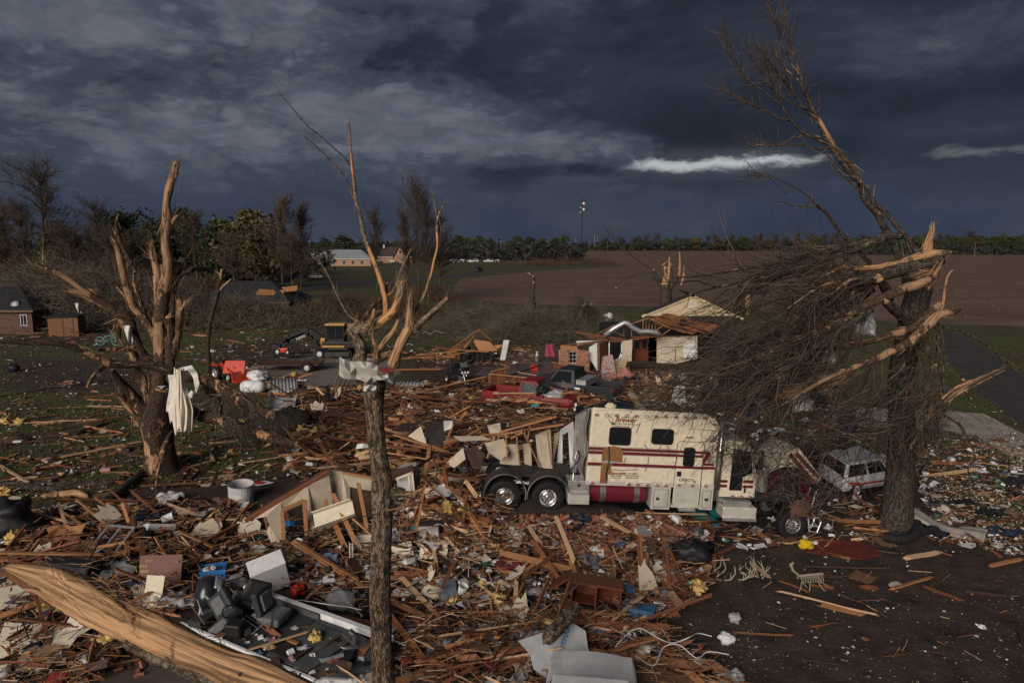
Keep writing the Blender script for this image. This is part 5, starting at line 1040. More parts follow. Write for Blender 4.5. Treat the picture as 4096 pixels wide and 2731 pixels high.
for i in range(7):
 for j in range(4):
  if (i,j)in ((0,0),(6,0)):continue
  f=lambda u,v:q4[0].lerp(q4[3],u).lerp(q4[1].lerp(q4[2],u),v)
  u0,u1,v0,v1=i/7+.004,(i+1)/7-.004,j/4+.006,(j+1)/4-.006;k=Vector((0,0,rng.uniform(0,.05)))
  P=[f(u0,v0)+k,f(u1,v0)+k,f(u1,v1)+k,f(u0,v1)+k];MB().add(P+[p-Vector((0,0,.02))for p in P],[(0,1,2,3),(7,6,5,4),(0,4,5,1),(1,5,6,2),(2,6,7,3),(3,7,4,0)]).build('sheathing_panel',m_shef,wh)
  if rng.random()<.6:
   c=f(rng.uniform(u0,u1),rng.uniform(v0,v1))+Vector((0,0,.07));ex_,ey_=(q4[3]-q4[0]).normalized(),(q4[1]-q4[0]).normalized()
   poly=shard(rng.uniform(.5,1.5),rng.uniform(.25,.6),7,.3);MB().add([c+ex_*x+ey_*y for x,y in poly],[tuple(range(7))]).build('shingle_patch',m_roofd,wh,solid=.01)
ga,gb,gc_=pts3(CC,[(1138,908),(1512,757),(1890,932)],62,wh.location);nb=9
for i in range(nb):
 z0,z1=ga.z+(gb.z-ga.z)*i/nb,ga.z+(gb.z-ga.z)*(i+1)/nb-.012;l=lambda z,A_:A_.x+(gb.x-A_.x)*(z-A_.z)/(gb.z-A_.z)
 MB().prism([(l(z0,ga),z0),(l(z0,gc_),z0),(l(z1,gc_),z1),(l(z1,ga),z1)],.05+.003*(i%2),Matrix.Translation((0,gb.y,0))@Matrix.Rotation(0,4,'X')).build('siding_board',m_siding,wh)
for p,q in ((ga,gb),(gb,gc_)):
 e_=(q-p).normalized();MB().beam(p-e_*.35+Vector((0,-.08,.08)),q+e_*.15+Vector((0,-.08,.08)),.12,.2).build('rake_board',m_siding,wh)
for p,q in ((ga,gb),(gb,gc_)):
 P=[p+Vector((0,-.3,.22)),q+Vector((0,-.3,.22)),q+Vector((0,6 if p is gb else .9,.22)),p+Vector((0,6 if p is gb else .5,.22))];MB().add(P+[x+Vector((0,0,.06))for x in P],[(3,2,1,0),(4,5,6,7),(0,1,5,4),(1,2,6,5),(2,3,7,6),(3,0,4,7)]).build('roof',m_roofd,wh)
p=gb+Vector((0,-.03,-.75));v_=MB().box(p,(.7,.05,.7)).build('gable_vent',m_cream,wh)
for k in range(6):MB().box(p+Vector((0,-.035,-.27+.11*k)),(.6,.03,.03)).build('louvre',m_galv,v_)
MB().box((5,9.5,1.2),(11,6,2.4)).build('inside_shade_box',m_int,wh)  # near-black box behind the walls, painted shade for the unlit inside
p=A(2000+1595/2.851,1100+1005/2.851,56.5);e=empty('china_cabinet',p,'reddish wooden china cabinet standing in the opened house','cabinet');MB().box((0,0,.55),(1.3,.5,1.1)).build('base',m_cab,e);MB().box((.0,.05,1.6),(1.2,.4,1.0)).build('hutch',m_cab,e);MB().box((0,0,2.16),(1.4,.55,.12)).build('cornice',m_cab,e)
for x in (-.3,.3):d_=MB().box((x,-.18,1.6),(.5,.04,.85)).build('door',m_cab,e);MB().box((x,-.21,1.6),(.36,.02,.68)).build('pane',m_glass,d_);MB().box((x,-.27,.5),(.55,.04,.9)).build('door',m_cab,e)
p=A(2000+1620/2.851,1100+1130/2.851,54);e=empty('leather_sofa',p,'dark brown leather sofa in front of the china cabinet','sofa');m_lea=M('brown_leather',(.03,.016,.011),rough=.5,var=.3)
MB().box((0,0,.3),(2.3,.9,.5)).build('seat',m_lea,e,bevel=.08);MB().box((0,.35,.6),(2.3,.3,.8)).build('backrest',m_lea,e,bevel=.1)
for x in (-1.1,1.1):MB().box((x,0,.4),(.28,.9,.75)).build('armrest',m_lea,e,bevel=.08)
def plank_wall(lab,crp,top,bot,Y0,Y1,n,grp):
 a,b=top;c,d=bot;e=empty('plank_fence',A(crp[0]+(c[0]+d[0])/2/crp[2],crp[1]+(c[1]+d[1])/2/crp[2],(Y0+Y1)/2),lab,'wall',grp)
 for i in range(n):
  u,v=i/n,(i+.93)/n;g=lambda t,p,q:(p[0]+(q[0]-p[0])*t,p[1]+(q[1]-p[1])*t+(rng.uniform(-6,6)if p is a else 0),Y0+(Y1-Y0)*t)
  panel(e,'plank',m_cab if rng.random()<.3 else m_lred,crp,[g(u,a,b),g(v,a,b),g(v,c,d),g(u,c,d)],Y0,.03)
 bar(e,'rail',m_lor,crp,(a[0],a[1]+6),(b[0],b[1]+6),Y0-.1,.1,.06,Y1-.1)
GW2='fallen plank walls round the parked pickups'
plank_wall('long brown plank wall leaning behind the black pickup',CR,((590,985),(1075,1110)),((640,1100),(1105,1275)),49.5,45.5,20,GW2)
plank_wall('brown plank wall tipped behind the red pickup bed',CR,((-130,1120),(330,1165)),((-140,1250),(350,1230)),48,47.5,14,GW2)
plank_wall('small brown plank wall left of the red pickup',CF,((1890,360),(2010,330)),((1890,440),(2010,470)),48.5,48,6,GW2)
cp=empty('collapsed_carport',GV(1080,826),'collapsed wooden A-frame carport lying behind the three-wheeled motorcycle','carport')
for a,b in (((1560,200),(1795,32)),((1790,35),(1890,118)),((1680,180),(1760,85)),((1600,190),(1870,210)),((1300,235),(1620,205)),((1180,265),(1560,235)),((1380,275),(1700,262)),((1500,250),(1760,200)),((1240,250),(1500,262))):bar(cp,'rafter',m_lor,CF,a,b,59,.16,.08,59.5+rng.uniform(-1,1))
for pts in ([(1740,110),(1880,130),(1940,200),(1800,210)],[(1840,165),(2000,150),(2010,190),(1900,210)],[(1320,250),(1640,215),(1680,270),(1400,275)],[(1560,205),(1720,110),(1700,190)]):panel(cp,'plywood_sheet',m_lor,CF,[(a,b,60+rng.uniform(-.5,.5))for a,b in pts],60,.04)
o=panel(None,'grey_door',m_galv,CR,[(0,968,55),(40,742,55.6),(106,742,55.6),(58,970,55)],55,.05);tag(o,'flat grey door propped upright beside the collapsed carport','door')
# --------- flattened front house: broken walls still standing
fw=empty('broken_wall',A(1000+400/1.96,1931+500/1.96,20.9),'leaning beige house wall with an empty doorway left of the split tree','wall','broken house walls still standing');fw['kind']='thing'
W1=CJ
for pts in ([(15,285,20.6),(245,150,21),(245,215,21),(262,520,20.7),(215,525,20.6),(165,470,20.6),(130,385,20.6),(150,330,20.6),(125,262,20.6)],[(245,150,21),(410,55,21.4),(412,145,21.3),(245,215,21)],[(412,52,21.4),(455,28,21.5),(520,500,21.2),(440,505,21),(408,145,21.3)]):panel(fw,'drywall_sheet',m_dry,W1,pts,21,.1)
panel(fw,'drywall_sheet',m_dry,W1,[(458,26,21.5),(618,-75,22),(655,180,21.9),(640,330,21.8),(600,480,21.7),(528,500,21.2)],21,.1)
bar(fw,'top_plate',m_lred,W1,(-40,300),(620,-92),20.5,.14,.1,22);bar(fw,'top_plate',m_ldark,W1,(-30,275),(610,-110),20.7,.14,.06,22.2)
for a,b in (((425,140),(452,500)),((250,215),(268,520)),((250,213),(412,143))):bar(fw,'door_frame',m_lor,W1,a,b,20.95,.12,.1,21.25 if a[0]!=250 or b[0]>300 else 20.7)
w2=empty('broken_wall',A(1000+850/1.96,1300+1500/1.96,22.3),'beige house wall with a dark window hidden partly by the split tree','wall','broken house walls still standing');w2['kind']='thing'
for pts in ([(722,1160,22.3),(958,1205,22.6),(958,1300,22.6),(783,1268,22.4),(792,1500,22.2),(735,1480,22.2)],):panel(w2,'drywall_sheet',m_dry,CF,pts,22.3,.1)
panel(w2,'drywall_sheet',m_dry,CF,[(630,1140,22.4),(722,1150,22.4),(735,1480,22.3),(660,1420,22.3)],22.4,.1)
f_=panel(w2,'window',m_ldark,CF,[(783,1268,22.45),(965,1302,22.65),(965,1500,22.4),(790,1500,22.3)],22.4,.05)
for i in range(5):x=800+32*i;panel(f_,'pane',m_glass,CF,[(x,1290+6*i,22.4),(x+26,1295+6*i,22.42),(x+26,1490,22.3),(x+2,1488,22.3)],22.3,.03).parent=w2
bar(w2,'top_plate',m_lor,CF,(720,1152),(965,1196),22.25,.12,.08,22.5);bar(w2,'stud',m_lor,CF,(850,1240),(905,1500),22.0,.1,.05,21.6)
w3=empty('broken_wall',A(1000+1230/1.96,1300+1470/1.96,22.6),'grey-white door frame and lattice wall just right of the split tree','wall','broken house walls still standing');w3['kind']='thing'
panel(w3,'white_door',m_wwhite,CF,[(1150,1205,22.7),(1268,1158,22.9),(1300,1470,22.6),(1172,1465,22.5)],22.6,.06);m_latt=M('dark_lattice',(.055,.028,.022),var=.5,scale=60,bump=.6)
panel(w3,'lattice_panel',m_latt,CF,[(1105,1152,22.8),(1275,1095,23),(1275,1150,22.95),(1110,1205,22.75)],22.8,.05);panel(w3,'lattice_panel',m_latt,CF,[(1280,1120,23),(1330,1110,23.2),(1335,1290,23),(1290,1300,22.8)],22.9,.05)
for a,b in (((1145,1205),(1272,1155)),((1272,1155),(1305,1470)),((1245,1175),(1262,1460))):bar(w3,'door_frame',m_cream,CF,a,b,22.55,.08,.06)
w4=empty('broken_wall',A(2000+450/1.96,1400+950/1.96,23.6),'torn grey-beige drywall sheets hanging beside the rear of the truck','wall','broken house walls still standing');w4['kind']='thing'
for pts,m in (([(278,665,23.2),(395,618,23.4),(412,930,23),(350,925,23),(300,915,23)],m_dry),([(425,655,23.6),(470,640,23.7),(405,930,23.4),(415,780,23.5)],m_dry),([(180,735,23.3),(240,730,23.4),(250,910,23),(190,890,23)],m_dry),([(478,620,23.7),(575,560,24),(600,960,23.6),(550,955,23.6),(535,640,23.8),(490,665,23.7),(490,950,23.4),(440,940,23.5),(470,640,23.7)],m_wwhite),([(0,745,23.5),(130,735,23.6),(150,905,23.2),(0,890,23.2)],m_dry)):panel(w4,'drywall_sheet',m,CG,pts,23.5,.05)
for a,b in (((370,620),(405,900)),((175,620),(310,910)),((125,640),(155,900)),((235,590),(215,700)),((45,660),(55,850)),((0,660),(500,580)),((0,640),(440,520)),((85,690),(230,615))):bar(w4,'stud',m_lor,CG,a,b,22.9,.09,.05)
w5=empty('broken_wall',A(1000+1440/1.96,1300+950/1.96,25),'dark floral wallpaper wall standing in the middle of the wreckage','wall','broken house walls still standing');w5['kind']='thing'
m_flor=M('dark_floral_paper',(.015,.012,.013),var=.3,scale=26,col2=(.10,.06,.05),thr=.60,bump=0)
panel(w5,'papered_sheet',m_flor,CF,[(1365,765,25.2),(1518,750,25.4),(1515,950,25),(1385,930,25)],25,.08);panel(w5,'papered_sheet',m_flor,CF,[(1145,790,25.4),(1340,760,25.6),(1250,840,25.2),(1170,830,25.2)],25,.08);panel(w5,'drywall_sheet',m_wwhite,CF,[(1518,752,25.3),(1590,750,25.5),(1580,810,25.3),(1520,830,25.2)],25,.08);panel(w5,'drywall_sheet',m_dry,CF,[(1240,870,25),(1340,790,25.2),(1385,930,24.8),(1300,900,24.9)],25,.05)
w6=empty('broken_wall',A(1000+1800/1.96,1300+1050/1.96,23),'jagged heap of beige drywall sheets left of the rear truck wheels','wall','broken house walls still standing');w6['kind']='thing'
for pts in ([(1840,925,23.4),(1990,890,23.6),(2030,1010,23),(1960,1060,22.8),(1870,1000,23)],[(1590,870,24),(1830,870,24.2),(1900,900,24),(1650,910,23.8)],[(1540,1080,23),(1670,960,23.4),(1690,1050,23),(1600,1120,22.8)],[(1860,790,24.2),(1960,765,24.4),(1970,840,24),(1880,850,24)],[(1550,1160,22.4),(1650,1175,22.5),(1640,1225,22.2),(1545,1215,22.2)]):panel(w6,'drywall_sheet',m_dry,CF,pts,23,.03)
panel(w6,'lattice_panel',m_latt,CF,[(1690,985,22.8),(1760,940,23),(1840,1010,22.8),(1810,1120,22.5),(1740,1115,22.5)],23,.04)
w7=empty('ribbed_panel',A(1000+1490/1.96,1931+250/1.96,21.6),'tan ribbed wood panel slanting right of the split tree','board');m_rib=M('tan_panelling',(.28,.17,.085),var=.25,scale=3,stretch=(1,8,8),bump=.3)
panel(w7,'panel',m_rib,CJ,[(1340,215,21.6),(1450,135,22),(1605,285,21.3),(1520,375,21.0),(1405,300,21.3)],21,.03);panel(w7,'panel',m_rib,CJ,[(1400,100,22),(1440,0,22.4),(1475,20,22.4),(1470,130,22)],22,.03)
# --------- vehicles
def wheel(par,x,y,z,r,w,m_rim=m_alu,name='wheel'):
 o=MB().lathe([(r*.62,-w/2),(r*.92,-w/2),(r,-w*.36),(r,w*.36),(r*.92,w/2),(r*.62,w/2)],22).build(name,m_black,par,smooth=False,loc=(x,y,z))
 MB().lathe([(0,-w*.42),(r*.15,-w*.44),(r*.18,-w*.32),(r*.5,-w*.3),(r*.6,-w*.47),(r*.64,-w*.47),(r*.64,w*.47),(r*.5,w*.3),(0,w*.3)],18).build('rim',m_rim,o);return o
CARS={'sedan':dict(L=4.6,W=1.78,H=1.42,st=[(-2.3,.72,.42,.80),(-2.2,.86,.30,.92),(-1.2,.89,.22,.95),(.9,.89,.2,.93),(1.6,.87,.22,.84),(2.15,.8,.3,.70),(2.3,.66,.4,.6)],gh=(-1.95,-1.15,.35,1.15)),'suv':dict(L=4.7,W=1.85,H=1.75,st=[(-2.35,.84,.45,1.05),(-2.25,.90,.35,1.1),(.9,.92,.3,1.08),(1.7,.9,.3,1.02),(2.2,.84,.38,.9),(2.35,.7,.45,.75)],gh=(-2.28,-2.0,.35,1.0)),'pickup':dict(L=5.4,W=1.95,H=1.78,st=[(-.55,.94,.42,1.05),(.9,.96,.4,1.06),(1.4,.95,.42,1.04),(2.5,.9,.45,.98),(2.7,.8,.5,.86)],gh=(-.52,-.4,.55,1.2))}
def car(kind,loc,rz,label,cat,paint,group=None,rot=None,scale=1.,crush=1.,tool=None,name=None,glass_=None):
 d=CARS[kind];e=empty(name or kind.replace('suv','sport_utility_vehicle').replace('sedan','sedan_car').replace('pickup','pickup_truck'),loc,label,cat,group,rz=rz,rot=rot,scale=scale);g=glass_ or m_glass
 rings=[]
 for x,w,z0,z1 in d['st']:
  z1*=crush;rings.append([(x,-w*.9,z0),(x,-w,z0+.18),(x,-w,z1-.22),(x,-w*.93,z1),(x,w*.93,z1),(x,w,z1-.22),(x,w,z0+.18),(x,w*.9,z0)])
 MB().loft(rings).build('body',paint,e,bevel=.03)
 a,b,c,f=d['gh'];zb=1.0*crush if kind!='sedan' else .9*crush;zt=zb+(d['H']-zb)*(crush if crush<1 else 1)**3;w=d['W']/2;w0,w1=w*.92,w*.74
 MB().add([(a,-w0,zb),(f,-w0,zb),(f,w0,zb),(a,w0,zb),(b,-w1,zt),(c,-w1,zt),(c,w1,zt),(b,w1,zt)],BOXF).build('cabin',paint,e,bevel=.05)
 def q(u,v,s):
  x0=a+(f-a)*u;x1=b+(c-b)*u;return Vector((x0+(x1-x0)*v,s*(w0+(w1-w0)*v+.006),zb+(zt-zb)*v))
 for s in (-1,1):
  for u0,u1 in (((.07,.48),(.53,.92))if kind!='pickup' else ((.12,.86),)):
   P=[q(u0,.12,s),q(u1,.12,s),q(u1,.86,s),q(u0,.86,s)];P=P if s<0 else P[::-1];MB().add(P,[(0,1,2,3)]).build('side_window',g,e,solid=.012)
 for x0,x1,nm,o_ in ((f,c,'windscreen',.008),(a,b,'rear_window',-.008)):
  P=[Vector((x0+(x1-x0)*v+o_,s*(w0+(w1-w0)*v)*.88,zb+(zt-zb)*v))for v,s in ((.1,-1),(.1,1),(.9,1),(.9,-1))];MB().add(P if x0==f else P[::-1],[(0,1,2,3)]).build(nm,g,e,solid=.012)
 L=d['L']/2;wx=L*.60;r=.33 if kind=='sedan' else .38
 for x in (-wx-.05,wx):
  for s in (-1,1):wheel(e,x,s*(w-.1),r,r,.22)
 if kind=='pickup':
  MB().box((-1.62,0,.62),(2.1,1.7,.06)).build('bed_floor',m_steel,e)
  for s in (-1,1):MB().box((-1.62,s*.9,.78),(2.16,.12,.56)).build('bed_side',paint,e,bevel=.02)
  MB().box((-2.66,0,.78),(.07,1.7,.5)).build('tailgate',paint,e);MB().box((-2.76,0,.5),(.14,1.8,.16)).build('bumper',m_chrome,e);MB().box((2.76,0,.5),(.14,1.8,.2)).build('bumper',m_chrome,e)
  if tool:t_=MB().box((-.85,0,1.1),(.55,1.7,.32)).build('tool_box',m_alu,e);MB().box((-.85,0,1.28),(.57,1.72,.04)).build('lid',m_alu,t_)
 else:MB().box((L-.06,0,.45),(.16,w*1.5,.14)).build('bumper',paint,e);MB().box((-L+.05,0,.5),(.14,w*1.6,.14)).build('bumper',paint,e)
 zl=.68 if kind=='sedan' else .85
 for s in (-1,1):
  MB().box((L-.16,s*w*.66,zl),(.12,.34,.14)).build('headlight',m_white,e);MB().box((-L+(.06 if kind!='pickup' else .02),s*w*.78,zl+.08),(.08,.2,.2)).build('tail_light',M('tail_lens',(.2,.01,.008),rough=.3),e)
 MB().box((a+.9 if kind=='sedan' else f-.2,-w*1.06,zb+.06),(.18,.12,.13)).build('mirror',paint,e);MB().box((a+.9 if kind=='sedan' else f-.2,w*1.06,zb+.06),(.18,.12,.13)).build('mirror',paint,e)
 return e
def paint(n,c,r=.35):return M(n,c,rough=r,var=.15,scale=2,bump=.03,spec=.5,coat=.3)
p_red=M('red_paint',(.19,.012,.014),rough=.55,var=.3,scale=2,bump=.05,spec=.35);p_blk=paint('black_paint',(.012,.013,.016),.45);p_wht=paint('white_paint',(.62,.62,.61));p_slv=paint('silver_paint',(.35,.36,.37));p_nav=paint('navy_paint',(.012,.017,.03),.6);p_tan=paint('tan_paint',(.3,.22,.16))
m_crz=M('crazed_glass',(.05,.058,.056),rough=.3,col2=(.012,.014,.014),thr=.5,scale=4,var=.4,bump=.3)
red=car('pickup',A(2000+330/2.851,1100+1400/2.851,42.6)+Vector((.15,-1.3,0)),R(-24),'red single-cab pickup half buried in lumber','pickup truck',p_red,'pickups buried in the wreckage',glass_=m_crz,scale=1.1);red.location.z=-.18
car('pickup',(A(2000+780/2.851,1100+1260/2.851,45.5).x+.05,43.2,.02),R(152),'black pickup with a silver tool box behind the red pickup','pickup truck',p_blk,'pickups buried in the wreckage',tool=True,scale=1.18)
car('sedan',(A(2000+1180/2.851,1100+1440/2.851,39.5).x+.4,38.6,-.1),R(172),'flattened dark navy car behind the white truck sleeper','car',M('scuffed_navy_paint',(.010,.013,.022),rough=.75,var=.4,spec=.2),crush=.72,name='crushed_car')
p=GV(1968,1150);car('suv',(A(3452,1900,27.2).x,27.2,.1),0,'smashed white car with a red side stripe behind the bent tree','car',p_wht,rot=(R(7),R(-5),R(12)),name='smashed_car',scale=.92,crush=.93)
E_=bpy.data.objects['smashed_car'];E_.scale.x=.66;MB().prism([(-2.0,.42),(1.8,.55),(1.8,.62),(.5,.55),(-1.2,.56),(-2.0,.66)],.012,Matrix.Translation((0,.93,0))).build('red_stripe',M('red_stripe',(.42,.035,.02),rough=.4),E_)
MB().prism([(-2.0,.70),(-1.2,.62),(.5,.58),(1.8,.66),(1.8,.78),(.5,.66),(-1.2,.70),(-2.0,.86)],.012,Matrix.Translation((0,-.945,0))).build('red_stripe',MATS['red_stripe'],E_)
p=GV(1800,925);car('sedan',(p.x,p.y,.05),R(170),'dark car seen through the broken branches beyond the bent tree','car',p_blk,name='parked_car')
p=GV(1945,1000);e=empty('blue_patio_umbrella',A(1945*1.7415,985*1.7415,27.5),'folded dark blue umbrella sticking up behind the smashed white car','umbrella');m_bl=M('blue_fabric',(.012,.02,.12),rough=.8)
b_=MB();blob(b_,(0,0,.25),(.8,.7,.9),3,.35);b_.build('canopy',m_bl,e);MB().tube([(0,0,.3),(-.15,0,-1.7)],.035).build('pole',m_steel,e);b_=MB();blob(b_,(-.12,0,-.6),(.35,.35,1.3),5,.3);b_.build('skirt',m_tarp,e)
p=GV(724,640);car('sedan',p,R(178),'white sedan parked on the distant drive by the woods','car',p_wht)
p=GV(690,641);e=empty('covered_car',p,'car under a blue tarpaulin beside the distant white sedan','car');b_=MB();blob(b_,(0,0,.6),(4.0,2,1.5),8,.2);b_.build('tarpaulin',M('blue_tarp',(.03,.05,.22),rough=.7,var=.3),e,smooth=True)
p=GV(1099,624);car('suv',p,R(70),'dark sport utility vehicle parked on the distant side road','car',p_nav)
for i,(vx,k,pt,nm)in enumerate([(1036,'suv',p_nav,'blue'),(1048,'pickup',p_blk,'black'),(1060,'suv',p_blk,'black'),(1068,'sedan',p_tan,'tan'),(1078,'sedan',p_wht,'white'),(1090,'suv',p_slv,'silver'),(1122,'pickup',p_wht,'white and black'),(1131,'pickup',p_blk,'black'),(1141,'sedan',p_blk,'black')]):
 p=GV(vx,603-i*.1);car(k,p,R(rng.choice([0,180,20,160])),f'{nm} {"car" if k != "pickup" else "pickup"} in the distant row, {ORD[i]} from the left','car',pt,'cars parked in a row by the far field')
p=GV(1230,579.5);car('pickup',p,0,'white pickup alone on the far edge of the field','pickup truck',p_wht)
for vx,vb,k,pt,nm in ((866,604,'pickup',p_blk,'black pickup parked before the far gabled brick house'),(905,606,'suv',p_blk,'black car parked at the right of the far gabled house')):car(k,GV(vx,vb),0,nm,'car',pt)
# --------- the sleeper truck
p_cream=M('cream_truck_paint',(.70,.62,.48),col2=(.54,.44,.31),thr=.63,rough=.38,var=.10,scale=1.5,bump=.12,spec=.5,coat=.15);p_mar=paint('maroon_paint',(.13,.012,.022),.35);m_amber=M('amber_lens',(.42,.10,.008),rough=.3,spec=.6);m_ply=M('bare_plywood',(.24,.115,.045),var=.4,scale=4,stretch=(6,1,1),bump=.5);m_pine=M('dark_pinstripe',(.03,.045,.06),rough=.4);m_polish=M('polished_panel',(.78,.74,.66),rough=.3,metal=.45,var=.15,scale=3,bump=.12)
tk=empty('sleeper_truck',(1.143,21.3,1.263),'big cream truck tractor with a long sleeper and maroon stripes','truck',rot=(0,R(3.5),R(4)))
def tb(name,c,d,m,par=None,bevel=0,rot=None):return MB().box(c,d,rot).build(name,m,par or tk,bevel=bevel)
for y in (.75,1.65):tb('chassis_rail',(2.9,y,.72),(9.4,.1,.28),m_steel)
side=[(1.2,1.07),(5.5,1.07),(5.5,3.16),(5.34,3.40),(4.98,3.57),(1.24,3.62)]
lean=lambda x,z,y:(x,y,1.07+(z-1.07)*(1-.115*y**1.2))
MB().loft([[lean(x,z,y)for x,z in side]for y in (0,.8,1.6,2.42)]).build('sleeper_body',p_cream,tk,bevel=.05)
MB().grid(lambda u,v:Vector((1.17-.05*math.sin(v*9)*math.sin(u*5+1)-.10*(u<.12)*math.sin(v*7)**2,.02+2.38*u,1.1+2.48*v*(1-.115*(2.4*u)**1.2))),30,24).build('rear_wall',M('dented_aluminium',(.36,.33,.30),rough=.4,metal=.6,var=.35,scale=3,bump=.3),tk,smooth=True,solid=.02)
for y in np.linspace(.25,2.2,8):tb('rib',(1.12,y,1.1+1.22*(1-.115*y**1.2)),(.03,.05,2.3*(1-.115*y**1.2)),m_alu)
def stripe(poly,m=p_mar,y=-.006,name='stripe'):return MB().prism(poly,.008,Matrix.Translation((0,y-.004,0))).build(name,m,tk)
stripe([(1.21,2.22),(5.28,2.22),(5.25,2.30),(1.21,2.30)]);stripe([(1.21,2.09),(5.02,2.09),(4.99,2.18),(1.21,2.18)])
stripe([(5.10,2.22),(5.28,2.22),(5.10,1.90),(5.42,1.90),(5.42,1.82),(4.98,1.82)],name='zigzag_stripe');stripe([(4.86,2.09),(5.02,2.09),(4.90,1.90),(4.78,1.86),(4.0,1.885),(4.0,1.895),(4.76,1.90)],name='zigzag_stripe');stripe([(1.21,1.70),(5.46,1.70),(5.46,1.79),(1.21,1.79)])
for z in (2.20,2.07,1.68,2.315):stripe([(1.21,z),(5.2,z),(5.2,z+.012),(1.21,z+.012)],m_pine,name='pinstripe')
stripe([(1.66,1.10),(1.88,1.10),(1.92,1.24),(1.90,1.38),(2.0,1.50),(1.98,1.62),(2.04,1.78),(2.36,1.84),(2.33,2.05),(2.35,2.18),(2.22,2.33),(2.0,2.37),(1.84,2.31),(1.66,2.27)],m_ply,-.012,'plywood_hole')
stripe([(1.66,1.79),(2.20,1.80),(2.24,1.85),(1.66,1.86)],m_galv,-.022,'skin_shred');MB().tube([(1.86,-.03,2.35),(1.90,-.05,1.9),(1.84,-.04,1.45),(1.86,-.06,1.12)],.022,6).build('loose_trim',m_steel,tk)
for a in ([(2.62,3.42),(2.55,3.2),(2.62,3.05),(2.45,2.9)],[(2.84,3.15),(2.76,2.98),(2.73,2.82)],[(2.45,1.98),(2.4,1.83),(2.43,1.72)],[(3.22,2.05),(3.2,1.8),(3.14,1.55)],[(3.6,2.45),(3.52,2.3),(3.62,2.2)],[(3.8,2.44),(3.85,2.25)],[(3.05,2.45),(3.15,2.30)],[(1.7,1.6),(2.4,1.55),(2.9,1.62)]):
 MB().tube([(x,-.006,z)for x,z in a],.011,5).build('crack',m_steel,tk)
def rrect(x0,x1,z0,z1,r=.08,n=4):
 out=[]
 for cx,cz,a0 in ((x1-r,z1-r,0),(x0+r,z1-r,90),(x0+r,z0+r,180),(x1-r,z0+r,270)):
  for i in range(n+1):a=R(a0+90*i/n);out.append((cx+r*math.cos(a),cz+r*math.sin(a)))
 return out[::-1]
def win(x0,x1,z0,z1,name='window',par=None,mull=False):
 f=MB().prism(rrect(x0-.04,x1+.04,z0-.04,z1+.04,.1),.03,Matrix.Translation((0,-.028,0))).build(name,m_blackpl,par or tk);MB().prism(rrect(x0,x1,z0,z1),.006,Matrix.Translation((0,-.034,0))).build('pane',m_glass,f)
 if mull:MB().box(((x0+x1)/2,-.038,(z0+z1)/2),(.025,.012,z1-z0)).build('mullion',m_blackpl,f)
win(1.88,2.52,2.44,2.96);win(3.28,3.93,2.52,2.96,mull=True)
dr=MB().prism(rrect(4.12,5.02,.42,2.62,.12),.03,Matrix.Translation((0,-.030,0))).build('entry_door',p_cream,tk);MB().prism(rrect(4.16,4.98,.45,1.2,.02),.006,Matrix.Translation((0,-.036,0))).build('kick_panel',m_polish,dr)
for z in (2.22,2.09,1.70):MB().box((4.57,-.036,z+.045),(.88,.008,.085)).build('stripe',p_mar,dr)
f_=MB().prism(rrect(4.35,4.73,1.78,2.42,.09),.03,Matrix.Translation((0,-.058,0))).build('door_window',m_blackpl,dr);MB().prism(rrect(4.39,4.69,1.83,2.37,.07),.006,Matrix.Translation((0,-.064,0))).build('pane',m_glass,dr);MB().box((4.26,-.045,1.52),(.14,.03,.16)).build('lock',m_blackpl,dr)
MB().tube([(x,-.034,z)for x,z in rrect(4.12,5.02,.42,2.62,.12)+rrect(4.12,5.02,.42,2.62,.12)[:1]],.010,5).build('seal',m_steel,dr)
MB().box((4.5,-.02,2.76),(.24,.05,.05)).build('porch_light',m_alu,tk)
MB().box((2.3,.02,1.10),(2.2,.06,.14)).build('skirt',m_polish,tk,rot if False else None);MB().box((4.45,.02,1.12),(2.1,.05,.16)).build('skirt',m_polish,tk)
def lamp(x,z,m=m_amber):b_=MB().lathe([(0,-.05),(.05,-.045),(.075,-.02),(.075,.01)],12,Matrix.Translation((x,-.025,z))@Matrix.Diagonal((1,1,.6,1))).build('marker_lamp',m_chrome,tk);MB().lathe([(0,-.065),(.04,-.058),(.052,-.03)],10,Matrix.Translation((x,-.03,z))@Matrix.Diagonal((1,1,.6,1))).build('lens',m,b_)
for i,x in enumerate(np.linspace(1.38,4.95,12)):lamp(x,3.38+.004*i,m_white if i in (1,3,5)else m_amber)
for x in (1.40,2.62,2.92,3.24,3.56,3.86,4.30,4.75,5.2):lamp(x,1.13 if x>4.2 else 1.10)
lamp(5.3,3.22)
def locker(x0,x1,z0,z1,name):
 o=MB().box(((x0+x1)/2,.3,(z0+z1)/2),(x1-x0,.62,z1-z0)).build(name,m_polish,tk,bevel=.01)
 d_=MB().add([(x0+.09,-.02,z0+.09),(x1-.09,-.02,z0+.09),(x1-.09,-.02,z1-.09),(x0+.09,-.02,z1-.09),((x0+x1)/2,-.05,(z0+z1)/2)],[(0,1,4),(1,2,4),(2,3,4),(3,0,4)]).build('locker_door',m_polish,o)
 MB().tube([(x,-.018,z)for x,z in ((x0+.08,z0+.08),(x1-.08,z0+.08),(x1-.08,z1-.08),(x0+.08,z1-.08),(x0+.08,z0+.08))],.008,4).build('seal',m_steel,o);MB().box((x0+.2,-.05,(z0+z1)/2),(.10,.04,.09)).build('latch',m_steel,o)
locker(3.42,4.06,.27,1.03,'side_locker');locker(5.06,5.5,.30,1.05,'side_locker');MB().box((4.57,.2,.42),(.95,.5,.1)).build('door_sill',m_polish,tk);MB().box((4.6,.0,.33),(.55,.4,.06)).build('folding_step',m_alu,tk)
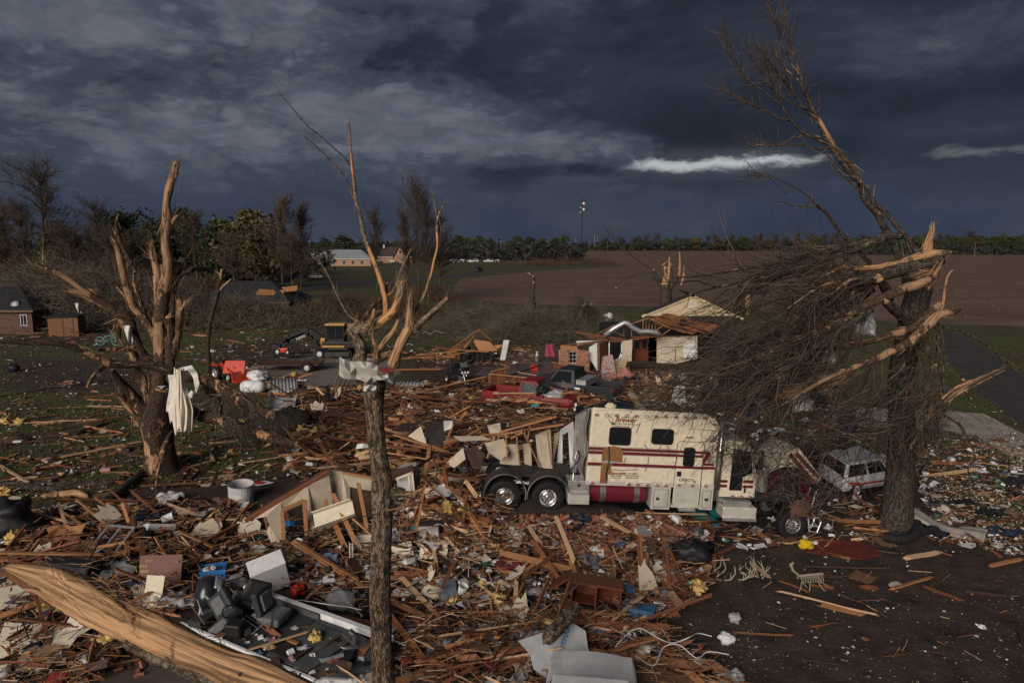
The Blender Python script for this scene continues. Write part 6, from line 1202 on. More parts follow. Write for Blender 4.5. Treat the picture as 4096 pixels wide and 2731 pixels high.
MB().lathe([(0,0),(.30,0),(.355,.03),(.365,.06),(.365,1.92),(.355,1.95),(.30,1.98),(0,1.98)],32,Matrix.Translation((1.3,.42,.70))@Matrix.Rotation(-math.pi/2,4,'Z')).build('fuel_tank',p_mar,tk,smooth=False)
for x in (1.72,2.86):MB().lathe([(.369,0),(.374,0),(.374,.19),(.369,.19)],32,Matrix.Translation((x,.42,.70))@Matrix.Rotation(-math.pi/2,4,'Z')).build('tank_strap',m_chrome,tk)
tb('battery_box',(.99,.3,.94),(.70,.6,.42),m_alu,bevel=.02);tb('battery_step',(.99,.22,.56),(.70,.7,.34),m_polish,bevel=.02);tb('step_tread',(.99,-.02,.76),(.66,.3,.03),m_alu);tb('badge',(.98,-.01,1.0),(.1,.02,.08),m_steel)
def big_wheel(x,y,z,dual=True,r=.52,w=.28,steer=0):
 t=MB().lathe([(r*.56,-w/2),(r*.86,-w/2-.01),(r*.97,-w*.44),(r,-w*.34),(r,w*.34),(r*.97,w*.44),(r*.86,w/2),(r*.56,w/2)],40).build('wheel',m_black,tk,loc=(x,y,z));t.rotation_euler=(0,0,steer)
 if dual:
  rp=[(0,-.10),(.055,-.10),(.085,-.085),(.09,-.01),(.17,.0),(.20,.02),(.245,-.10),(.275,-.135),(.292,-.142),(.292,.1)]
 else:rp=[(0,-.15),(.05,-.15),(.07,-.13),(.10,-.125),(.19,-.115),(.235,-.10),(.27,-.135),(.292,-.142),(.292,.1)]
 rim=MB().lathe(rp,40).build('rim',m_chrome,t,smooth=True)
 for k in range(10):a=TAU*k/10;q=(.205 if dual else .215);MB().lathe([(0,-.012),(.026,-.010),(.026,.02),(0,.02)],10,Matrix.Translation((q*math.cos(a),(.005 if dual else -.112),q*math.sin(a)))).build('hand_hole',m_black,t)
 for k in range(10):a=TAU*(k+.5)/10;q=.14;MB().lathe([(0,-.05),(.013,-.05),(.016,0)],8,Matrix.Translation((q*math.cos(a),-.005 if dual else -.118,q*math.sin(a)))).build('wheel_nut',m_chrome,t)
 tr_=MB()
 for k in range(44):
  a=TAU*k/44
  for yy in (-w*.3,w*.02,w*.3):tr_.box(((r+.004)*math.cos(a),yy,(r+.004)*math.sin(a)),(.03,w*.2,.045),Matrix.Rotation(-a,3,'Y'))
 tag(tr_.build('tread',m_black,t),kind='stuff')
 return t
for x in (-1.42,0):big_wheel(x,.15,.52);big_wheel(x,.48,.52);big_wheel(x,2.25,.52)
for x in (-1.42,0):tb('axle',(x,1.2,.52),(.16,2.0,.16),m_steel)
for x in (-1.42,0):
 MB().lathe([(.66,-.02),(.69,-.02),(.69,.56),(.66,.56)],30,Matrix.Translation((x,.0,.62))@Matrix.Rotation(R(8),4,'Y'),arc=math.pi*.94).build('half_fender',M('fender_liner',(.05,.04,.035),rough=.5),tk,solid=.006)
 MB().tube([(x+.685*math.cos(a),-.03,.60+.685*math.sin(a))for a in np.linspace(R(-12),R(190),34)],.022,6).build('fender_trim',m_chrome,tk)
tb('mud_flap',(.72,.3,.62),(.02,.55,.6),m_black);tb('mud_flap',(-2.15,.3,.55),(.02,.55,.7),m_black)
MB().tube([(.85,.4,1.1),(.86,.4,1.75),(.9,.42,2.0)],.035,8).build('air_pole',m_chrome,tk);MB().tube([(.86,.4,1.95),(.98,.5,2.0),(1.05,.55,1.8),(.98,.5,1.62),(.85,.45,1.5),(.72,.45,1.3),(.74,.5,1.12)],.025,6).build('air_hose',m_black,tk)
tb('fifth_wheel',(-.7,1.2,1.0),(1.0,.95,.12),m_steel,bevel=.03);tb('tool_clutter',(.6,1.2,1.0),(.5,1.2,.3),m_steel,bevel=.03)
MB().tube([(5.62,.08,.62),(5.62,.08,3.35)],.085,18).build('exhaust_stack',m_chrome,tk,smooth=True);g_=MB()
MB().tube([(5.62,.08,1.0),(5.62,.08,2.3)],.105,18).build('heat_shield',M('perforated_chrome',(.2,.18,.165),rough=.4,metal=.7,scale=80,var=.5,bump=.5),tk,smooth=True);MB().tube([(5.62,.08,.95),(5.64,.1,.74),(5.8,.15,.62),(6.1,.3,.60)],.085,12).build('exhaust_elbow',m_alu,tk,smooth=True)
cabp=[(5.72,.72),(6.98,.72),(6.98,1.55),(6.90,1.75),(6.75,2.40),(6.55,2.60),(5.75,2.72)]
MB().prism(cabp,2.2,Matrix.Translation((0,.1,0))).build('cab',p_cream,tk,bevel=.05);d_=MB().prism([(5.98,.86),(6.88,.86),(6.88,1.55),(6.72,2.42),(6.0,2.52)],.03,Matrix.Translation((0,.075,0))).build('cab_door',p_cream,tk)
MB().prism([(6.05,.98),(6.48,.98),(6.48,1.45),(6.80,1.60),(6.66,2.32),(6.06,2.42)],.01,Matrix.Translation((0,.066,0))).build('pane',m_glass,d_);MB().prism([(6.5,1.25),(6.86,1.25),(6.86,1.35),(6.5,1.35)],.008,Matrix.Translation((0,.064,0))).build('stripe',p_mar,d_);MB().prism([(6.5,1.08),(6.86,1.08),(6.86,1.17),(6.5,1.17)],.008,Matrix.Translation((0,.064,0))).build('stripe',p_mar,d_);MB().box((6.58,.05,1.0),(.05,.04,.16)).build('handle',m_blackpl,d_)
MB().box((5.85,.085,1.28),(.24,.02,.09)).build('stripe',p_mar,tk);MB().box((5.85,.085,1.12),(.24,.02,.09)).build('stripe',p_mar,tk)
for x in (6.15,6.45,6.75):lamp(x,.80)
tb('cab_step',(6.35,.25,.55),(.95,.6,.16),m_alu,bevel=.02);tb('cab_step',(6.42,.2,.26),(1.15,.66,.40),m_polish,bevel=.03);tb('step_tread',(6.42,-.14,.06),(1.15,.06,.10),m_alu)
MB().lathe([(0,0),(.17,0),(.19,.03),(.19,.80),(.17,.85),(0,.85)],20,Matrix.Translation((7.12,.0,1.02))@Matrix.Rotation(math.pi/2,4,'X')).build('air_cleaner',M('dull_steel',(.22,.21,.2),rough=.5,metal=.5),tk);MB().lathe([(.192,0),(.197,0),(.197,.05),(.192,.05)],20,Matrix.Translation((7.12,.0,1.5))@Matrix.Rotation(math.pi/2,4,'X')).build('band',m_chrome,tk);tb('mirror_arm',(6.95,-.1,2.1),(.14,.1,.65),m_steel)
hoodp=[(7.42,1.62),(7.90,2.22),(8.16,2.52),(8.32,2.50),(9.22,1.52),(9.10,1.30),(8.75,1.62),(8.35,1.82),(7.95,1.86),(7.6,1.72)]
MB().prism(hoodp,.06,Matrix.Translation((0,.15,0))).build('hood_side',p_cream,tk);MB().add([(7.42,.15,1.62),(8.2,.15,2.55),(8.2,1.9,2.35),(7.42,1.9,1.5),(9.22,.15,1.52),(9.22,1.9,1.4)],[(0,1,2,3),(1,4,5,2)]).build('hood_top',p_cream,tk,solid=.03)
for o_ in (0,.20):MB().prism([(7.98+o_,2.22+o_*.2),(8.08+o_,2.34+o_*.2),(9.05+o_*.6,1.34+o_),(8.98+o_*.6,1.26+o_)],.01,Matrix.Translation((0,.138,0))).build('stripe',p_mar,tk)
MB().lathe([(.74,0),(.80,-.02),(.80,.5),(.74,.5)],24,Matrix.Translation((8.1,.12,.72))@Matrix.Rotation(R(-10),4,'Y'),arc=math.pi*.92).build('wheel_arch',p_mar,tk);MB().prism([(8.72,.95),(8.9,.78),(8.98,.35),(9.06,.1),(8.98,.08),(8.86,.4)],.05,Matrix.Translation((0,.1,0))).build('bent_fender_strip',p_mar,tk)
big_wheel(8.41,.22,-.18,dual=False,steer=R(7));big_wheel(8.41,2.2,-.18,dual=False);tb('engine',(7.9,1.2,.9),(1.7,.95,1.1),m_steel,bevel=.08);tb('front_axle',(8.41,1.2,-.15),(.14,2.0,.14),m_steel)
for dx in (0,.10):MB().tube([(9.15,.2+dx*4,1.0),(9.02,.2+dx*4,.35),(8.98,.2+dx*4,.05),(9.3,.15+dx*4,.10),(9.42,.15+dx*4,-.05),(9.30,.12+dx*4,-.42),(9.05,.15+dx*4,-.40),(8.98,.2+dx*4,.05)],.035,8).build('guard_tube',m_alu,tk)
MB().tube([(9.02,.2,-.2),(9.34,.14,-.22),(9.34,.54,-.22)],.028,8).build('guard_tube',m_alu,tk)
b_=MB();blob(b_,(8.55,.0,.45),(.7,.15,.6),4,.6,2.4);b_.build('torn_liner',M('brown_rag',(.12,.065,.05),var=.3),tk);b_=MB();blob(b_,(1.9,.35,3.60),(.35,.3,.2),4,.3);b_.build('roof_scoop',p_cream,tk)
def text(body,x,z,size,mat,par,shear=.0,bold=0.,y=-.012,width=1.,name='lettering'):
 cu=bpy.data.curves.new(name,'FONT');cu.body=body;cu.size=size;cu.shear=shear;cu.extrude=.002;cu.offset=bold;cu.space_character=width;cu.align_x='LEFT';cu.materials.append(mat)
 tmp=bpy.data.objects.new('lettering_curve',cu);COL.objects.link(tmp);dg=bpy.context.evaluated_depsgraph_get();me=bpy.data.meshes.new_from_object(tmp.evaluated_get(dg));bpy.data.objects.remove(tmp);o=link(name,me,par);o['kind']='stuff';o.location=(x,y,z);o.rotation_euler=(R(90),0,0);return o
m_dkr=M('dark_red_letter',(.20,.018,.014),rough=.5,bump=0);m_dkl=M('dark_letter',(.04,.03,.04),rough=.5,bump=0)
text('Brewer',1.98,3.17,.235,m_dkr,tk,.35,.004);text('JOHNNY & JOHN',2.20,3.31,.062,m_dkl,tk);text('DOOGER TRANSPORT, LLC',1.93,3.085,.072,m_dkl,tk);text('Rolling Fork, Mississippi',2.0,3.02,.05,m_dkr,tk,.3)
text('Bennett',1.93,1.40,.175,m_dkr,tk,.3,.002);text('MOTOR EXPRESS',1.98,1.345,.05,m_dkl,tk,.2);text('McDonough, Georgia',2.0,1.29,.038,m_dkl,tk,.2)
text('GA 428828',2.55,1.44,.07,m_dkl,tk,.2);text('USDOT 821281',2.49,1.365,.07,m_dkl,tk,.2);text('VIN MR441097',2.49,1.29,.07,m_dkl,tk,.2);text('ORBO\'S',4.28,1.27,.145,m_dkl,dr,0,.002,y=-.036);text('PAD',4.46,1.20,.06,m_dkr,dr,y=-.036)
for x,z,r in ((4.82,1.24,.03),(4.79,1.29,.014),(4.82,1.305,.014),(4.85,1.29,.014)):MB().lathe([(0,-.004),(r,-.004),(r,0),(0,0)],10,Matrix.Translation((x,-.034,z))).build('paw_print',m_dkl,dr)
for k in range(3):MB().tube([(1.86+.07*math.cos(a),-.008,3.24+.09*math.sin(a))for a in np.linspace(0,TAU,16)],.008,4).build('dreamcatcher_emblem',m_dkl,tk)if k==0 else MB().prism([(1.80+.07*k,3.15),(1.84+.07*k,3.02),(1.87+.07*k,3.14)],.004,Matrix.Translation((0,-.01,0))).build('feather_emblem',m_dkl,tk)
# --------- machines on the middle lawn
CL=(3000,1931,1.96)
m_yel=paint('yellow_paint',(.42,.24,.035),.5);m_orr=paint('orange_red_paint',(.50,.035,.012),.45)
def base(crp,x,y,up=0.):return G(crp[0]+x/crp[2],crp[1]+y/crp[2],up)
def mpp(p,crp):return proj(p)[2]/F0/crp[2]
p=base(CF,700,245);ex_=empty('excavator',p,'black and yellow mini excavator with its boom stretched to the left','excavator');Yx=p.y;ex_.scale=(1.22,)*3
for y in (-.8,.8):
 t_=MB().loft([[(x,y-.2,z),(x,y+.2,z),(x*.9,y+.2,z),(x*.9,y-.2,z)]for x,z in [(-1.2,.3),(-1.05,.6),(1.05,.6),(1.2,.3),(1.05,0),(-1.05,0),(-1.2,.3)]],cap=False).build('track',m_black,ex_,solid=.05)
 MB().box((0,y,.3),(1.9,.34,.34)).build('track_frame',m_steel,ex_)
MB().box((.15,0,.95),(2.4,1.6,.5)).build('house',m_blackpl,ex_,bevel=.08);MB().box((-.2,-.82,.85),(1.6,.06,.14)).build('yellow_band',m_yel,ex_);MB().box((-1.05,0,1.15),(.35,.9,.5)).build('boom_foot',m_yel,ex_,bevel=.06);MB().box((.1,0,.62),(1.4,1.5,.2)).build('turntable',m_steel,ex_);MB().box((-1.5,-.1,.35),(.2,1.9,.4)).build('blade',m_steel,ex_)
c_=MB().box((-.05,-.3,1.75),(1.3,.95,1.25)).build('cab',m_blackpl,ex_,bevel=.05)
MB().box((-.05,-.3,2.42),(1.45,1.08,.14)).build('cab_roof',m_yel,ex_,bevel=.04);MB().box((-.05,-.79,1.85),(1.1,.02,.9)).build('cab_window',m_glass,ex_);MB().box((-.72,-.3,1.85),(.02,.8,.9)).build('cab_window',m_glass,ex_)
for x in (-.66,.0,.56):MB().box((x,-.80,1.85),(.06,.03,1.15)).build('cab_pillar',m_blackpl,ex_)
def armx(name,pts,w):
 P=[A(1000+a/1.96,1300+b/1.96,Yx-.1)-ex_.location for a,b in pts];P=[v/1.22 for v in P];q=MB()
 for u,v in zip(P[:-1],P[1:]):q.beam(u,v+(v-u).normalized()*.1,.34,w*1.5)
 return q.build(name,m_blackpl,ex_,bevel=.03)
armx('boom',[(640,195),(560,110),(470,55),(420,70),(300,125)],.36);armx('arm',[(310,110),(200,215),(110,270)],.28);armx('cylinder',[(600,180),(540,175),(490,85)],.12);armx('cylinder',[(440,60),(330,100),(270,130)],.12)
P=A(1000+90/1.96,1300+300/1.96,Yx)-ex_.location;P=P/1.22;MB().lathe([(0,-.45),(.5,-.45),(.5,.45),(.46,.45),(.46,-.4),(0,-.4)],14,Matrix.Translation(P),arc=math.pi*1.2).build('bucket',M('muddy_steel',(.10,.07,.055),var=.4),ex_)
def flat_text(body,loc,rot,size,mat,par,name='lettering'):
 cu=bpy.data.curves.new(name,'FONT');cu.body=body;cu.size=size;cu.extrude=.004;cu.materials.append(mat)
 tmp=bpy.data.objects.new('lettering_curve',cu);COL.objects.link(tmp);me=bpy.data.meshes.new_from_object(tmp.evaluated_get(bpy.context.evaluated_depsgraph_get()));bpy.data.objects.remove(tmp)
 o=link(name,me,par);o.location=loc;o.rotation_euler=rot;o['kind']='stuff';return o
Pd=A(1000+366/1.96,1300+122/1.96,Yx-.42)-ex_.location;Pd=Pd/1.22;flat_text('DEERE',Pd,(R(90),R(-24),0),.26,m_white,ex_)
tlr=empty('utility_trailer',base(CF,320,365),'black open utility trailer with a rail frame beside the excavator','trailer');S_=mpp(tlr.location,CF)
MB().box((-.1,.8,.55),(4.6,1.8,.1)).build('deck',m_lred,tlr,None)
for x0,x1,y,z in ((-2.4,2.2,-.1,1.05),(-2.4,2.2,1.7,1.05),(-2.4,2.2,-.1,.6),(-2.4,2.2,1.7,.6)):MB().beam((x0,y,z),(x1,y,z),.07,.07).build('rail',m_blackpl,tlr)
for x in np.linspace(-2.4,2.2,7):
 for y in (-.1,1.7):MB().box((x,y,.8),(.06,.06,.5)).build('post',m_blackpl,tlr)
wheel(tlr,1.35,-.28,.36,.36,.2);wheel(tlr,1.35,1.9,.36,.36,.2);MB().beam((2.2,.8,.5),(3.6,.8,.5),.12,.12).build('drawbar',m_blackpl,tlr);wheel(tlr,2.2,.4,1.35,.36,.2,name='spare_wheel');MB().lathe([(.38,-.13),(.46,-.13),(.46,.13),(.38,.13)],12,Matrix.Translation((1.35,-.28,.36)),arc=math.pi).build('mudguard',m_blackpl,tlr)
bk=empty('garden_tractor',base(CF,225,285),'red garden tractor loaded on the black trailer','garden tractor');MB().box((0,1.2,.8),(1.0,.6,.4)).build('body',m_orr,bk,bevel=.06);MB().box((-.35,1.2,1.1),(.4,.45,.4)).build('seat',m_blackpl,bk);wheel(bk,-.4,.95,.7,.28,.2);wheel(bk,.45,.95,.65,.2,.14)
tc2=empty('compact_tractor',base(CE,1790,420),'small orange-red tractor with a front loader on the left lawn','tractor');
MB().loft([[(x,y,z0),(x,-y,z0),(x,-y*.8,z1),(x,y*.8,z1)]for x,y,z0,z1 in ((-.2,.35,.6,1.2),(.9,.32,.6,1.15),(1.25,.26,.65,1.0))]).build('bonnet',m_orr,tc2,bevel=.04)
for s in (-.62,.62):wheel(tc2,-.5,s,.5,.52,.3);wheel(tc2,.9,s*.8,.3,.32,.2);MB().box((-.5,s,1.08),(.9,.3,.08)).build('mudguard',m_orr,tc2);MB().tube([(-.75,s*.8,.9),(-.78,s*.8,2.3)],.04).build('roll_bar',m_blackpl,tc2);MB().beam((-.1,s*.8,1.25),(1.6,s*.8,.5),.1,.18).build('loader_arm',m_orr,tc2)
MB().tube([(-.78,-.5,2.3),(-.78,.5,2.3)],.04).build('roll_bar',m_blackpl,tc2);MB().box((-.45,0,1.15),(.45,.5,.5)).build('seat',m_blackpl,tc2,bevel=.06);MB().prism([(1.6,.05),(2.2,.02),(2.15,.1),(1.75,.15),(1.7,.75),(1.6,.75)],1.5,Matrix.Translation((0,-.75,0))).build('loader_bucket',m_orr,tc2);MB().box((.1,0,1.35),(.05,.4,.05)).build('steering_wheel',m_blackpl,tc2);tc2.rotation_euler=(0,0,R(-35))
o=MB().slab([(-.8,-.5),(.8,-.5),(.75,.5),(-.75,.5)],.08,Matrix.Translation(base(CE,1840,330,1.0))@Matrix.Rotation(R(60),4,'X')).build('orange_hood',m_orr,None,bevel=.03);tag(o,'bright orange-red engine hood propped up on the small tractor','engine hood')
mt=empty('motorcycle',base(CF,1650,462),'black three-wheeled touring motorcycle facing the camera','motorcycle',rz=R(-62))
wheel(mt,1.0,0,.33,.33,.16,m_chrome);wheel(mt,-.8,-.62,.34,.34,.26);wheel(mt,-.8,.62,.34,.34,.26)
for s in (-.1,.1):MB().tube([(1.05,s,.33),(.72,s,1.05)],.035).build('fork',m_chrome,mt)
b_=MB();blob(b_,(.55,0,1.12),(.55,.85,.55),2,.15);b_.build('fairing',m_blackpl,mt,smooth=True);b_=MB();blob(b_,(.05,0,.85),(.8,.5,.4),6,.1);b_.build('fuel_tank',p_blk,mt,smooth=True);MB().box((-.45,0,.8),(.7,.5,.25)).build('seat',m_blackpl,mt,bevel=.08);MB().box((-.9,0,.85),(.6,1.1,.5)).build('rear_body',p_blk,mt,bevel=.1);MB().box((-.9,0,1.25),(.5,.6,.35)).build('top_box',p_blk,mt,bevel=.08)
MB().box((.62,0,1.48),(.02,.5,.35),Matrix.Rotation(R(-25),3,'Y')).build('windshield',M('smoked_plastic',(.12,.13,.14),rough=.2,bump=0),mt);MB().box((.3,0,.45),(.6,.4,.4)).build('engine',m_chrome,mt,bevel=.05);MB().tube([(.55,-.42,1.2),(.6,0,1.25),(.55,.42,1.2)],.025).build('handlebar',m_chrome,mt)
for s in (-.22,0,.22):MB().lathe([(0,-.05),(.08,-.04),(.085,.02)],12,Matrix.Translation((.85,s,.98))@Matrix.Rotation(math.pi/2,4,'Z')).build('headlight',m_white,mt)
MB().lathe([(.34,-.1),(.4,-.1),(.4,.1),(.34,.1)],14,Matrix.Translation((1.0,0,.33)),arc=math.pi).build('mudguard',p_blk,mt)
bc=empty('bicycle',base(CE,850,160),'teal bicycle standing by the wooden shed','bicycle');m_teal=paint('teal_paint',(.10,.28,.27));
for x in (-.78,.78):
 w_=MB().lathe([(.40,-.025),(.45,-.025),(.45,.025),(.40,.025)],24,Matrix.Translation((x,0,.45))).build('wheel',m_teal,bc)
 for k in range(8):MB().tube([(x,0,.45),(x+.41*math.cos(k*TAU/8),0,.45+.41*math.sin(k*TAU/8))],.006,3).build('spoke',m_galv,w_)
for a,b in (((-.78,.45),(-.25,.95)),((-.78,.45),(-.1,.4)),((-.1,.4),(-.28,1.1)),((-.1,.4),(.5,.95)),((-.25,.92),(.48,1.0)),((.78,.45),(.45,1.15))):MB().tube([(a[0],0,a[1]),(b[0],0,b[1])],.03,6).build('frame_tube',m_teal,bc)
MB().box((-.3,0,1.12),(.28,.2,.07)).build('saddle',m_lea,bc);MB().tube([(.35,-.3,1.2),(.45,0,1.15),(.35,.3,1.2)],.02).build('handlebar',m_chrome,bc)
# --------- bass boat
bt=empty('motor_boat',(-7.75,16.55,.1),'grey-decked fishing boat with a white rail lying in the debris','boat',rz=R(-29.4));m_deck=M('grey_deck',(.075,.078,.08),rough=.85,var=.25,scale=5,bump=.2);m_hull=M('white_hull',(.58,.58,.57),rough=.4,var=.1);m_seat=M('grey_vinyl',(.12,.125,.13),rough=.6,var=.2);m_seatd=M('charcoal_vinyl',(.035,.037,.04),rough=.6,var=.2)
def outl(w,x0=0.,x1=5.6):return [(x0,-w),(3.4,-w),(4.4,-w*.86),(5.2,-w*.5),(x1,0),(5.2,w*.5),(4.4,w*.86),(3.4,w),(x0,w)]
MB().loft([[(x,y,z)for x,y in outl(w,0,l)]for z,w,l in ((0,.7,5.0),(.3,.98,5.5),(.56,1.02,5.62))]).build('hull',m_hull,bt)
MB().slab(outl(.93,.06,5.4),.03,Matrix.Translation((0,0,.565))).build('side_deck',m_deck,bt)
for x0,x1,y,z in ((.05,5.1,.98,.68),(.05,4.6,-.98,.64)):MB().box(((x0+x1)/2,y,z),(x1-x0,.17 if y>0 else .10,.16 if y>0 else .08)).build('rail',m_white,bt,bevel=.02)
MB().box((1.9,0,.605),(1.9,1.7,.012)).build('cockpit_floor',M('dark_grey_carpet',(.045,.047,.05),var=.3,scale=12,bump=.3),bt)
for y in (.86,):MB().box((1.9,y,.68),(2.0,.06,.16)).build('inner_side',m_deck,bt)
MB().box((3.6,-.1,.63),(1.3,1.5,.06)).build('front_deck',m_deck,bt,bevel=.01);MB().box((3.35,-.45,.666),(.8,.55,.012)).build('hatch_shade',m_int,bt);MB().box((4.0,.35,.668),(.12,.12,.012)).build('deck_fitting',m_black,bt)  # dark plate on the deck paints the shade of an open hatch
def seat(x,y,rz,m=m_seat,lay=0):
 s_=empty('boat_seat',(0,0,0),None,None)if False else link('boat_seat',None,bt);s_.location=(x,y,.62);s_.rotation_euler=(lay,0,rz);s_.empty_display_size=.2
 MB().box((0,0,.18),(.62,.66,.22)).build('cushion',m,s_,bevel=.06);MB().box((-.3,0,.55),(.18,.62,.62),Matrix.Rotation(R(-14),3,'Y')).build('backrest',m_seatd,s_,bevel=.06);MB().box((-.21,0,.57),(.10,.36,.42),Matrix.Rotation(R(-14),3,'Y')).build('backrest_pad',m,s_,bevel=.03);return s_
seat(2.05,.2,R(15));seat(.75,.35,R(150),lay=.5);seat(1.25,-.5,R(-70),m_seat,.7)
b_=MB()
MB().box((1.7,-.65,.82),(.42,.36,.34),Matrix.Rotation(.3,3,'Z')).build('console',m_blackpl,bt,bevel=.05);MB().lathe([(.15,-.015),(.18,-.015),(.18,.015),(.15,.015)],18,Matrix.Translation((1.45,-.6,1.15))@Matrix.Rotation(1.0,4,'Z')).build('steering_wheel',m_blackpl,bt)
MB().box((4.45,.42,.82),(.75,.26,.05),Matrix.Rotation(R(-20),3,'Z')).build('motor_mount',m_deck,bt);MB().tube([(4.1,.6,.8),(4.5,.35,.95),(4.75,.1,.9)],.03).build('bracket',m_chrome,bt);MB().tube([(4.6,-.1,.75),(4.3,-.5,.72)],.045).build('trolling_shaft',m_alu,bt)
for k in range(9):a=rng.uniform(.3,2.3);y=rng.uniform(-.8,.4);MB().tube([(a,y,.7),(a+rng.uniform(-.5,.5),y+rng.uniform(-.4,.4),.7+rng.uniform(.1,.6))],.016,5).build('rod_holder',m_chrome if k%3 else m_blackpl,bt)
for k in range(6):a=rng.uniform(.2,2.2);MB().box((a,rng.uniform(-.9,.1),.72),(rng.uniform(.15,.4),rng.uniform(.1,.3),rng.uniform(.08,.25)),Matrix.Rotation(rng.random()*3,3,'Z')).build('battery_box',rng.choice([m_blackpl,m_seatd,m_galv]),bt,bevel=.02)
ob=empty('outboard_motor',A(1600/1.96,1931+855/1.96,17.0)-Vector((0,0,.40)),'large black and silver outboard motor lying at the stern of the boat','outboard motor',rot=(R(-18),R(12),R(20)));m_cowl=paint('dark_cowl',(.018,.02,.024),.3);m_cows=paint('silver_cowl',(.20,.21,.22),.3)
rg=[]
for z,a,b,o_ in ((0,.20,.26,0),(.05,.29,.36,0),(.3,.32,.40,.0),(.55,.30,.37,.03),(.68,.24,.30,.05),(.76,.14,.18,.07),(.78,.03,.05,.07)):rg.append([(a*math.cos(TAU*i/20),b*math.sin(TAU*i/20)+o_,z)for i in range(20)])
MB().loft(rg).build('cowling',m_cowl,ob,smooth=True);MB().grid(lambda u,v:Vector((.14+.19*math.sin(v*2.6)*(1-.3*u)*(1.03),-.30+.60*u,.34+.44*math.sin(.4+u*2.4)-.12*v)),10,8).build('silver_cover',m_cows,ob,smooth=True,solid=.02)
MB().box((0,.05,-.25),(.3,.35,.55)).build('midsection',m_cowl,ob,bevel=.06);MB().box((0,.1,-.65),(.08,.3,.4)).build('skeg',m_cowl,ob);flat_text('YAMAHA',(-.13,-.405,.34),(R(88),R(35),R(-4)),.085,m_white,ob)
# --------- single things lying about: table of place, size, look
LAND=[('white truck sleeper',2650,1850),('rear truck wheels',2100,2000),('front truck wheel',3176,2110),('split tree',1540,2200),('shattered tree',640,1850),('bent tree',3600,2000),('red pickup',2120,1560),('black pickup',2300,1520),('motorcycle',1840,1500),('excavator',1350,1400),('utility trailer',1170,1470),('small tractor',920,1500),('white pickup hood',2360,2680),('outboard motor',815,2370),('boat rail',1300,2420),('empty doorway wall',1200,2110),('smashed white car',3430,1900),('floral wallpaper wall',1740,1740),('collapsed carport',1880,1400),('wrecked brick house',2400,1440),('split pale limb',500,2520),('china cabinet',2570,1420),('flattened navy car',2420,1600),('torn white dress',715,1560),('teal bicycle',430,1370)]
def item(name,lab,cat,crp,x,y,up=0.,rz=0.,rot=None,group=None,land=None):
 p=base(crp,x,y,up);e=empty(name,p,lab,cat,group,rz=rz,rot=rot);sx,sy,_=proj(p)
 if land:LAND.append((land,sx,sy))
 return e,mpp(p,crp)
def bag(name,lab,cat,crp,x,y,w,h,mat,up=0,seed=1,k=.4,land=None,d=None):
 e,s=item(name,lab,cat,crp,x,y,up,land=land);b_=MB();blob(b_,(0,0,h*s*.42),(w*s,(d or w*.8)*s,h*s),seed,k,1.8,20,12);o=b_.build('crumpled_film',mat,e,smooth=True);return e
def flat(name,lab,cat,crp,x,y,w,d,mat,up=.05,rz=0.,tilt=(0,0),n=8,jag=.15,t=.02,land=None,poly=None):
 p=base(crp,x,y,up);me=MB().slab(poly or shard(w,d,n,jag),t).mesh(name,mat);o=link(name,me);o.location=p;o.rotation_euler=(tilt[0],tilt[1],rz);tag(o,lab,cat)
 if land:sx,sy,_=proj(p);LAND.append((land,sx,sy))
 return o
e,s=item('chest_freezer','white chest freezer tipped over beside the boat rail','freezer',CJ,175,800,.05,rot=(R(14),R(-12),R(28)),land='white chest freezer');MB().box((0,0,.40),(.95,.62,.80)).build('body',M('freezer_white',(.50,.50,.52),rough=.45,var=.1),e,bevel=.02);MB().box((0,0,.83),(.97,.64,.06)).build('lid',m_white,e,bevel=.015)
e,s=item('storage_bin','bright blue open plastic tub full of odds and ends','tub',CI,1680,760,.05,rz=.3,land='bright blue tub');m_blue=M('blue_plastic',(.03,.16,.42),rough=.45,var=.15,bump=.05)
for c,d_ in (((0,-.24,.2),(.66,.02,.4)),((0,.24,.2),(.66,.02,.4)),((-.33,0,.2),(.02,.48,.4)),((.33,0,.2),(.02,.48,.4)),((0,0,.02),(.66,.48,.03))):MB().box(c,d_).build('side',m_blue,e)
for q in range(4):b_=MB();blob(b_,(rng.uniform(-.2,.2),rng.uniform(-.1,.1),.3),(.28,.24,.24),q,.3);b_.build('contents',(m_white,m_galv,M('green_plastic',(.03,.16,.06)),m_white)[q],e)
e,s=item('smoker_grill','long black barrel smoker lying on its side left of the brown cabinet door','grill',CI,540,770,.1,rz=R(-12),land='black barrel smoker');MB().lathe([(0,-.95),(.3,-.95),(.34,-.9),(.34,.6),(.3,.66),(0,.66)],24,Matrix.Translation((0,0,.36))@Matrix.Rotation(math.pi/2,4,'Z')).build('barrel',m_blackpl,e);MB().lathe([(0,0),(.09,0),(.09,.01),(0,.01)],16,Matrix.Translation((0,-.35,.42))@Matrix.Diagonal((1.6,1,1,1))).build('badge',m_alu,e);MB().box((-.62,-.345,.45),(.3,.012,.2)).build('label_sheet',m_galv,e);MB().tube([(.85,-.1,.4),(1.05,-.12,.4)],.09).build('chimney',m_blackpl,e)
for z in (.36,.46,.54):MB().box((-.62,-.354,z),(.24,.01,.035)).build('label_print',m_white,e)
e,s=item('cabinet_door','dark red-brown cabinet door with a brass knob standing upright','door',CI,1250,800,.15,rot=(R(70),0,R(4)),land='red-brown cabinet door');MB().box((0,.38,0),(1.15,.85,.03)).build('panel',m_cab,e,bevel=.005);b_=MB();blob(b_,(.48,.6,.05),(.06,.06,.06),1,0);b_.build('knob',M('brass',(.5,.33,.1),metal=.8,rough=.35),e)
for q in range(5):MB().box((-.42+rng.uniform(-.06,.1),.1+.14*q,.018),(.22,.07,.006)).build('scuff',m_card,e)
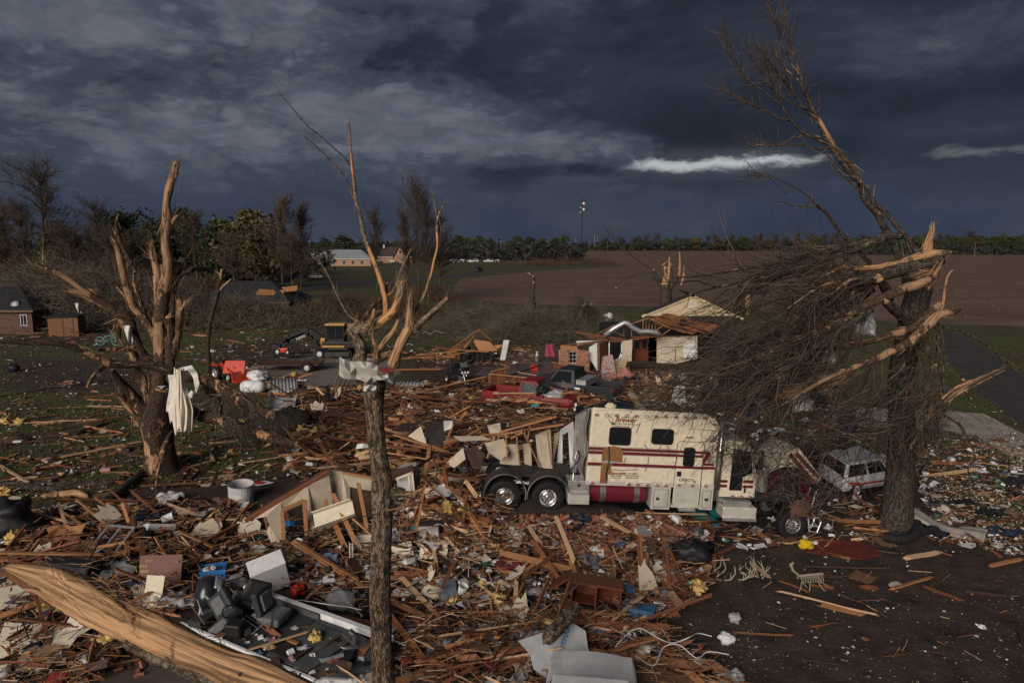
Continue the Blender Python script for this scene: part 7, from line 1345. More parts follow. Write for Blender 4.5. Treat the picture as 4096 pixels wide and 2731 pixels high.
flat('white_shelf_board','upright white shelf board in front of the brown cabinet door','board',CI,1180,1030,.5,.95,m_cream,.05,.1,(R(62),0),poly=[(-.24,0),(.22,.02),(.26,.95),(-.2,1.0)],land='upright white board')
e,s=item('ribbed_panel','dark brown ribbed panel behind the black barrel smoker','panel',CI,500,545,.25,rot=(R(26),0,R(-4)),land='ribbed brown panel');MB().box((0,0,0),(1.75,1.0,.02)).build('sheet',m_brown,e)
for q in range(14):MB().box((-.8+.125*q,0,.018),(.05,.98,.02)).build('rib',m_brown,e)
e=flat('plywood_sheet','torn orange plywood sheet with a square hole above the ribbed panel','board',CI,500,400,1.1,.8,m_lor,.35,0,(R(28),0),10,.3);MB().box((.12,-.08,.022),(.14,.12,.01)).build('hole_shade',m_int,e)  # dark plate paints the shade of the hole; the sheet is uncut
for x,y,rr_,lab in ((1175,335,R(-80),'white plastic bucket lying on its side left of a pair'),(1270,290,R(75),'white plastic bucket lying on its side right of a pair')):
 e,s=item('plastic_bucket',lab,'bucket',CI,x,y,.25,rot=(0,rr_,.4),group='white buckets in the debris');MB().lathe([(0,0),(.125,0),(.15,.36),(.158,.36),(.158,.38),(.14,.38),(.115,.02),(0,.02)],20,Matrix.Rotation(math.pi/2,4,'X')).build('pail',m_white,e,smooth=False)
e,s=item('washer_drum','round white washing machine drum standing on the lawn','drum',CE,1890,1385,0,rot=(R(3),R(4),0),land='white drum');MB().lathe([(0,0),(.42,0),(.46,.06),(.48,.72),(.50,.74),(.48,.76),(.45,.74),(.43,.1),(0,.08)],26,Matrix.Rotation(math.pi/2,4,'X')).build('tub',M('enamel',(.5,.5,.5),rough=.4,var=.3,scale=2),e);MB().lathe([(.47,.74),(.51,.76),(.47,.78)],26,Matrix.Rotation(math.pi/2,4,'X')).build('rim_ring',m_chrome,e)
e,s=item('window_frame','bent bare aluminium window frame on the left heap','window frame',CI,800,530,.25,rot=(R(35),R(-8),R(-28)),land='aluminium window frame')
for a,b in (((-.7,0),(.7,0)),((-.7,.9),(.7,.9)),((-.7,0),(-.7,.9)),((.7,0),(.7,.9)),((0,0),(0,.9))):MB().beam((a[0],a[1],0),(b[0],b[1],0),.07,.04).build('frame_bar',m_alu,e)
flat('ceiling_board','large torn cream ceiling board in the lower left corner','board',CI,280,1260,2.2,1.6,m_cream,.25,.1,(R(12),R(-6)),13,.22,land='torn cream ceiling board');flat('ceiling_board','smaller cream board at the left edge under the pale split limb','board',CI,40,900,1.5,.9,m_cream,.3,.3,(R(14),R(6)),9,.2);flat('cardboard_sheet','flat brown cardboard strip lying on the torn cream ceiling board','cardboard',CI,340,1320,1.0,.45,m_card,.35,.45,(R(10),0),4,.02)
b_=bag('water_jug','dark blue plastic jug left of the outboard motor','jug',CI,1425,790,90,80,m_bl,.05,3,.2);bag('plastic_bag','clear pale plastic bag right of the bright blue tub','plastic bag',CI,1850,815,140,100,M('clear_plastic',(.34,.34,.35),rough=.3,var=.3),.05,4)
bag('twisted_metal','grey twisted sheet metal lying over the hood of the red pickup','metal sheet',CR,640,1430,230,120,m_galv,.3,31,.7);bag('black_plastic','black plastic heap against the windscreen of the red pickup','plastic sheet',CR,470,1370,130,110,m_tarp,.6,32,.7)
bag('green_bag','bright green cloth bag on the boat rail','bag',CJ,35,925,110,70,M('green_fabric',(.05,.40,.04),rough=.7),.45,5,land='bright green bag');e,s=item('tackle_box','small bright red plastic box inside the boat','box',CJ,110,985,.58,rz=-.4);MB().box((0,0,.1),(.42,.26,.2)).build('body',M('red_plastic',(.45,.02,.015),rough=.4),e,bevel=.02);MB().box((0,0,.21),(.43,.27,.03)).build('lid',MATS['red_plastic'],e)
bag('red_and_white_bag','crumpled red bag beside the white chest freezer','bag',CJ,385,880,120,100,MATS['red_plastic'],.05,6,.6);bag('golf_bag','grey covered golf bag lying beside the split tree','golf bag',CJ,720,990,230,170,M('grey_nylon',(.15,.155,.165),rough=.7,var=.2),.05,7,.25,'grey golf bag');bag('black_bag_part','black strap heap at the end of the grey golf bag','strap',CJ,880,1050,120,70,m_tarp,.05,8,.6)
e,s=item('kitchen_sink','double-bowl stainless steel kitchen sink lying in the rubble','sink',CJ,1660,680,.2,rot=(R(10),R(8),R(-28)),land='stainless sink')
for x in (-.24,.24):
 for c,d_ in (((x,0,-.14),(.40,.42,.01)),((x-.2,0,-.07),(.01,.42,.15)),((x+.2,0,-.07),(.01,.42,.15)),((x,.21,-.07),(.4,.01,.15)),((x,-.21,-.07),(.4,.01,.15))):MB().box(c,d_).build('bowl_side',m_alu,e)
for c,d_ in (((0,.26,.005),(1.0,.1,.012)),((0,-.26,.005),(1.0,.1,.012)),((-.48,0,.005),(.06,.44,.012)),((.48,0,.005),(.06,.44,.012)),((0,0,.005),(.06,.44,.012))):MB().box(c,d_).build('rim',m_alu,e)
MB().tube([(0,.26,0),(0,.28,.2),(0,.1,.24)],.02).build('tap',m_chrome,e)
e,s=item('rubbish_bin','grey-blue square bin on its side right of the split tree','bin',CJ,1560,945,.02,rot=(R(-70),R(10),R(15)),land='grey-blue square bin');MB().box((0,0,.34),(.44,.38,.62),taper=1.12 if False else 1.1).build('body',M('blue_grey_plastic',(.14,.18,.22),rough=.4),e,bevel=.03);MB().box((0,0,.68),(.5,.43,.06)).build('lid',MATS['blue_grey_plastic'],e,bevel=.02)
e,s=item('plastic_bucket','small white bucket upright beside the grey-blue square bin','bucket',CJ,1655,870,.1,rot=(.2,.3,0));MB().lathe([(0,0),(.11,0),(.14,.3),(.125,.3),(.10,.02),(0,.02)],18,Matrix.Rotation(math.pi/2,4,'X')).build('pail',m_white,e)
e,s=item('steel_appliance','dull stainless appliance box in front of the tan ribbed panel','appliance',CJ,1430,425,.1,rot=(0,R(-5),R(-14)),land='stainless appliance box');MB().box((0,0,.24),(.72,.5,.48)).build('case',m_steel,e,bevel=.02);MB().box((0,-.26,.24),(.66,.02,.42)).build('front',m_alu,e)
for x,y,w,d,lab,rr in ((890,470,.55,.5,'cream cupboard door just left of the split tree',(.9,.1,.3)),(1185,530,.7,.45,'cream cupboard door just right of the split tree',(.7,-.2,.2)),(1440,540,.85,.45,'wide cream cupboard door left of the stainless sink',(.75,0,-.1)),(1420,850,.5,.4,'small cream cupboard door left of the grey-blue square bin',(.3,.2,-.3)),(100,1180,.0,0,'',0)):
 if lab:p=base(CJ,x,y,.2);e=empty('cupboard_door',p,lab,'cupboard door','cream cupboard doors in the rubble',rot=rr);MB().box((0,0,0),(w,d,.03)).build('panel',m_cream,e,bevel=.006);MB().box((0,0,.018),(w*.8,d*.75,.01)).build('inset',m_cream,e)
p=base(CJ,660,250,.9);e=empty('wall_shelf',p,'long cream shelf box hanging across broken studs','shelf',rot=(R(50),R(-18),R(6)));MB().box((0,0,0),(1.3,.5,.06)).build('back',m_cream,e);MB().box((0,-.25,.1),(1.3,.03,.22)).build('edge',m_cream,e);MB().box((0,.25,.1),(1.3,.03,.22)).build('edge',m_cream,e)
LAND.append(('cream shelf box',*[v for v in proj(p)][:2]))
e,s=item('toy_guitar','small white toy ladder-like rack left of the split tree','rack',CJ,795,590,.2,rot=(.5,.2,.4))
for x in (-.05,.05):MB().tube([(x,0,0),(x,.5,.1)],.012).build('side_rail',m_white,e)
for q in range(6):MB().tube([(-.05,.05+.08*q,.01+.016*q),(.05,.05+.08*q,.01+.016*q)],.01).build('rung',m_white,e)
e,s=item('media_cabinet','dark wooden media cabinet broken open with two bays','cabinet',CK,740,1020,.05,rot=(R(-6),R(4),R(-10)),land='dark media cabinet')
for c,d_ in (((0,.3,.42),(1.25,.03,.85)),((-.62,0,.42),(.04,.6,.85)),((.62,0,.42),(.04,.6,.85)),((0,0,.42),(.04,.6,.85)),((0,0,.02),(1.25,.6,.05)),((0,0,.85),(1.35,.66,.05)),((-.3,0,.35),(.6,.58,.03))):MB().box(c,d_).build('cabinet_panel',m_cab,e)
MB().box((-.3,-.05,.2),(.5,.3,.08)).build('player',m_blackpl,e);MB().tube([(.3,-.1,.1),(.3,-.1,.3)],.03).build('candlestick',m_chrome,e);MB().box((-.95,0,.75),(.65,.6,.04),Matrix.Rotation(R(-38),3,'Y')).build('open_door',m_cab,e)
e,s=item('blue_cooler','blue picnic cooler lying on the mud edge','cooler',CK,1100,1090,.0,rz=R(-22),land='blue cooler');MB().box((0,0,.2),(.75,.4,.38)).build('body',M('dull_blue_plastic',(.035,.10,.20),rough=.5),e,bevel=.03);MB().box((0,0,.41),(.77,.42,.06)).build('lid',MATS['dull_blue_plastic'],e,bevel=.02);MB().box((.22,-.21,.22),(.12,.02,.14)).build('label_plate',m_galv,e)
e,s=item('vent_grille','grey louvred air grille lying beside the red cushion','grille',CK,780,1215,.12,rot=(R(30),0,R(-6)),land='grey air grille');MB().box((0,0,0),(.62,.46,.05)).build('frame',M('blue_grey_metal',(.13,.16,.19),rough=.5,metal=.3),e)
for q in range(9):MB().box((.03,-.17+.042*q,.03),(.44,.016,.02)).build('louvre',MATS['blue_grey_metal'],e)
e,s=item('seat_cushion','brick-red seat cushion slumped in front of the dark media cabinet','cushion',CK,600,1250,.05,rot=(R(20),R(12),R(-30)),land='brick-red cushion');MB().box((0,0,.15),(.95,.55,.28)).build('cushion',M('brick_red_fabric',(.20,.055,.035),rough=.85,var=.2),e,bevel=.08)
fb=flat('foil_insulation_board','silvery foil-faced insulation board with blue print by the white hood','insulation board',CK,455,1330,1.5,1.1,M('foil',(.56,.58,.58),rough=.4,metal=.3,var=.15,scale=4,bump=.3),.6,.2,(R(28),R(-6)),11,.15,land='foil insulation board');m_bpr=M('blue_print',(.03,.22,.42),rough=.6,bump=0)
flat_text('RMAX',(.22,.12,.023),(0,0,R(60)),.17,m_bpr,fb);flat_text('THERMASHEATH',(-.05,-.2,.023),(0,0,R(60)),.07,m_bpr,fb);flat_text('INSULATION',(-.2,-.18,.023),(0,0,R(60)),.06,m_bpr,fb)
hood=car('pickup',(1.42,11.35,.12),R(82),'white pickup seen by its hood at the bottom edge of the view','pickup truck',p_wht,scale=1.0)
MB().loft([[(x,y,.93+rz_*math.cos(y/w*1.45)+(0 if x<2.5 else -.16*(x-2.5)/.25))for y in np.linspace(-w,w,11)]+[(x,w,.80),(x,-w,.80)]for x,w,rz_ in ((.95,.93,.14),(1.6,.93,.15),(2.2,.90,.14),(2.5,.86,.12),(2.68,.78,.08),(2.76,.66,.03))]).build('hood',p_wht,hood,smooth=False,bevel=.02)
flat('brown_board','large flat brown board at the bottom right of the white hood','board',CK,1255,1540,1.75,1.0,m_brown,.35,-.03,(R(6),0),4,.03)
flat('brown_tabletop','dark brown table top lying right behind the split tree','table top',CJ,1235,990,1.9,1.0,M('dark_brown_laminate',(.045,.018,.012),rough=.5),.22,.1,(R(5),0),5,.1);flat('brown_tabletop','dark red-brown sheet leaning under the rear truck wheel','board',CF,1790,1440,1.0,.8,m_cab,.2,.2,(R(30),0),6,.15)
e,s=item('deer_antlers','tangled heap of pale deer antlers on the mud','antlers',CK,1850,740,.02,land='heap of antlers');m_ant=M('antler',(.30,.25,.19),var=.25)
for q in range(13):
 x,y=rng.uniform(-.9,.9),rng.uniform(-.3,.35);a=rng.random()*TAU;b_=MB();P=[(x,y,.05),(x+.18*math.cos(a),y+.18*math.sin(a),.12),(x+.3*math.cos(a+.5),y+.3*math.sin(a+.5),.28),(x+.3*math.cos(a+1),y+.3*math.sin(a+1),.46)]
 b_.tube(P,[.026,.024,.018,.006],6)
 for k in (1,2):b_.tube([P[k],(P[k][0]+.05*math.cos(a+2),P[k][1]+.05*math.sin(a+2),P[k][2]+.2)],[.016,.005],5)
 b_.build('antler',m_ant,e)['kind']='stuff'
e,s=item('wire_deer','white wire deer ornament skeleton lying on the mud','garden ornament',CL,440,760,.25,rz=.1,land='wire deer');b_=MB()
for q in range(14):x=-.2+.05*q;b_.tube([(x,-.13,-.02),(x,-.14,.08),(x,0,.17),(x,.14,.08),(x,.13,-.02)],.010,4)
b_.build('rib_cage',m_ant,e)['kind']='stuff';MB().tube([(.5,0,.18),(.1,0,.16),(-.22,0,.14),(-.42,0,.32),(-.5,.0,.5),(-.42,0,.56)],[.03,.03,.03,.04,.05,.03],6).build('spine',m_ant,e)
for x,y,dx in ((-.2,-.12,-.08),(-.1,.12,.1),(.3,-.12,.1),(.42,.12,.18),(.05,-.12,-.04)):MB().tube([(x,y,.02),(x+dx*.6,y-.06,-.14),(x+dx*1.6,y-.1,-.24)],.014,5).build('leg',m_ant,e)
bag('yellow_cloth','bright yellow cloth crumpled near the front truck wheel','cloth',CL,440,510,110,75,M('yellow_fabric',(.55,.38,.015),rough=.8,var=.12),0,9,.6,'bright yellow cloth');flat('red_rug','dark red doormat lying right of the bright yellow cloth','rug',CL,735,515,2.3,1.35,M('dark_red_felt',(.11,.022,.014),rough=.95,var=.4,scale=3,bump=.4),.04,-.35,(0,0),5,.1,.03,land='dark red rug')
e,s=item('mattress','grey sodden mattress bent on the ground right of the bent tree','mattress',CL,1500,360,.05,rz=R(-42),land='sodden grey mattress')
MB().grid(lambda u,v:Vector(((u-.5)*2.6,(v-.5)*(1.15-.3*u)+.08*math.sin(u*9),.16+.07*math.sin(u*6+v*2)+.03*math.sin(v*11+u*4)+.3*(1-u)**3-.12*(2*v-1)**4)),34,16).build('ticking',M('grey_ticking',(.27,.245,.21),rough=.95,var=.3,scale=3,bump=.4),e,smooth=True,solid=.06)
e,s=item('drain_hose','thick black corrugated hose curled round the foot of the bent tree','hose',CL,1190,425,.12);P=[base(CL,a,b,.2)-e.location for a,b in ((1060,420),(1120,435),(1190,440),(1260,425),(1305,385),(1310,320),(1280,275),(1255,262))];b_=MB();SP_=smooth_path([(*q,.16)for q in P],.05);b_.tube([tuple(q[:3])for q in SP_],[.15+.02*(i%2)for i in range(len(SP_))],12);b_.build('ribbed_tube',m_black,e)
e,s=item('teal_plastic_part','teal car dashboard piece under the corner of the truck sleeper','car part',CG,1545,1330,.15,rot=(R(20),R(25),R(-32)),land='teal plastic part');m_tl=M('teal_plastic',(.03,.17,.18),rough=.5)
MB().prism([(-.7,0),(.6,0),(.75,.2),(.4,.3),(-.5,.22)],.3,None).build('shell',m_tl,e,bevel=.03);MB().box((-.1,-.05,.1),(.9,.1,.06)).build('rib',m_tl,e);b_=MB();blob(b_,(.35,.6,.2),(.5,.3,.35),3,.3);b_.build('moulding',m_tl,e)
bag('black_tarp','shiny black tarp heaped on the right slope of the bricks','tarp',CK,1500,640,300,230,m_tarp,0,10,.5,'black tarp',240);bag('dark_boulder','dark grey boulder below the teal plastic part','rock',CK,1545,435,100,110,M('grey_stone',(.05,.055,.06),var=.3,bump=.6),0,11,.3)
bag('black_tarp','black tarp bundled at the left edge of the debris','tarp',CI,120,430,330,330,m_tarp,-.1,12,.5,'black tarp bundle');bag('plastic_bag','white plastic carrier bag alone on the mud','plastic bag',CK,1775,1250,130,85,m_white,0,13,.45,'white carrier bag');bag('plastic_bag','clear plastic bag on the mud behind the white carrier bag','plastic bag',CK,1840,1085,100,75,MATS['clear_plastic'],0,14,.5)
bag('plastic_sheet','grey plastic sheet bunched at the lower right of the lumber','plastic sheet',CK,1850,1550,120,90,m_galv,0,15,.6);flat('metal_strip','bent grey metal strip at the lower right of the lumber','metal sheet',CK,1760,1490,.9,.25,m_galv,.1,-.8,(.2,.2),6,.2)
for x,y,w,d,rr,lab in ((265,480,1.8,2.2,.35,'white corrugated sheet lying behind the shattered tree'),(1255,460,2.0,.7,.0,'pale corrugated sheet left of the motorcycle')):
 e,s=item('corrugated_sheet',lab,'metal sheet',CF,x,y,.25,rot=(R(16),0,rr));MB().grid(lambda u,v:Vector(((u-.5)*w,(v-.5)*d,.05*math.sin(u*50))),48,3).build('sheet',m_galv,e,smooth=True,solid=.01)
bag('crumpled_sheet','crumpled pale sheet metal left of the corrugated sheet','metal sheet',CF,60,440,150,90,m_white,0,17,.6);e,s=item('crumpled_sheet','bent grey-white metal tray beyond the fallen limbs','metal sheet',CF,250,640,.1,rot=(R(20),R(8),.2));MB().grid(lambda u,v:Vector(((u-.5)*1.6,(v-.5)*1.2,.5*(abs(u-.5)*2)**6+.3*v*v)),14,10).build('sheet',m_galv,e,smooth=True,solid=.01)
e,s=item('propane_tank','white propane tank with a perforated cover beside the fallen limbs','tank',CE,1985,540,.0);MB().lathe([(0,-.8),(.3,-.75),(.42,-.5),(.42,.5),(.3,.75),(0,.8)],20,Matrix.Translation((0,0,.5))@Matrix.Rotation(math.pi/2,4,'Z')).build('shell',m_white,e,smooth=True);bag('white_cylinder','white foam sheet folded beyond the propane tank','foam sheet',CE,1975,425,130,80,m_white,0,21,.3)
e,s=item('office_chair','black office chair frame upturned in the middle debris','chair',CF,650,640,.1,rz=.6);MB().box((0,0,.45),(.5,.5,.08)).build('seat',m_blackpl,e,bevel=.03);MB().box((-.25,0,.9),(.08,.45,.7),Matrix.Rotation(-.2,3,'Y')).build('backrest',m_blackpl,e,bevel=.03);MB().tube([(0,0,.45),(0,0,.1)],.04).build('column',m_steel,e)
for k in range(5):MB().tube([(0,0,.12),(.32*math.cos(k*TAU/5),.32*math.sin(k*TAU/5),.05)],.025).build('leg',m_blackpl,e)
bag('root_ball','dark earthy root ball behind the fallen limbs','root ball',CF,330,870,300,250,M('root_soil',(.03,.024,.017),var=.5,bump=.8),-.2,19,.35);flat('red_sign','flat red and white sign on the dark lawn','sign',CF,95,1240,.95,.6,m_white,.04,.1,(0,0),4,.03);flat('red_sign_patch','red printed half of the flat sign on the dark lawn','sign',CF,75,1236,.6,.35,MATS['red_plastic'],.075,.1,(0,0),5,.2,.004)
bag('blue_basin','bright blue plastic basin lying inside the empty doorway','basin',CJ,315,355,130,60,m_blue,.15,20,.2);e,s=item('concrete_block','grey-green concrete block at the left end of the barrel smoker','block',CI,260,640,.1,rot=(.2,.3,.4));MB().box((0,0,.1),(.42,.22,.22)).build('block',M('grey_green_block',(.12,.14,.12),var=.2),e,bevel=.01)
for x,y,lab in ((355,990,'yellow-green plastic bag above the torn cream ceiling board'),(350,380,'small yellow-green plastic bag left of the torn plywood')):bag('yellow_bag',lab,'plastic bag',CI,x,y,100 if y>500 else 50,80 if y>500 else 50,M('yellow_green_film',(.36,.36,.05),rough=.4),.15,int(x),.5)
for crp,x,y,w,h,m,lab in ((CR,425,975,38,85,m_alu,'old aluminium milk can standing on the wet slab'),):
 e,s=item('milk_can',lab,'milk can',crp,x,y);MB().lathe([(0,0),(.2,0),(.2,.5),(.12,.65),(.13,.75),(.16,.76),(.14,.8),(0,.8)],18,Matrix.Rotation(math.pi/2,4,'X')).build('can',m,e)
e,s=item('pink_towel','pink towel draped over a broken beam left of the brick window','towel',CR,570,1000,0);MB().grid(lambda u,v:Vector(((u-.5)*(.9-.2*v),.08*math.sin(u*12+v*3),1.1*v+.5)),14,12).build('cloth',M('pink_fabric',(.30,.05,.08),rough=.9),e,smooth=True,solid=.02)
e,s=item('red_crate','red plastic crate on the edge of the wet slab','crate',CR,390,1080,0);MB().box((0,0,.2),(.6,.4,.4)).build('body',MATS['red_plastic'],e,bevel=.02);bag('white_sheet','white sheet of cloth caught in the bare branches behind the wrecked house','cloth',CR,1240,510,100,80,m_white,.4,22,.6)
bag('insulation_heap','pile of pink insulation in front of the opened house','insulation',CR,1430,1205,190,150,M('pink_insulation',(.36,.15,.13),rough=.95,var=.25,bump=.6),0,23,.6);bag('insulation_heap','smaller pink insulation roll beside the floral mattress','insulation',CR,1300,1190,110,80,MATS['pink_insulation'],0,24,.6)
flat('floral_mattress','folded floral mattress leaning by the broken doorway of the house','mattress',CR,1230,1120,1.1,2.6,M('floral_fabric',(.35,.27,.25),scale=5,col2=(.25,.08,.10),thr=.55),.4,.15,(R(70),0),6,.08,.2);flat('tan_mattress','tan foam sheet leaning beside the floral mattress','foam sheet',CR,1330,1080,1.5,1.6,M('tan_foam',(.33,.24,.15)),.5,-.2,(R(50),0),7,.2,.1)
bag('dark_tyre_heap','small black bundle lying alone on the left lawn','bundle',CE,110,365,92,70,m_tarp,0,26,.2)
o=MB().tube([tuple(base(CE,a,b,.05))for a,b in ((-20,562),(180,530),(350,505),(560,480),(760,450),(900,428),(1060,405))],.03,5).build('black_cable',m_black);tag(o,'long black cable stretched across the left lawn','cable')
for a in range(7):
 x,y=[(1150,175),(1420,70),(700,560),(1250,1420),(1180,1270),(420,1000),(1620,380)][a];p=base((CF,CF,CF,CK,CK,CJ,CJ)[a],x,y,.3);P=[tuple(p+Vector((.35*i-.9,rng.uniform(-.3,.3),rng.uniform(0,.35))))for i in range(8)]
 o=MB().tube([tuple(q[:3])for q in smooth_path([(*q,0)for q in P],.08)],.012,5).build('white_cable',m_white);tag(o,'looped white cable '+['behind the crumpled roof sheet','on the collapsed carport','in the middle of the lumber field','in the lumber right of the white hood','draped over the lumber behind the white hood','left of the grey golf bag','left of the stainless sink'][a],'cable','loose white cables')
o=MB().tube([tuple(base(CJ,a,b,.15))for a,b in ((70,372),(200,400),(300,425),(410,450))],.05,8).build('white_pipe',m_white);tag(o,'straight white plastic pipe in front of the empty doorway','pipe')
for k,(x,y)in enumerate(((1690,240),(1690,300),(1790,290),(1830,290),(1895,300))):
 e,s=item('black_barrel',f'{ORD[k]} black tub from the left in front of the collapsed carport','tub',CF,x,y,0,group='black tubs by the carport');MB().lathe([(0,0),(.42,0),(.5,.75),(.53,.78),(.46,.78),(.4,.05),(0,.05)],16,Matrix.Rotation(math.pi/2,4,'X')).build('tub',m_blackpl,e)
 # --------- the debris field
SPEC={k:[]for k in ('plank','board','brick','tuft','scrap')}
def plank_mesh(L,w,h,r):
 rings=[]
 for i,t in enumerate((0,.02,.35,.68,.98,1)):
  x=(t-.5)*L;e=i in (0,5);b=(r.uniform(-.02,.02)*w,r.uniform(-.3,.3)*h)if not e else (0,0)
  rings.append([(x+(r.uniform(-.5,1.2)*w*(1 if i==5 else -1)if e else 0),b[0]+sy*w/2*(.55 if e and r.random()<.4 else 1),b[1]+sz*h/2)for sy,sz in ((-1,-1),(1,-1),(1,1),(-1,1))])
 return rings
def add_plank(p0,p1,w,h,col,roll=0.,ex=False):
 d=p1-p0;c=(p0+p1)/2;q=d.to_track_quat('X','Z').to_matrix()@Matrix.Rotation(roll,3,'X');a,b=proj(p0),proj(p1);sx,sy,z=proj(c)
 SPEC['plank'].append(dict(c=c,m=q,L=d.length,w=w,h=h,col=col,src=(sx,sy),px=math.hypot(a[0]-b[0],a[1]-b[1])*(10 if ex else 1)+w*F0/z*6,ex=ex))
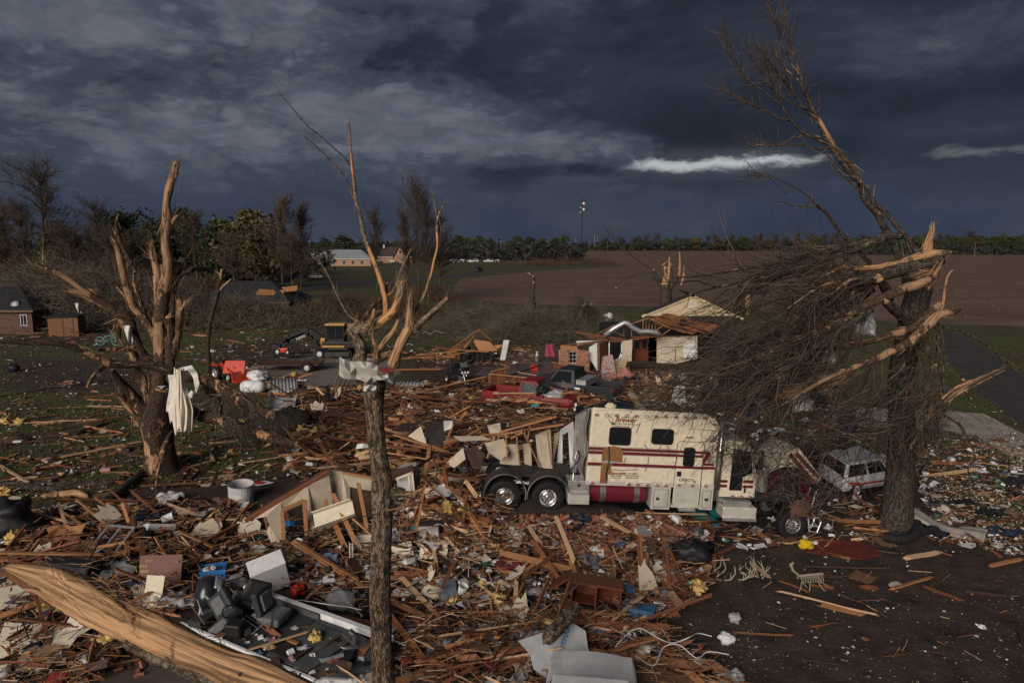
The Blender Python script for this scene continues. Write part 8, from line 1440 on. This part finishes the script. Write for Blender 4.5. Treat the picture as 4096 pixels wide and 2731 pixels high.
EXP=[(CJ,(330,455),(880,805),'orange',.14,.5,.2),(CJ,(360,455),(850,760),'orange',.12,.62,.35),(CJ,(345,460),(800,770),'red-brown',.12,.45,.25),(CK,(440,265),(575,600),'pale',.13,.9,.7),(CK,(555,600),(620,805),'orange',.14,.6,.3),(CK,(1095,405),(1110,775),'orange',.16,.9,.3),(CK,(1150,560),(1140,775),'orange',.15,.6,.3),(CJ,(1185,738),(1545,1110),'pale',.13,.35,.2),(CJ,(1105,905),(1530,1110),'orange',.11,.4,.2),(CJ,(1260,1175),(1720,1258),'orange',.13,.25,.25),(CK,(1285,645),(1555,835),'orange',.13,.25,.1),(CK,(805,268),(1015,385),'pale',.13,.5,.4),(CK,(640,1320),(1690,1448),'orange',.2,.4,.25),(CK,(905,1305),(1200,1220),'orange',.2,.5,.4),(CK,(900,1060),(1115,880),'pale',.14,.3,.5),(CK,(265,460),(455,745),'red-brown',.14,.5,.4),(CK,(245,370),(300,450),'pale',.12,.5,.5),(CK,(590,620),(655,790),'red-brown',.1,.5,.3),(CK,(605,620),(690,745),'pale',.08,.3,.3),(CK,(1660,580),(1855,485),'red-brown',.12,.04,.04),(CL,(235,850),(1000,1035),'pale',.13,.06,.06),(CL,(560,955),(880,1030),'orange',.12,.04,.04),(CL,(1115,825),(1415,738),'orange',.11,.05,.05),(CL,(1425,808),(1460,690),'dark',.16,.03,.03),(CL,(1370,810),(1650,915),'red-brown',.07,.04,.04),(CL,(1895,645),(2110,598),'orange',.14,.05,.05),(CL,(450,655),(1070,668),'dark',.09,.05,.05),(CL,(1240,585),(1465,545),'pale',.16,.08,.08),(CL,(160,485),(450,400),'red-brown',.13,.1,.1),(CL,(275,472),(395,460),'pale',.08,.05,.05),(CL,(545,540),(785,590),'orange',.06,.04,.04),(CL,(890,510),(1140,545),'dark',.14,.05,.05),(CL,(235,765),(455,848),'red-brown',.07,.05,.05),(CE,(100,775),(740,740),'pale',.14,.06,.06),(CE,(20,740),(420,770),'orange',.1,.05,.05),(CE,(500,1030),(1105,912),'pale',.2,.08,.08),(CE,(690,635),(985,640),'pale',.1,.05,.05),(CE,(770,640),(980,660),'orange',.1,.04,.04),(CE,(0,1098),(212,1225),'pale',.12,.1,.3),(CE,(0,1212),(300,1190),'pale',.1,.06,.06),(CE,(290,1120),(455,1100),'orange',.1,.04,.04),(CE,(0,1060),(130,1010),'orange',.12,.05,.05),(CE,(1640,925),(1855,910),'pale',.07,.04,.04),(CE,(1770,970),(2010,968),'red-brown',.07,.04,.04),(CE,(1395,1240),(1475,1120),'red-brown',.13,.06,.06),(CE,(1460,1235),(1545,1150),'dark',.13,.06,.06),(CE,(1665,1245),(1700,1150),'dark',.1,.06,.06),(CE,(1790,1420),(1825,1200),'red-brown',.12,.3,.3),(CE,(500,445),(575,438),'pale',.1,.04,.04),(CE,(690,722),(800,692),'orange',.12,.04,.04),(CI,(-20,548),(800,562),'orange',.12,.55,.5),(CI,(-20,1055),(340,925),'orange',.16,.4,.4),(CI,(0,295),(205,238),'orange',.12,.5,.5),(CI,(460,165),(512,320),'pale',.1,.5,.4),(CI,(255,435),(345,345),'orange',.14,.5,.4),(CI,(785,330),(960,370),'red-brown',.1,.5,.5),(CI,(1010,205),(1095,520),'red-brown',.14,.6,.3),(CI,(960,165),(1005,300),'orange',.1,.9,.5),(CI,(1115,480),(1118,880),'red-brown',.14,.9,.1),(CI,(990,420),(1000,560),'orange',.12,.6,.3),(CI,(860,525),(1115,375),'red-brown',.1,.4,.6),(CI,(1220,420),(1290,545),'orange',.09,.5,.3),(CI,(1250,545),(2000,310),'red-brown',.14,.3,.4),(CI,(1400,560),(1990,260),'red-brown',.14,.4,.5),(CI,(1480,655),(1660,530),'red-brown',.16,.3,.3),(CI,(760,870),(1010,940),'orange',.22,.3,.2),(CI,(1060,965),(1390,1035),'orange',.12,.25,.25),(CI,(410,1300),(795,1300),'pale',.1,.2,.2),(CI,(0,830),(150,800),'orange',.1,.35,.35),(CI,(1530,160),(1800,190),'dark',.1,.2,.2),(CI,(1560,280),(1900,285),'pale',.06,.3,.3),(CI,(650,330),(330,250),'pale',.1,.3,.3),(CF,(180,842),(660,1082),'orange',.12,1.3,1.0),(CF,(262,792),(455,1010),'orange',.13,1.5,1.1),(CF,(300,1075),(735,1000),'red-brown',.18,1.0,1.1),(CF,(240,912),(540,920),'orange',.1,1.0,1.0),(CF,(550,930),(750,1270),'red-brown',.14,1.3,.6),(CF,(640,880),(1330,985),'red-brown',.12,1.2,1.2),(CF,(660,840),(960,862),'red-brown',.12,1.2,1.2),(CF,(1060,905),(1670,1020),'red-brown',.14,1.3,1.2),(CF,(1130,860),(1540,985),'orange',.1,1.4,1.3),(CF,(1070,1000),(1540,1075),'orange',.13,1.2,1.1),(CF,(1500,975),(1795,820),'orange',.14,1.1,1.4),(CF,(1520,940),(1790,840),'orange',.12,1.0,1.3),(CF,(1530,940),(1590,780),'orange',.1,.8,1.4),(CF,(1375,770),(1415,900),'red-brown',.1,1.3,1.0),(CF,(1415,915),(1310,1560),'orange',.16,1.9,.3),(CF,(1440,1080),(1560,1440),'red-brown',.12,1.3,.4),(CF,(1490,1190),(1710,1420),'orange',.13,1.1,.3),(CF,(1755,985),(1905,865),'orange',.1,1.1,1.4),(CF,(1920,870),(1860,1040),'pale',.09,1.4,1.0),(CF,(1810,860),(2010,840),'orange',.1,1.4,1.4),(CF,(1945,860),(1965,980),'orange',.09,1.4,1.0),(CF,(1150,770),(1240,860),'red-brown',.1,1.3,1.0),(CF,(1100,520),(1390,570),'orange',.2,.4,.4),(CF,(1210,505),(1400,455),'pale',.2,.3,.5),(CF,(1290,530),(1850,405),'orange',.12,.3,1.0),(CF,(1160,350),(1480,345),'orange',.22,.15,.15),(CF,(690,550),(815,585),'pale',.1,.3,.3),(CF,(1080,540),(1210,650),'orange',.1,.5,.3),(CF,(1180,560),(2000,610),'red-brown',.12,.4,.5),(CF,(1160,680),(1900,735),'red-brown',.12,.6,.6),(CF,(540,795),(590,620),'red-brown',.12,.3,1.2),(CF,(690,1230),(600,1060),'red-brown',.1,.9,1.0),(CF,(1560,1490),(1820,1390),'orange',.12,.3,.5),(CJ,(650,85),(820,455),'orange',.14,1.4,.5),(CJ,(590,150),(735,480),'orange',.16,1.1,.4),(CJ,(725,205),(950,400),'orange',.13,1.0,.5),(CJ,(850,0),(915,340),'orange',.12,1.8,.8),(CJ,(545,500),(720,420),'orange',.1,.3,.4),(CJ,(1300,400),(1370,30),'orange',.15,.3,1.7),(CJ,(1350,460),(1590,670),'dark',.14,.3,.25),(CJ,(1440,530),(1480,720),'pale',.1,.35,.3),(CJ,(1510,400),(1640,540),'pale',.08,.3,.3),(CJ,(1740,250),(1850,440),'orange',.16,.8,.3),(CJ,(1620,325),(1900,335),'orange',.12,.5,.5),(CJ,(1190,640),(1430,700),'red-brown',.12,.3,.3),(CJ,(690,1045),(945,1100),'red-brown',.14,.2,.2),(CJ,(1700,1170),(1715,1400),'orange',.13,.5,.2),(CJ,(1540,1285),(1800,1220),'orange',.1,.4,.4),(CJ,(1440,1395),(1730,1440),'red-brown',.12,.25,.25),(CJ,(1900,1230),(2010,1060),'red-brown',.14,.3,.4),(CJ,(1840,1370),(2010,1330),'orange',.16,.4,.4),(CJ,(1800,795),(2000,970),'pale',.08,.25,.25),(CJ,(1540,970),(1880,1040),'orange',.1,.2,.2),(CJ,(445,905),(560,810),'pale',.06,.3,.3),(CJ,(560,820),(660,690),'pale',.07,.2,.3),(CK,(110,1050),(130,785),'pale',.12,.2,.5),(CK,(0,1340),(230,1275),'orange',.14,.4,.4),(CK,(170,1410),(230,1220),'red-brown',.12,.4,.4),(CK,(1380,1380),(1250,1230),'red-brown',.14,.3,.5),(CK,(1410,1320),(1700,1330),'red-brown',.12,.2,.2),(CK,(1390,1280),(1480,1240),'orange',.14,.3,.3),(CK,(1490,1470),(1790,1560),'red-brown',.12,.2,.1),(CK,(520,975),(780,1080),'red-brown',.14,.3,.3),(CK,(630,1000),(880,1030),'orange',.1,.4,.4),(CK,(1270,690),(1410,610),'pale',.08,.15,.3),(CR,(-60,1355),(390,1345),'pale',.16,1.1,1.1),(CR,(230,1410),(640,1475),'orange',.14,.5,.4),(CR,(-20,1420),(260,1460),'red-brown',.14,.6,.6),(CR,(700,1355),(880,1325),'orange',.14,1.0,1.1),(CR,(480,1420),(1000,1385),'orange',.12,.5,.6),(CR,(890,1400),(910,1490),'orange',.14,.7,.2),(CR,(650,1460),(660,1540),'red-brown',.12,.6,.1),(CR,(730,1235),(760,1300),'orange',.12,1.6,1.2),(CR,(200,1110),(430,1150),'pale',.12,.6,.5),(CG,(90,590),(390,520),'orange',.1,1.5,1.6),(CG,(0,560),(480,590),'red-brown',.1,1.5,1.5),(CG,(0,340),(290,350),'orange',.14,.6,.6),(CG,(270,450),(520,460),'orange',.1,.8,.8),(CG,(620,370),(615,440),'orange',.12,.6,.2),(CG,(500,325),(600,320),'orange',.12,.6,.6)]
for crp,a,b,col,w,u0,u1 in EXP:add_plank(base(crp,*a,u0),base(crp,*b,u1),w,.05,col,rng.uniform(-.5,.5),True)
def in_poly(poly,n):
 P=np.array(poly,float);lo,hi=P.min(0),P.max(0);out=[]
 while len(out)<n:
  q=lo+(hi-lo)*nr.random((400,2));k=soft_inside(q[:,0],q[:,1],P,1e-6)>.5;out+=[tuple(v)for v in q[k]]
 return out[:n]
ZONES=[('A',[(0,1175),(330,1140),(560,1150),(600,1250),(560,1350),(420,1380),(330,1430),(200,1568),(0,1568)],190,230,9,380,.45,.25),('B',[(640,990),(900,940),(1310,930),(1320,1100),(1100,1180),(960,1190),(660,1100)],480,260,44,260,1.3,.30),('B2',[(900,1110),(1120,1120),(1180,1230),(1000,1260),(900,1230)],70,110,3,200,.5,.4),('C',[(560,1180),(880,1200),(1640,1190),(1600,1380),(1450,1400),(1000,1540),(860,1420),(600,1330)],100,460,7,1300,.30,.25),('D',[(900,1430),(1200,1380),(1500,1420),(1680,1568),(900,1568)],120,190,6,360,.40,.22),('E',[(690,890),(960,880),(1300,860),(1460,945),(1300,960),(720,1000),(640,940)],420,90,9,300,.6,.14),('F',[(930,800),(1230,790),(1240,835),(950,850)],60,24,0,90,.5,.2),('G',[(1300,860),(1560,850),(1600,900),(1520,930),(1330,940)],110,70,4,260,.4,.2),('H',[(1640,1250),(2000,1180),(2352,1250),(2352,1540),(1650,1520)],9,3,0,80,.02,.03),('I',[(2090,1010),(2352,990),(2352,1280),(2140,1240)],44,40,0,240,.10,.12),('J',[(0,890),(330,870),(640,1000),(640,1110),(330,1130),(0,1160)],110,36,6,170,.05,.05),('K',[(430,745),(800,720),(920,820),(600,860),(420,820)],60,30,0,110,.06,.05),('L',[(0,765),(260,740),(280,790),(0,800)],50,30,0,70,.2,.15),('M',[(1500,1150),(2100,1130),(2000,1240),(1700,1260)],50,26,0,130,.12,.15),('N',[(1480,880),(1900,880),(2000,1010),(1700,1040),(1480,950)],50,40,0,260,.3,.2),('T',[(560,1385),(850,1480),(850,1568),(690,1568),(500,1480)],14,6,1,70,.1,.15),('P',[(560,860),(700,860),(720,950),(640,960)],40,30,3,90,.2,.2)]
BCOL=[('beige',m_dry,.26),('cream',m_cream,.24),('white',m_wwhite,.22),('brown',m_brown,.22),('cardboard-brown',m_card,.14),('grey',m_galv,.08)]
SCOL=[('white',(.66,.66,.66),.60),('grey',(.22,.22,.23),.10),('black',(.015,.015,.017),.12),('blue',(.06,.12,.24),.05),('red',(.26,.035,.03),.035),('brown',(.15,.08,.05),.10),('green',(.04,.16,.08),.04),('pink',(.40,.20,.22),.02),('teal',(.06,.24,.25),.03)]
NOGO=[[(575,1085),(700,1080),(790,1080),(790,1200),(760,1262),(640,1268),(600,1230)],[(780,1080),(860,1080),(860,1190),(780,1190)],[(900,1090),(965,1080),(970,1190),(905,1190)],[(1105,930),(1650,930),(1650,1172),(1290,1178),(1180,1190),(1095,1178)],[(555,1355),(865,1465),(865,1568),(640,1568),(470,1470)],[(580,1265),(672,1265),(672,1362),(580,1362)],[(1130,990),(1335,950),(1335,1095),(1130,1095)],[(1230,1490),(1460,1490),(1460,1568),(1230,1568)],[(1650,1090),(1900,1060),(1900,1240),(1650,1190)],[(1300,1340),(1410,1330),(1410,1420),(1300,1420)],[(420,1300),(515,1300),(515,1420),(420,1420)],[(320,1260),(410,1260),(410,1330),(320,1330)],[(1180,865),(1285,855),(1285,890),(1180,890)],[(1030,830),(1090,830),(1090,890),(1030,890)]]
NG=[np.array(q,float)for q in NOGO]
def nogo(*ps):
 for p in ps:
  x,y,_=proj(p);x,y=np.array([x/1.74149]),np.array([y/1.74149])
  if any(soft_inside(x,y,q,1e-6)[0]>.5 for q in NG):return True
 return False
def pick(t):return rng.choices(t,[q[-1]for q in t])[0]
for zn,poly,npl,nbd,ntf,nsc,ph,tl_ in ZONES:
 for vx,vy in in_poly(poly,npl):
  L=min(4.2,.35+rng.expovariate(1.15))*(.5 if zn=='T' else 1);up=.03+ph*rng.random()**1.4+.68*(zn=='T');p=GV(vx,vy,up);a=rng.gauss(0,.55)+(math.pi/2 if rng.random()<.22 else 0);t=rng.gauss(0,tl_)
  d=Vector((math.cos(a)*math.cos(t),math.sin(a)*math.cos(t),math.sin(t)))*L/2
  lo=min((p-d).z-gz((p-d).x,(p-d).y),(p+d).z-gz((p+d).x,(p+d).y));p.z+=max(0,.02-lo)*.8
  col=rng.choices(['red-brown','orange','pale','dark'],[.45,.21,.08,.26])[0];(zn!='T' and nogo(p,p-d,p+d,p+d*.5,p-d*.5))or add_plank(p-d,p+d,rng.choice([.09,.09,.14,.05,.18]),rng.choice([.04,.04,.05,.02]),col,rng.uniform(-1.2,1.2))
 for kind,n in (('board',nbd),('tuft',ntf),('scrap',nsc)):
  for vx,vy in in_poly(poly,n):
   up=ph*.75*rng.random()**1.6+.66*(zn=='T');p=GV(vx,vy,up+.02);sx,sy,z=proj(p);rt=Matrix.Rotation(rng.random()*TAU,3,'Z')@Matrix.Rotation(rng.gauss(0,tl_*1.0+.06),3,'X')@Matrix.Rotation(rng.gauss(0,tl_*.9+.05),3,'Y')
   if kind=='board':c=pick(BCOL);w=min(.16+rng.expovariate(3.4),.5 if c[0]in ('cream','beige','white')else 1.0)
   elif kind=='tuft':w=.2+rng.random()*.5;c=('yellow',m_ins,1)
   else:w=.045+rng.expovariate(8.5 if zn!='H' else 26);c=pick(SCOL)
   if kind!='scrap' and zn!='T' and nogo(p,p+Vector((0,0,w*.5)),p+Vector((w*.5,0,0)),p-Vector((w*.5,0,0))):continue
   if kind=='scrap' and zn in 'CAD' and nogo(p):continue
   SPEC[kind].append(dict(c=p,m=rt,w=min(w,1.5),d=min(w,1.5)*rng.uniform(.4,1),col=c[0],mat=c[1],src=(sx,sy),px=w*F0/z,z=zn))
for poly,n in (([(1130,1185),(1640,1180),(1640,1290),(1560,1400),(1400,1350),(1180,1260)],2300),([(670,1240),(880,1240),(860,1350),(700,1350)],170),([(1420,1320),(1600,1320),(1560,1420),(1440,1400)],120),([(0,1420),(330,1440),(330,1560),(60,1560)],80)):
 for vx,vy in in_poly(poly,n):
  p=GV(vx,vy,.03+.12*rng.random());sx,sy,z=proj(p);SPEC['brick'].append(dict(c=p,m=Matrix.Rotation(rng.random()*TAU,3,'Z')@Matrix.Rotation(rng.gauss(0,.5),3,'X')@Matrix.Rotation(rng.gauss(0,.4),3,'Y'),w=rng.choice([.2,.2,.2,.12]),src=(sx,sy),px=.2*F0/z+rng.random()*8,col='red'))
def length_word(s):return 'long' if s['L']>2.2 else 'short' if s['L']<1.0 else 'mid-length'
def size_word(s,a=.28,b=.6):return 'small' if s['w']<a else 'large' if s['w']>b else 'middling'
def autolabel(rows,mid):
 """single each piece out by the nearest thing one can find in the photo"""
 groups={}
 for o,s,desc in rows:
  sx,sy=s['src'];nm,lx,ly=min(LAND,key=lambda q:math.hypot(q[1]-sx,(q[2]-sy)*1.4));dx,dy=sx-lx,(sy-ly)*1.4
  rel=('right of' if dx>0 else 'left of')if abs(dx)>abs(dy)else ('in front of' if dy>0 else 'behind')
  groups.setdefault((desc,rel,nm),[]).append((math.hypot(dx,dy),o))
 for (desc,rel,nm),L in groups.items():
  L.sort(key=lambda q:q[0])
  for i,(d,o)in enumerate(L):
   o['label']=f'{desc} {rel} the {nm}' if len(L)==1 else f'{desc} {rel} the {nm}, {"nearest" if i == 0 else ORD[i] + " nearest"}'
def emit(kind,name,cat,group,build,desc,stuff_mats,limit=300):
 L=sorted(SPEC[kind],key=lambda s:-s['px']);rows=[];st={}
 for i,s in enumerate(L):
  if i<limit and (s['px']>9 or s.get('ex')):
   mb=MB();build(mb,s);o=mb.build(name,s.get('mat')if not isinstance(s.get('mat'),tuple)else M('scrap_'+s['col'],s['mat'],var=.18,rough=.7,rnd=.15),None,smooth=kind=='tuft');o.location=s['c'];o.rotation_euler=s['m'].to_euler();tag(o,None,cat,group);rows.append((o,s,desc(s)))
  else:
   mb=st.setdefault('all',MB());k=mb.n;q=MB();build(q,s);mi=stuff_mats[1](s);mb.add([s['m']@Vector(v)+s['c']for v in q.v],q.f,mi)
 autolabel(rows,'')
 for mb in st.values():tag(mb.build(name+'_mass',stuff_mats[0]),kind='stuff')
LC=['red-brown','orange','pale','dark'];ISL=[M('lumber_mass_'+c.replace('-','_'),tuple(q),var=.45,scale=4,bump=.4,island=.35)for c,q in zip(LC,((.17,.066,.032),(.33,.155,.07),(.46,.30,.175),(.06,.032,.02)))]
for s in SPEC['plank']:s['mat']=LUM[s['col']]
rr2=random.Random(5)
emit('plank','broken_plank','plank','broken planks strewn through the debris',lambda mb,s:mb.loft(plank_mesh(s['L'],s['w'],s['h'],rr2)),lambda s:f'{length_word(s)} {s["col"]} plank',(ISL,lambda s:LC.index(s['col'])))
BN=[b[0]for b in BCOL]
emit('board','torn_board','board','torn wallboard and panel pieces',lambda mb,s:mb.slab(shard(s['w'],s['d'],rr2.choice([4,5,8,9,11]),rr2.choice([.05,.18,.32]),rr2),.014),lambda s:f'{size_word(s)} {s["col"]} torn board',([b[1]for b in BCOL],lambda s:BN.index(s['col'])))
for s in SPEC['tuft']:s['d']=s['w']*.8
emit('tuft','insulation_tuft','insulation','tufts of yellow insulation',lambda mb,s:blob(mb,(0,0,.06),(s['w'],s['d'],s['w']*.6),rr2.random()*50,1.05,2.6,22,14),lambda s:f'{size_word(s, .35, .6)} tuft of yellow insulation',([m_ins],lambda s:0))
def build_scrap(mb,s):
 if rr2.random()<.82:mb.grid(lambda u,v:Vector(((u-.5)*s['w'],(v-.5)*s['d'],.25*s['w']*mnoise.noise((u*2+s['w']*90,v*2,3)))),3,3)
 else:mb.box((0,0,s['w']*.15),(s['w'],s['d'],s['w']*.35),taper=rr2.uniform(.6,1))
SN=[q[0]for q in SCOL]
for s in SPEC['scrap']:s['w']=min(s['w'],.6)
emit('scrap','litter_scrap','litter','scraps of household litter',build_scrap,lambda s:f'{size_word(s, .2, .4)} {s["col"]} scrap of litter',([M('scrap_'+n,c,var=.18,rough=.7,rnd=.15)for n,c,_ in SCOL],lambda s:SN.index(s['col'])))
def build_brick(mb,s):
 j=lambda:rr2.uniform(-.008,.008);w=s['w'];v=[(sx*w/2+j(),sy*.045+j(),sz*.03+j())for sz in (-1,1)for sx,sy in ((-1,-1),(1,-1),(1,1),(-1,1))];mb.add(v,BOXF)
for s in SPEC['brick']:s['mat']=m_brick
emit('brick','loose_brick','brick','loose red bricks heaped under the truck',build_brick,lambda s:('half' if s['w']<.15 else 'loose')+' red brick',([M('brick_mass',(.23,.095,.06),var=.3,scale=14,bump=.4,island=.4)],lambda s:0))
ZP_={z[0]:z[1]for z in ZONES}
rows=[]
for vx,vy in in_poly([(1180,1200),(1620,1195),(1600,1370),(1440,1390),(1250,1280)],26)+in_poly([(690,1260),(850,1260),(840,1330),(720,1330)],5):
 p=GV(vx,vy,.12);e=empty('brick_chunk',p,None,'brickwork','mortared lumps of brick wall',rot=(rng.gauss(0,.6),rng.gauss(0,.5),rng.random()*TAU));nc,nl=rng.choice([2,3,3,4]),rng.choice([3,4,5,6]);MB().box((0,0,0),(nc*.21-.03,.07,nl*.075-.02)).build('mortar_core',m_mort,e)
 for r in range(nl):
  for c in range(nc):b_=MB();b_.box(((c-nc/2+.5)*.21+(.05 if r%2 else -.05),rng.uniform(-.006,.006),(r-nl/2+.5)*.075),(.2,.095,.064));b_.build('brick',m_brick,e)
 sx,sy,_=proj(p);rows.append((e,dict(src=(sx,sy)),f'{"tall" if nl > 4 else "low"} mortared lump of {"two" if nc < 3 else "three" if nc == 3 else "four"}-brick wall'))
autolabel(rows,'')
rows=[]
CLO=[('black',(.012,.012,.014)),('dark blue',(.02,.03,.06)),('grey',(.14,.14,.15)),('white',(.55,.54,.52)),('brown',(.10,.06,.045)),('dark red',(.13,.025,.025)),('pale blue',(.22,.28,.36))]
for zn,n in (('A',26),('C',26),('B',12),('D',10),('E',12),('G',8),('I',8),('N',8)):
 for vx,vy in in_poly(ZP_[zn],n):
  p=GV(vx,vy,.03+.2*rng.random())
  if nogo(p):continue
  cn,cc=rng.choices(CLO,[9,4,4,5,4,2,2])[0];w=rng.uniform(.35,1.1);sd=rng.random()*99;o=MB().grid(lambda u,v:Vector(((u-.5)*w*(1+.5*mnoise.noise((v*3,sd,0))),(v-.5)*w*.7*(1+.5*mnoise.noise((u*3,0,sd))),.10+w*(.20*mnoise.noise((u*3,v*3,sd))+.10*mnoise.noise((u*8,v*8,sd))))),13,11).build('crumpled_cloth',M('cloth_'+cn.replace(' ','_'),cc,rough=.9,var=.25,bump=.3),smooth=True,solid=.015)
  o.location=p;o.rotation_euler=(rng.gauss(0,.25),rng.gauss(0,.25),rng.random()*TAU);tag(o,None,'cloth','clothes and sheets in the debris');sx,sy,_=proj(p);rows.append((o,dict(src=(sx,sy)),f'{"small" if w < .6 else "large"} crumpled {cn} cloth'))
autolabel(rows,'');rows=[]
for zn,n in (('B',11),('B2',5),('C',8),('E',9),('A',6),('G',4)):
 for vx,vy in in_poly(ZP_[zn],n):
  p=GV(vx,vy,.15)
  if nogo(p):continue
  W,Hh,st=rng.uniform(.9,2.2),rng.uniform(.7,1.6),rng.choice([3,4,4,5]);e=empty('stud_frame',p,None,'wall frame','pieces of framed wall in the wreckage',rot=(rng.uniform(-1.5,-.25),rng.gauss(0,.3),rng.gauss(0,.7)))
  for k in range(st):h=Hh*rng.uniform(.6,1.1);MB().box((-W/2+W*k/(st-1),0,h/2),(.045,.09,h),Matrix.Rotation(rng.gauss(0,.06),3,'Y')).build('stud',rng.choice([m_lor,m_lred,m_lred]),e)
  MB().box((0,0,-.02),(W+.1,.09,.04)).build('plate',m_lred,e);pw=rng.uniform(.2,.5)*W;MB().prism([(x+rng.uniform(-.1,.1),z)for x,z in ((-pw/2,0),(pw/2,.02),(pw/2*1.1,Hh*.3),(pw*.3,Hh*.5),(pw*.2,Hh*.4),(-pw*.1,Hh*.62),(-pw*.3,Hh*.45),(-pw/2,Hh*.5))],.014,Matrix.Translation((rng.uniform(-.2,.2),-.062,0))).build('drywall_sheet',rng.choice([m_dry,m_dry,m_cream]),e)
  sx,sy,_=proj(p);rows.append((e,dict(src=(sx,sy)),f'{"wide" if W > 1.6 else "narrow"} torn wall frame of {("three", "four", "five")[st - 3]} studs'))
autolabel(rows,'')
def chips(name,polys,n,smin,smax,mat,up=.0):
 V=[];k=0
 for poly,f in polys:
  for vx,vy in in_poly(poly,int(n*f)):
   p=GV(vx,vy,up*rng.random());s=rng.uniform(smin,smax)*(1 if rng.random()<.85 else 2);a=np.array(p)+np.array([0,0,s*.2]);q=nr.normal(0,.5,(4,3))*s;q[:,2]=np.abs(q[:,2])*.7;V.append(a+q)
 V=np.concatenate(V);m=len(V)//4;t=np.array([[0,1,2],[0,3,1],[1,3,2],[0,2,3]]);tag(link(name,np_mesh(name,V,(np.arange(m)[:,None,None]*4+t[None]).reshape(-1,3),mat)),kind='stuff')
ZP={z[0]:z[1]for z in ZONES}
m_chip=ramp_mat('plaster_chips',[(.6,.58,.54),(.6,.57,.52),(.66,.65,.64),(.3,.2,.13),(.12,.07,.05),(.5,.3,.15)])
chips('plaster_chips',[(ZP['C'],1),(ZP['D'],.35),(ZP['A'],.35),(ZP['B2'],.25),(ZP['G'],.2),(ZP['I'],.4),(ZP['N'],.2)],6800,.03,.10,m_chip,.12)
chips('mud_grit',[([(1640,1250),(2352,1260),(2352,1568),(1650,1568)],1),([(1450,1420),(1750,1400),(1750,1560),(1600,1560)],.35)],1700,.012,.04,ramp_mat('pale_grit',[(.5,.48,.44),(.3,.22,.16),(.12,.08,.06),(.25,.17,.11)]))
chips('lawn_litter',[(ZP['J'],.7),(ZP['K'],.6),([(0,790),(640,780),(640,880),(0,890)],.5),([(1040,660),(1500,690),(1500,760),(1050,760)],.3),([(1100,640),(2352,610),(2352,740),(1400,700)],.6),([(2120,760),(2352,1000),(2352,1010),(2160,960)],.1)],900,.06,.22,ramp_mat('lawn_scraps',[(.55,.54,.5),(.3,.18,.1),(.12,.07,.045),(.4,.26,.14)]))
m_sp=ramp_mat('splinter_mix',[(.17,.07,.035),(.33,.16,.075),(.46,.3,.18),(.06,.035,.022),(.22,.10,.05)])
def sticks(polys,n,l0,l1,r,up):
 st=[];
 for poly,f in polys:
  for vx,vy in in_poly(poly,int(n*f)):st.append(tuple(GV(vx,vy,.02+up*rng.random()**1.5)))
 st=np.array(st);k=len(st);a=nr.normal(0,.7,k)+(nr.random(k)<.25)*1.5;d=np.stack([np.cos(a),np.sin(a),nr.normal(0,.18,k)],1);P=wander(st,d,nr.uniform(l0,l1,k),3,.06);P[...,2]=np.maximum(P[...,2],.01);V,Fq=paths_mesh(P,np.repeat((r*(.5+nr.random(k)))[:,None],3,1),4);tag(link('splinters',np_mesh('splinters',V,Fq,m_sp)),kind='stuff')
sticks([(ZP['A'],.9),(ZP['B'],1),(ZP['C'],.8),(ZP['D'],.6),(ZP['E'],1.3),(ZP['G'],.4),(ZP['B2'],.4),(ZP['F'],.2)],2600,.15,.8,.013,.5)
sticks([(ZP['J'],.7),(ZP['K'],.5),(ZP['L'],.2),(ZP['I'],.6),(ZP['H'],.06),(ZP['M'],.5),(ZP['N'],.5),(ZP['P'],.2)],700,.15,.9,.011,.08)
chips('dirt_clods',[(ZP['T'],.1),(ZP['C'],1),(ZP['A'],.6),(ZP['B'],.9),(ZP['D'],.5),(ZP['E'],.9)],5200,.05,.17,ramp_mat('dark_clods',[(.05,.035,.025),(.09,.055,.04),(.13,.065,.045),(.03,.022,.018)]),.1)
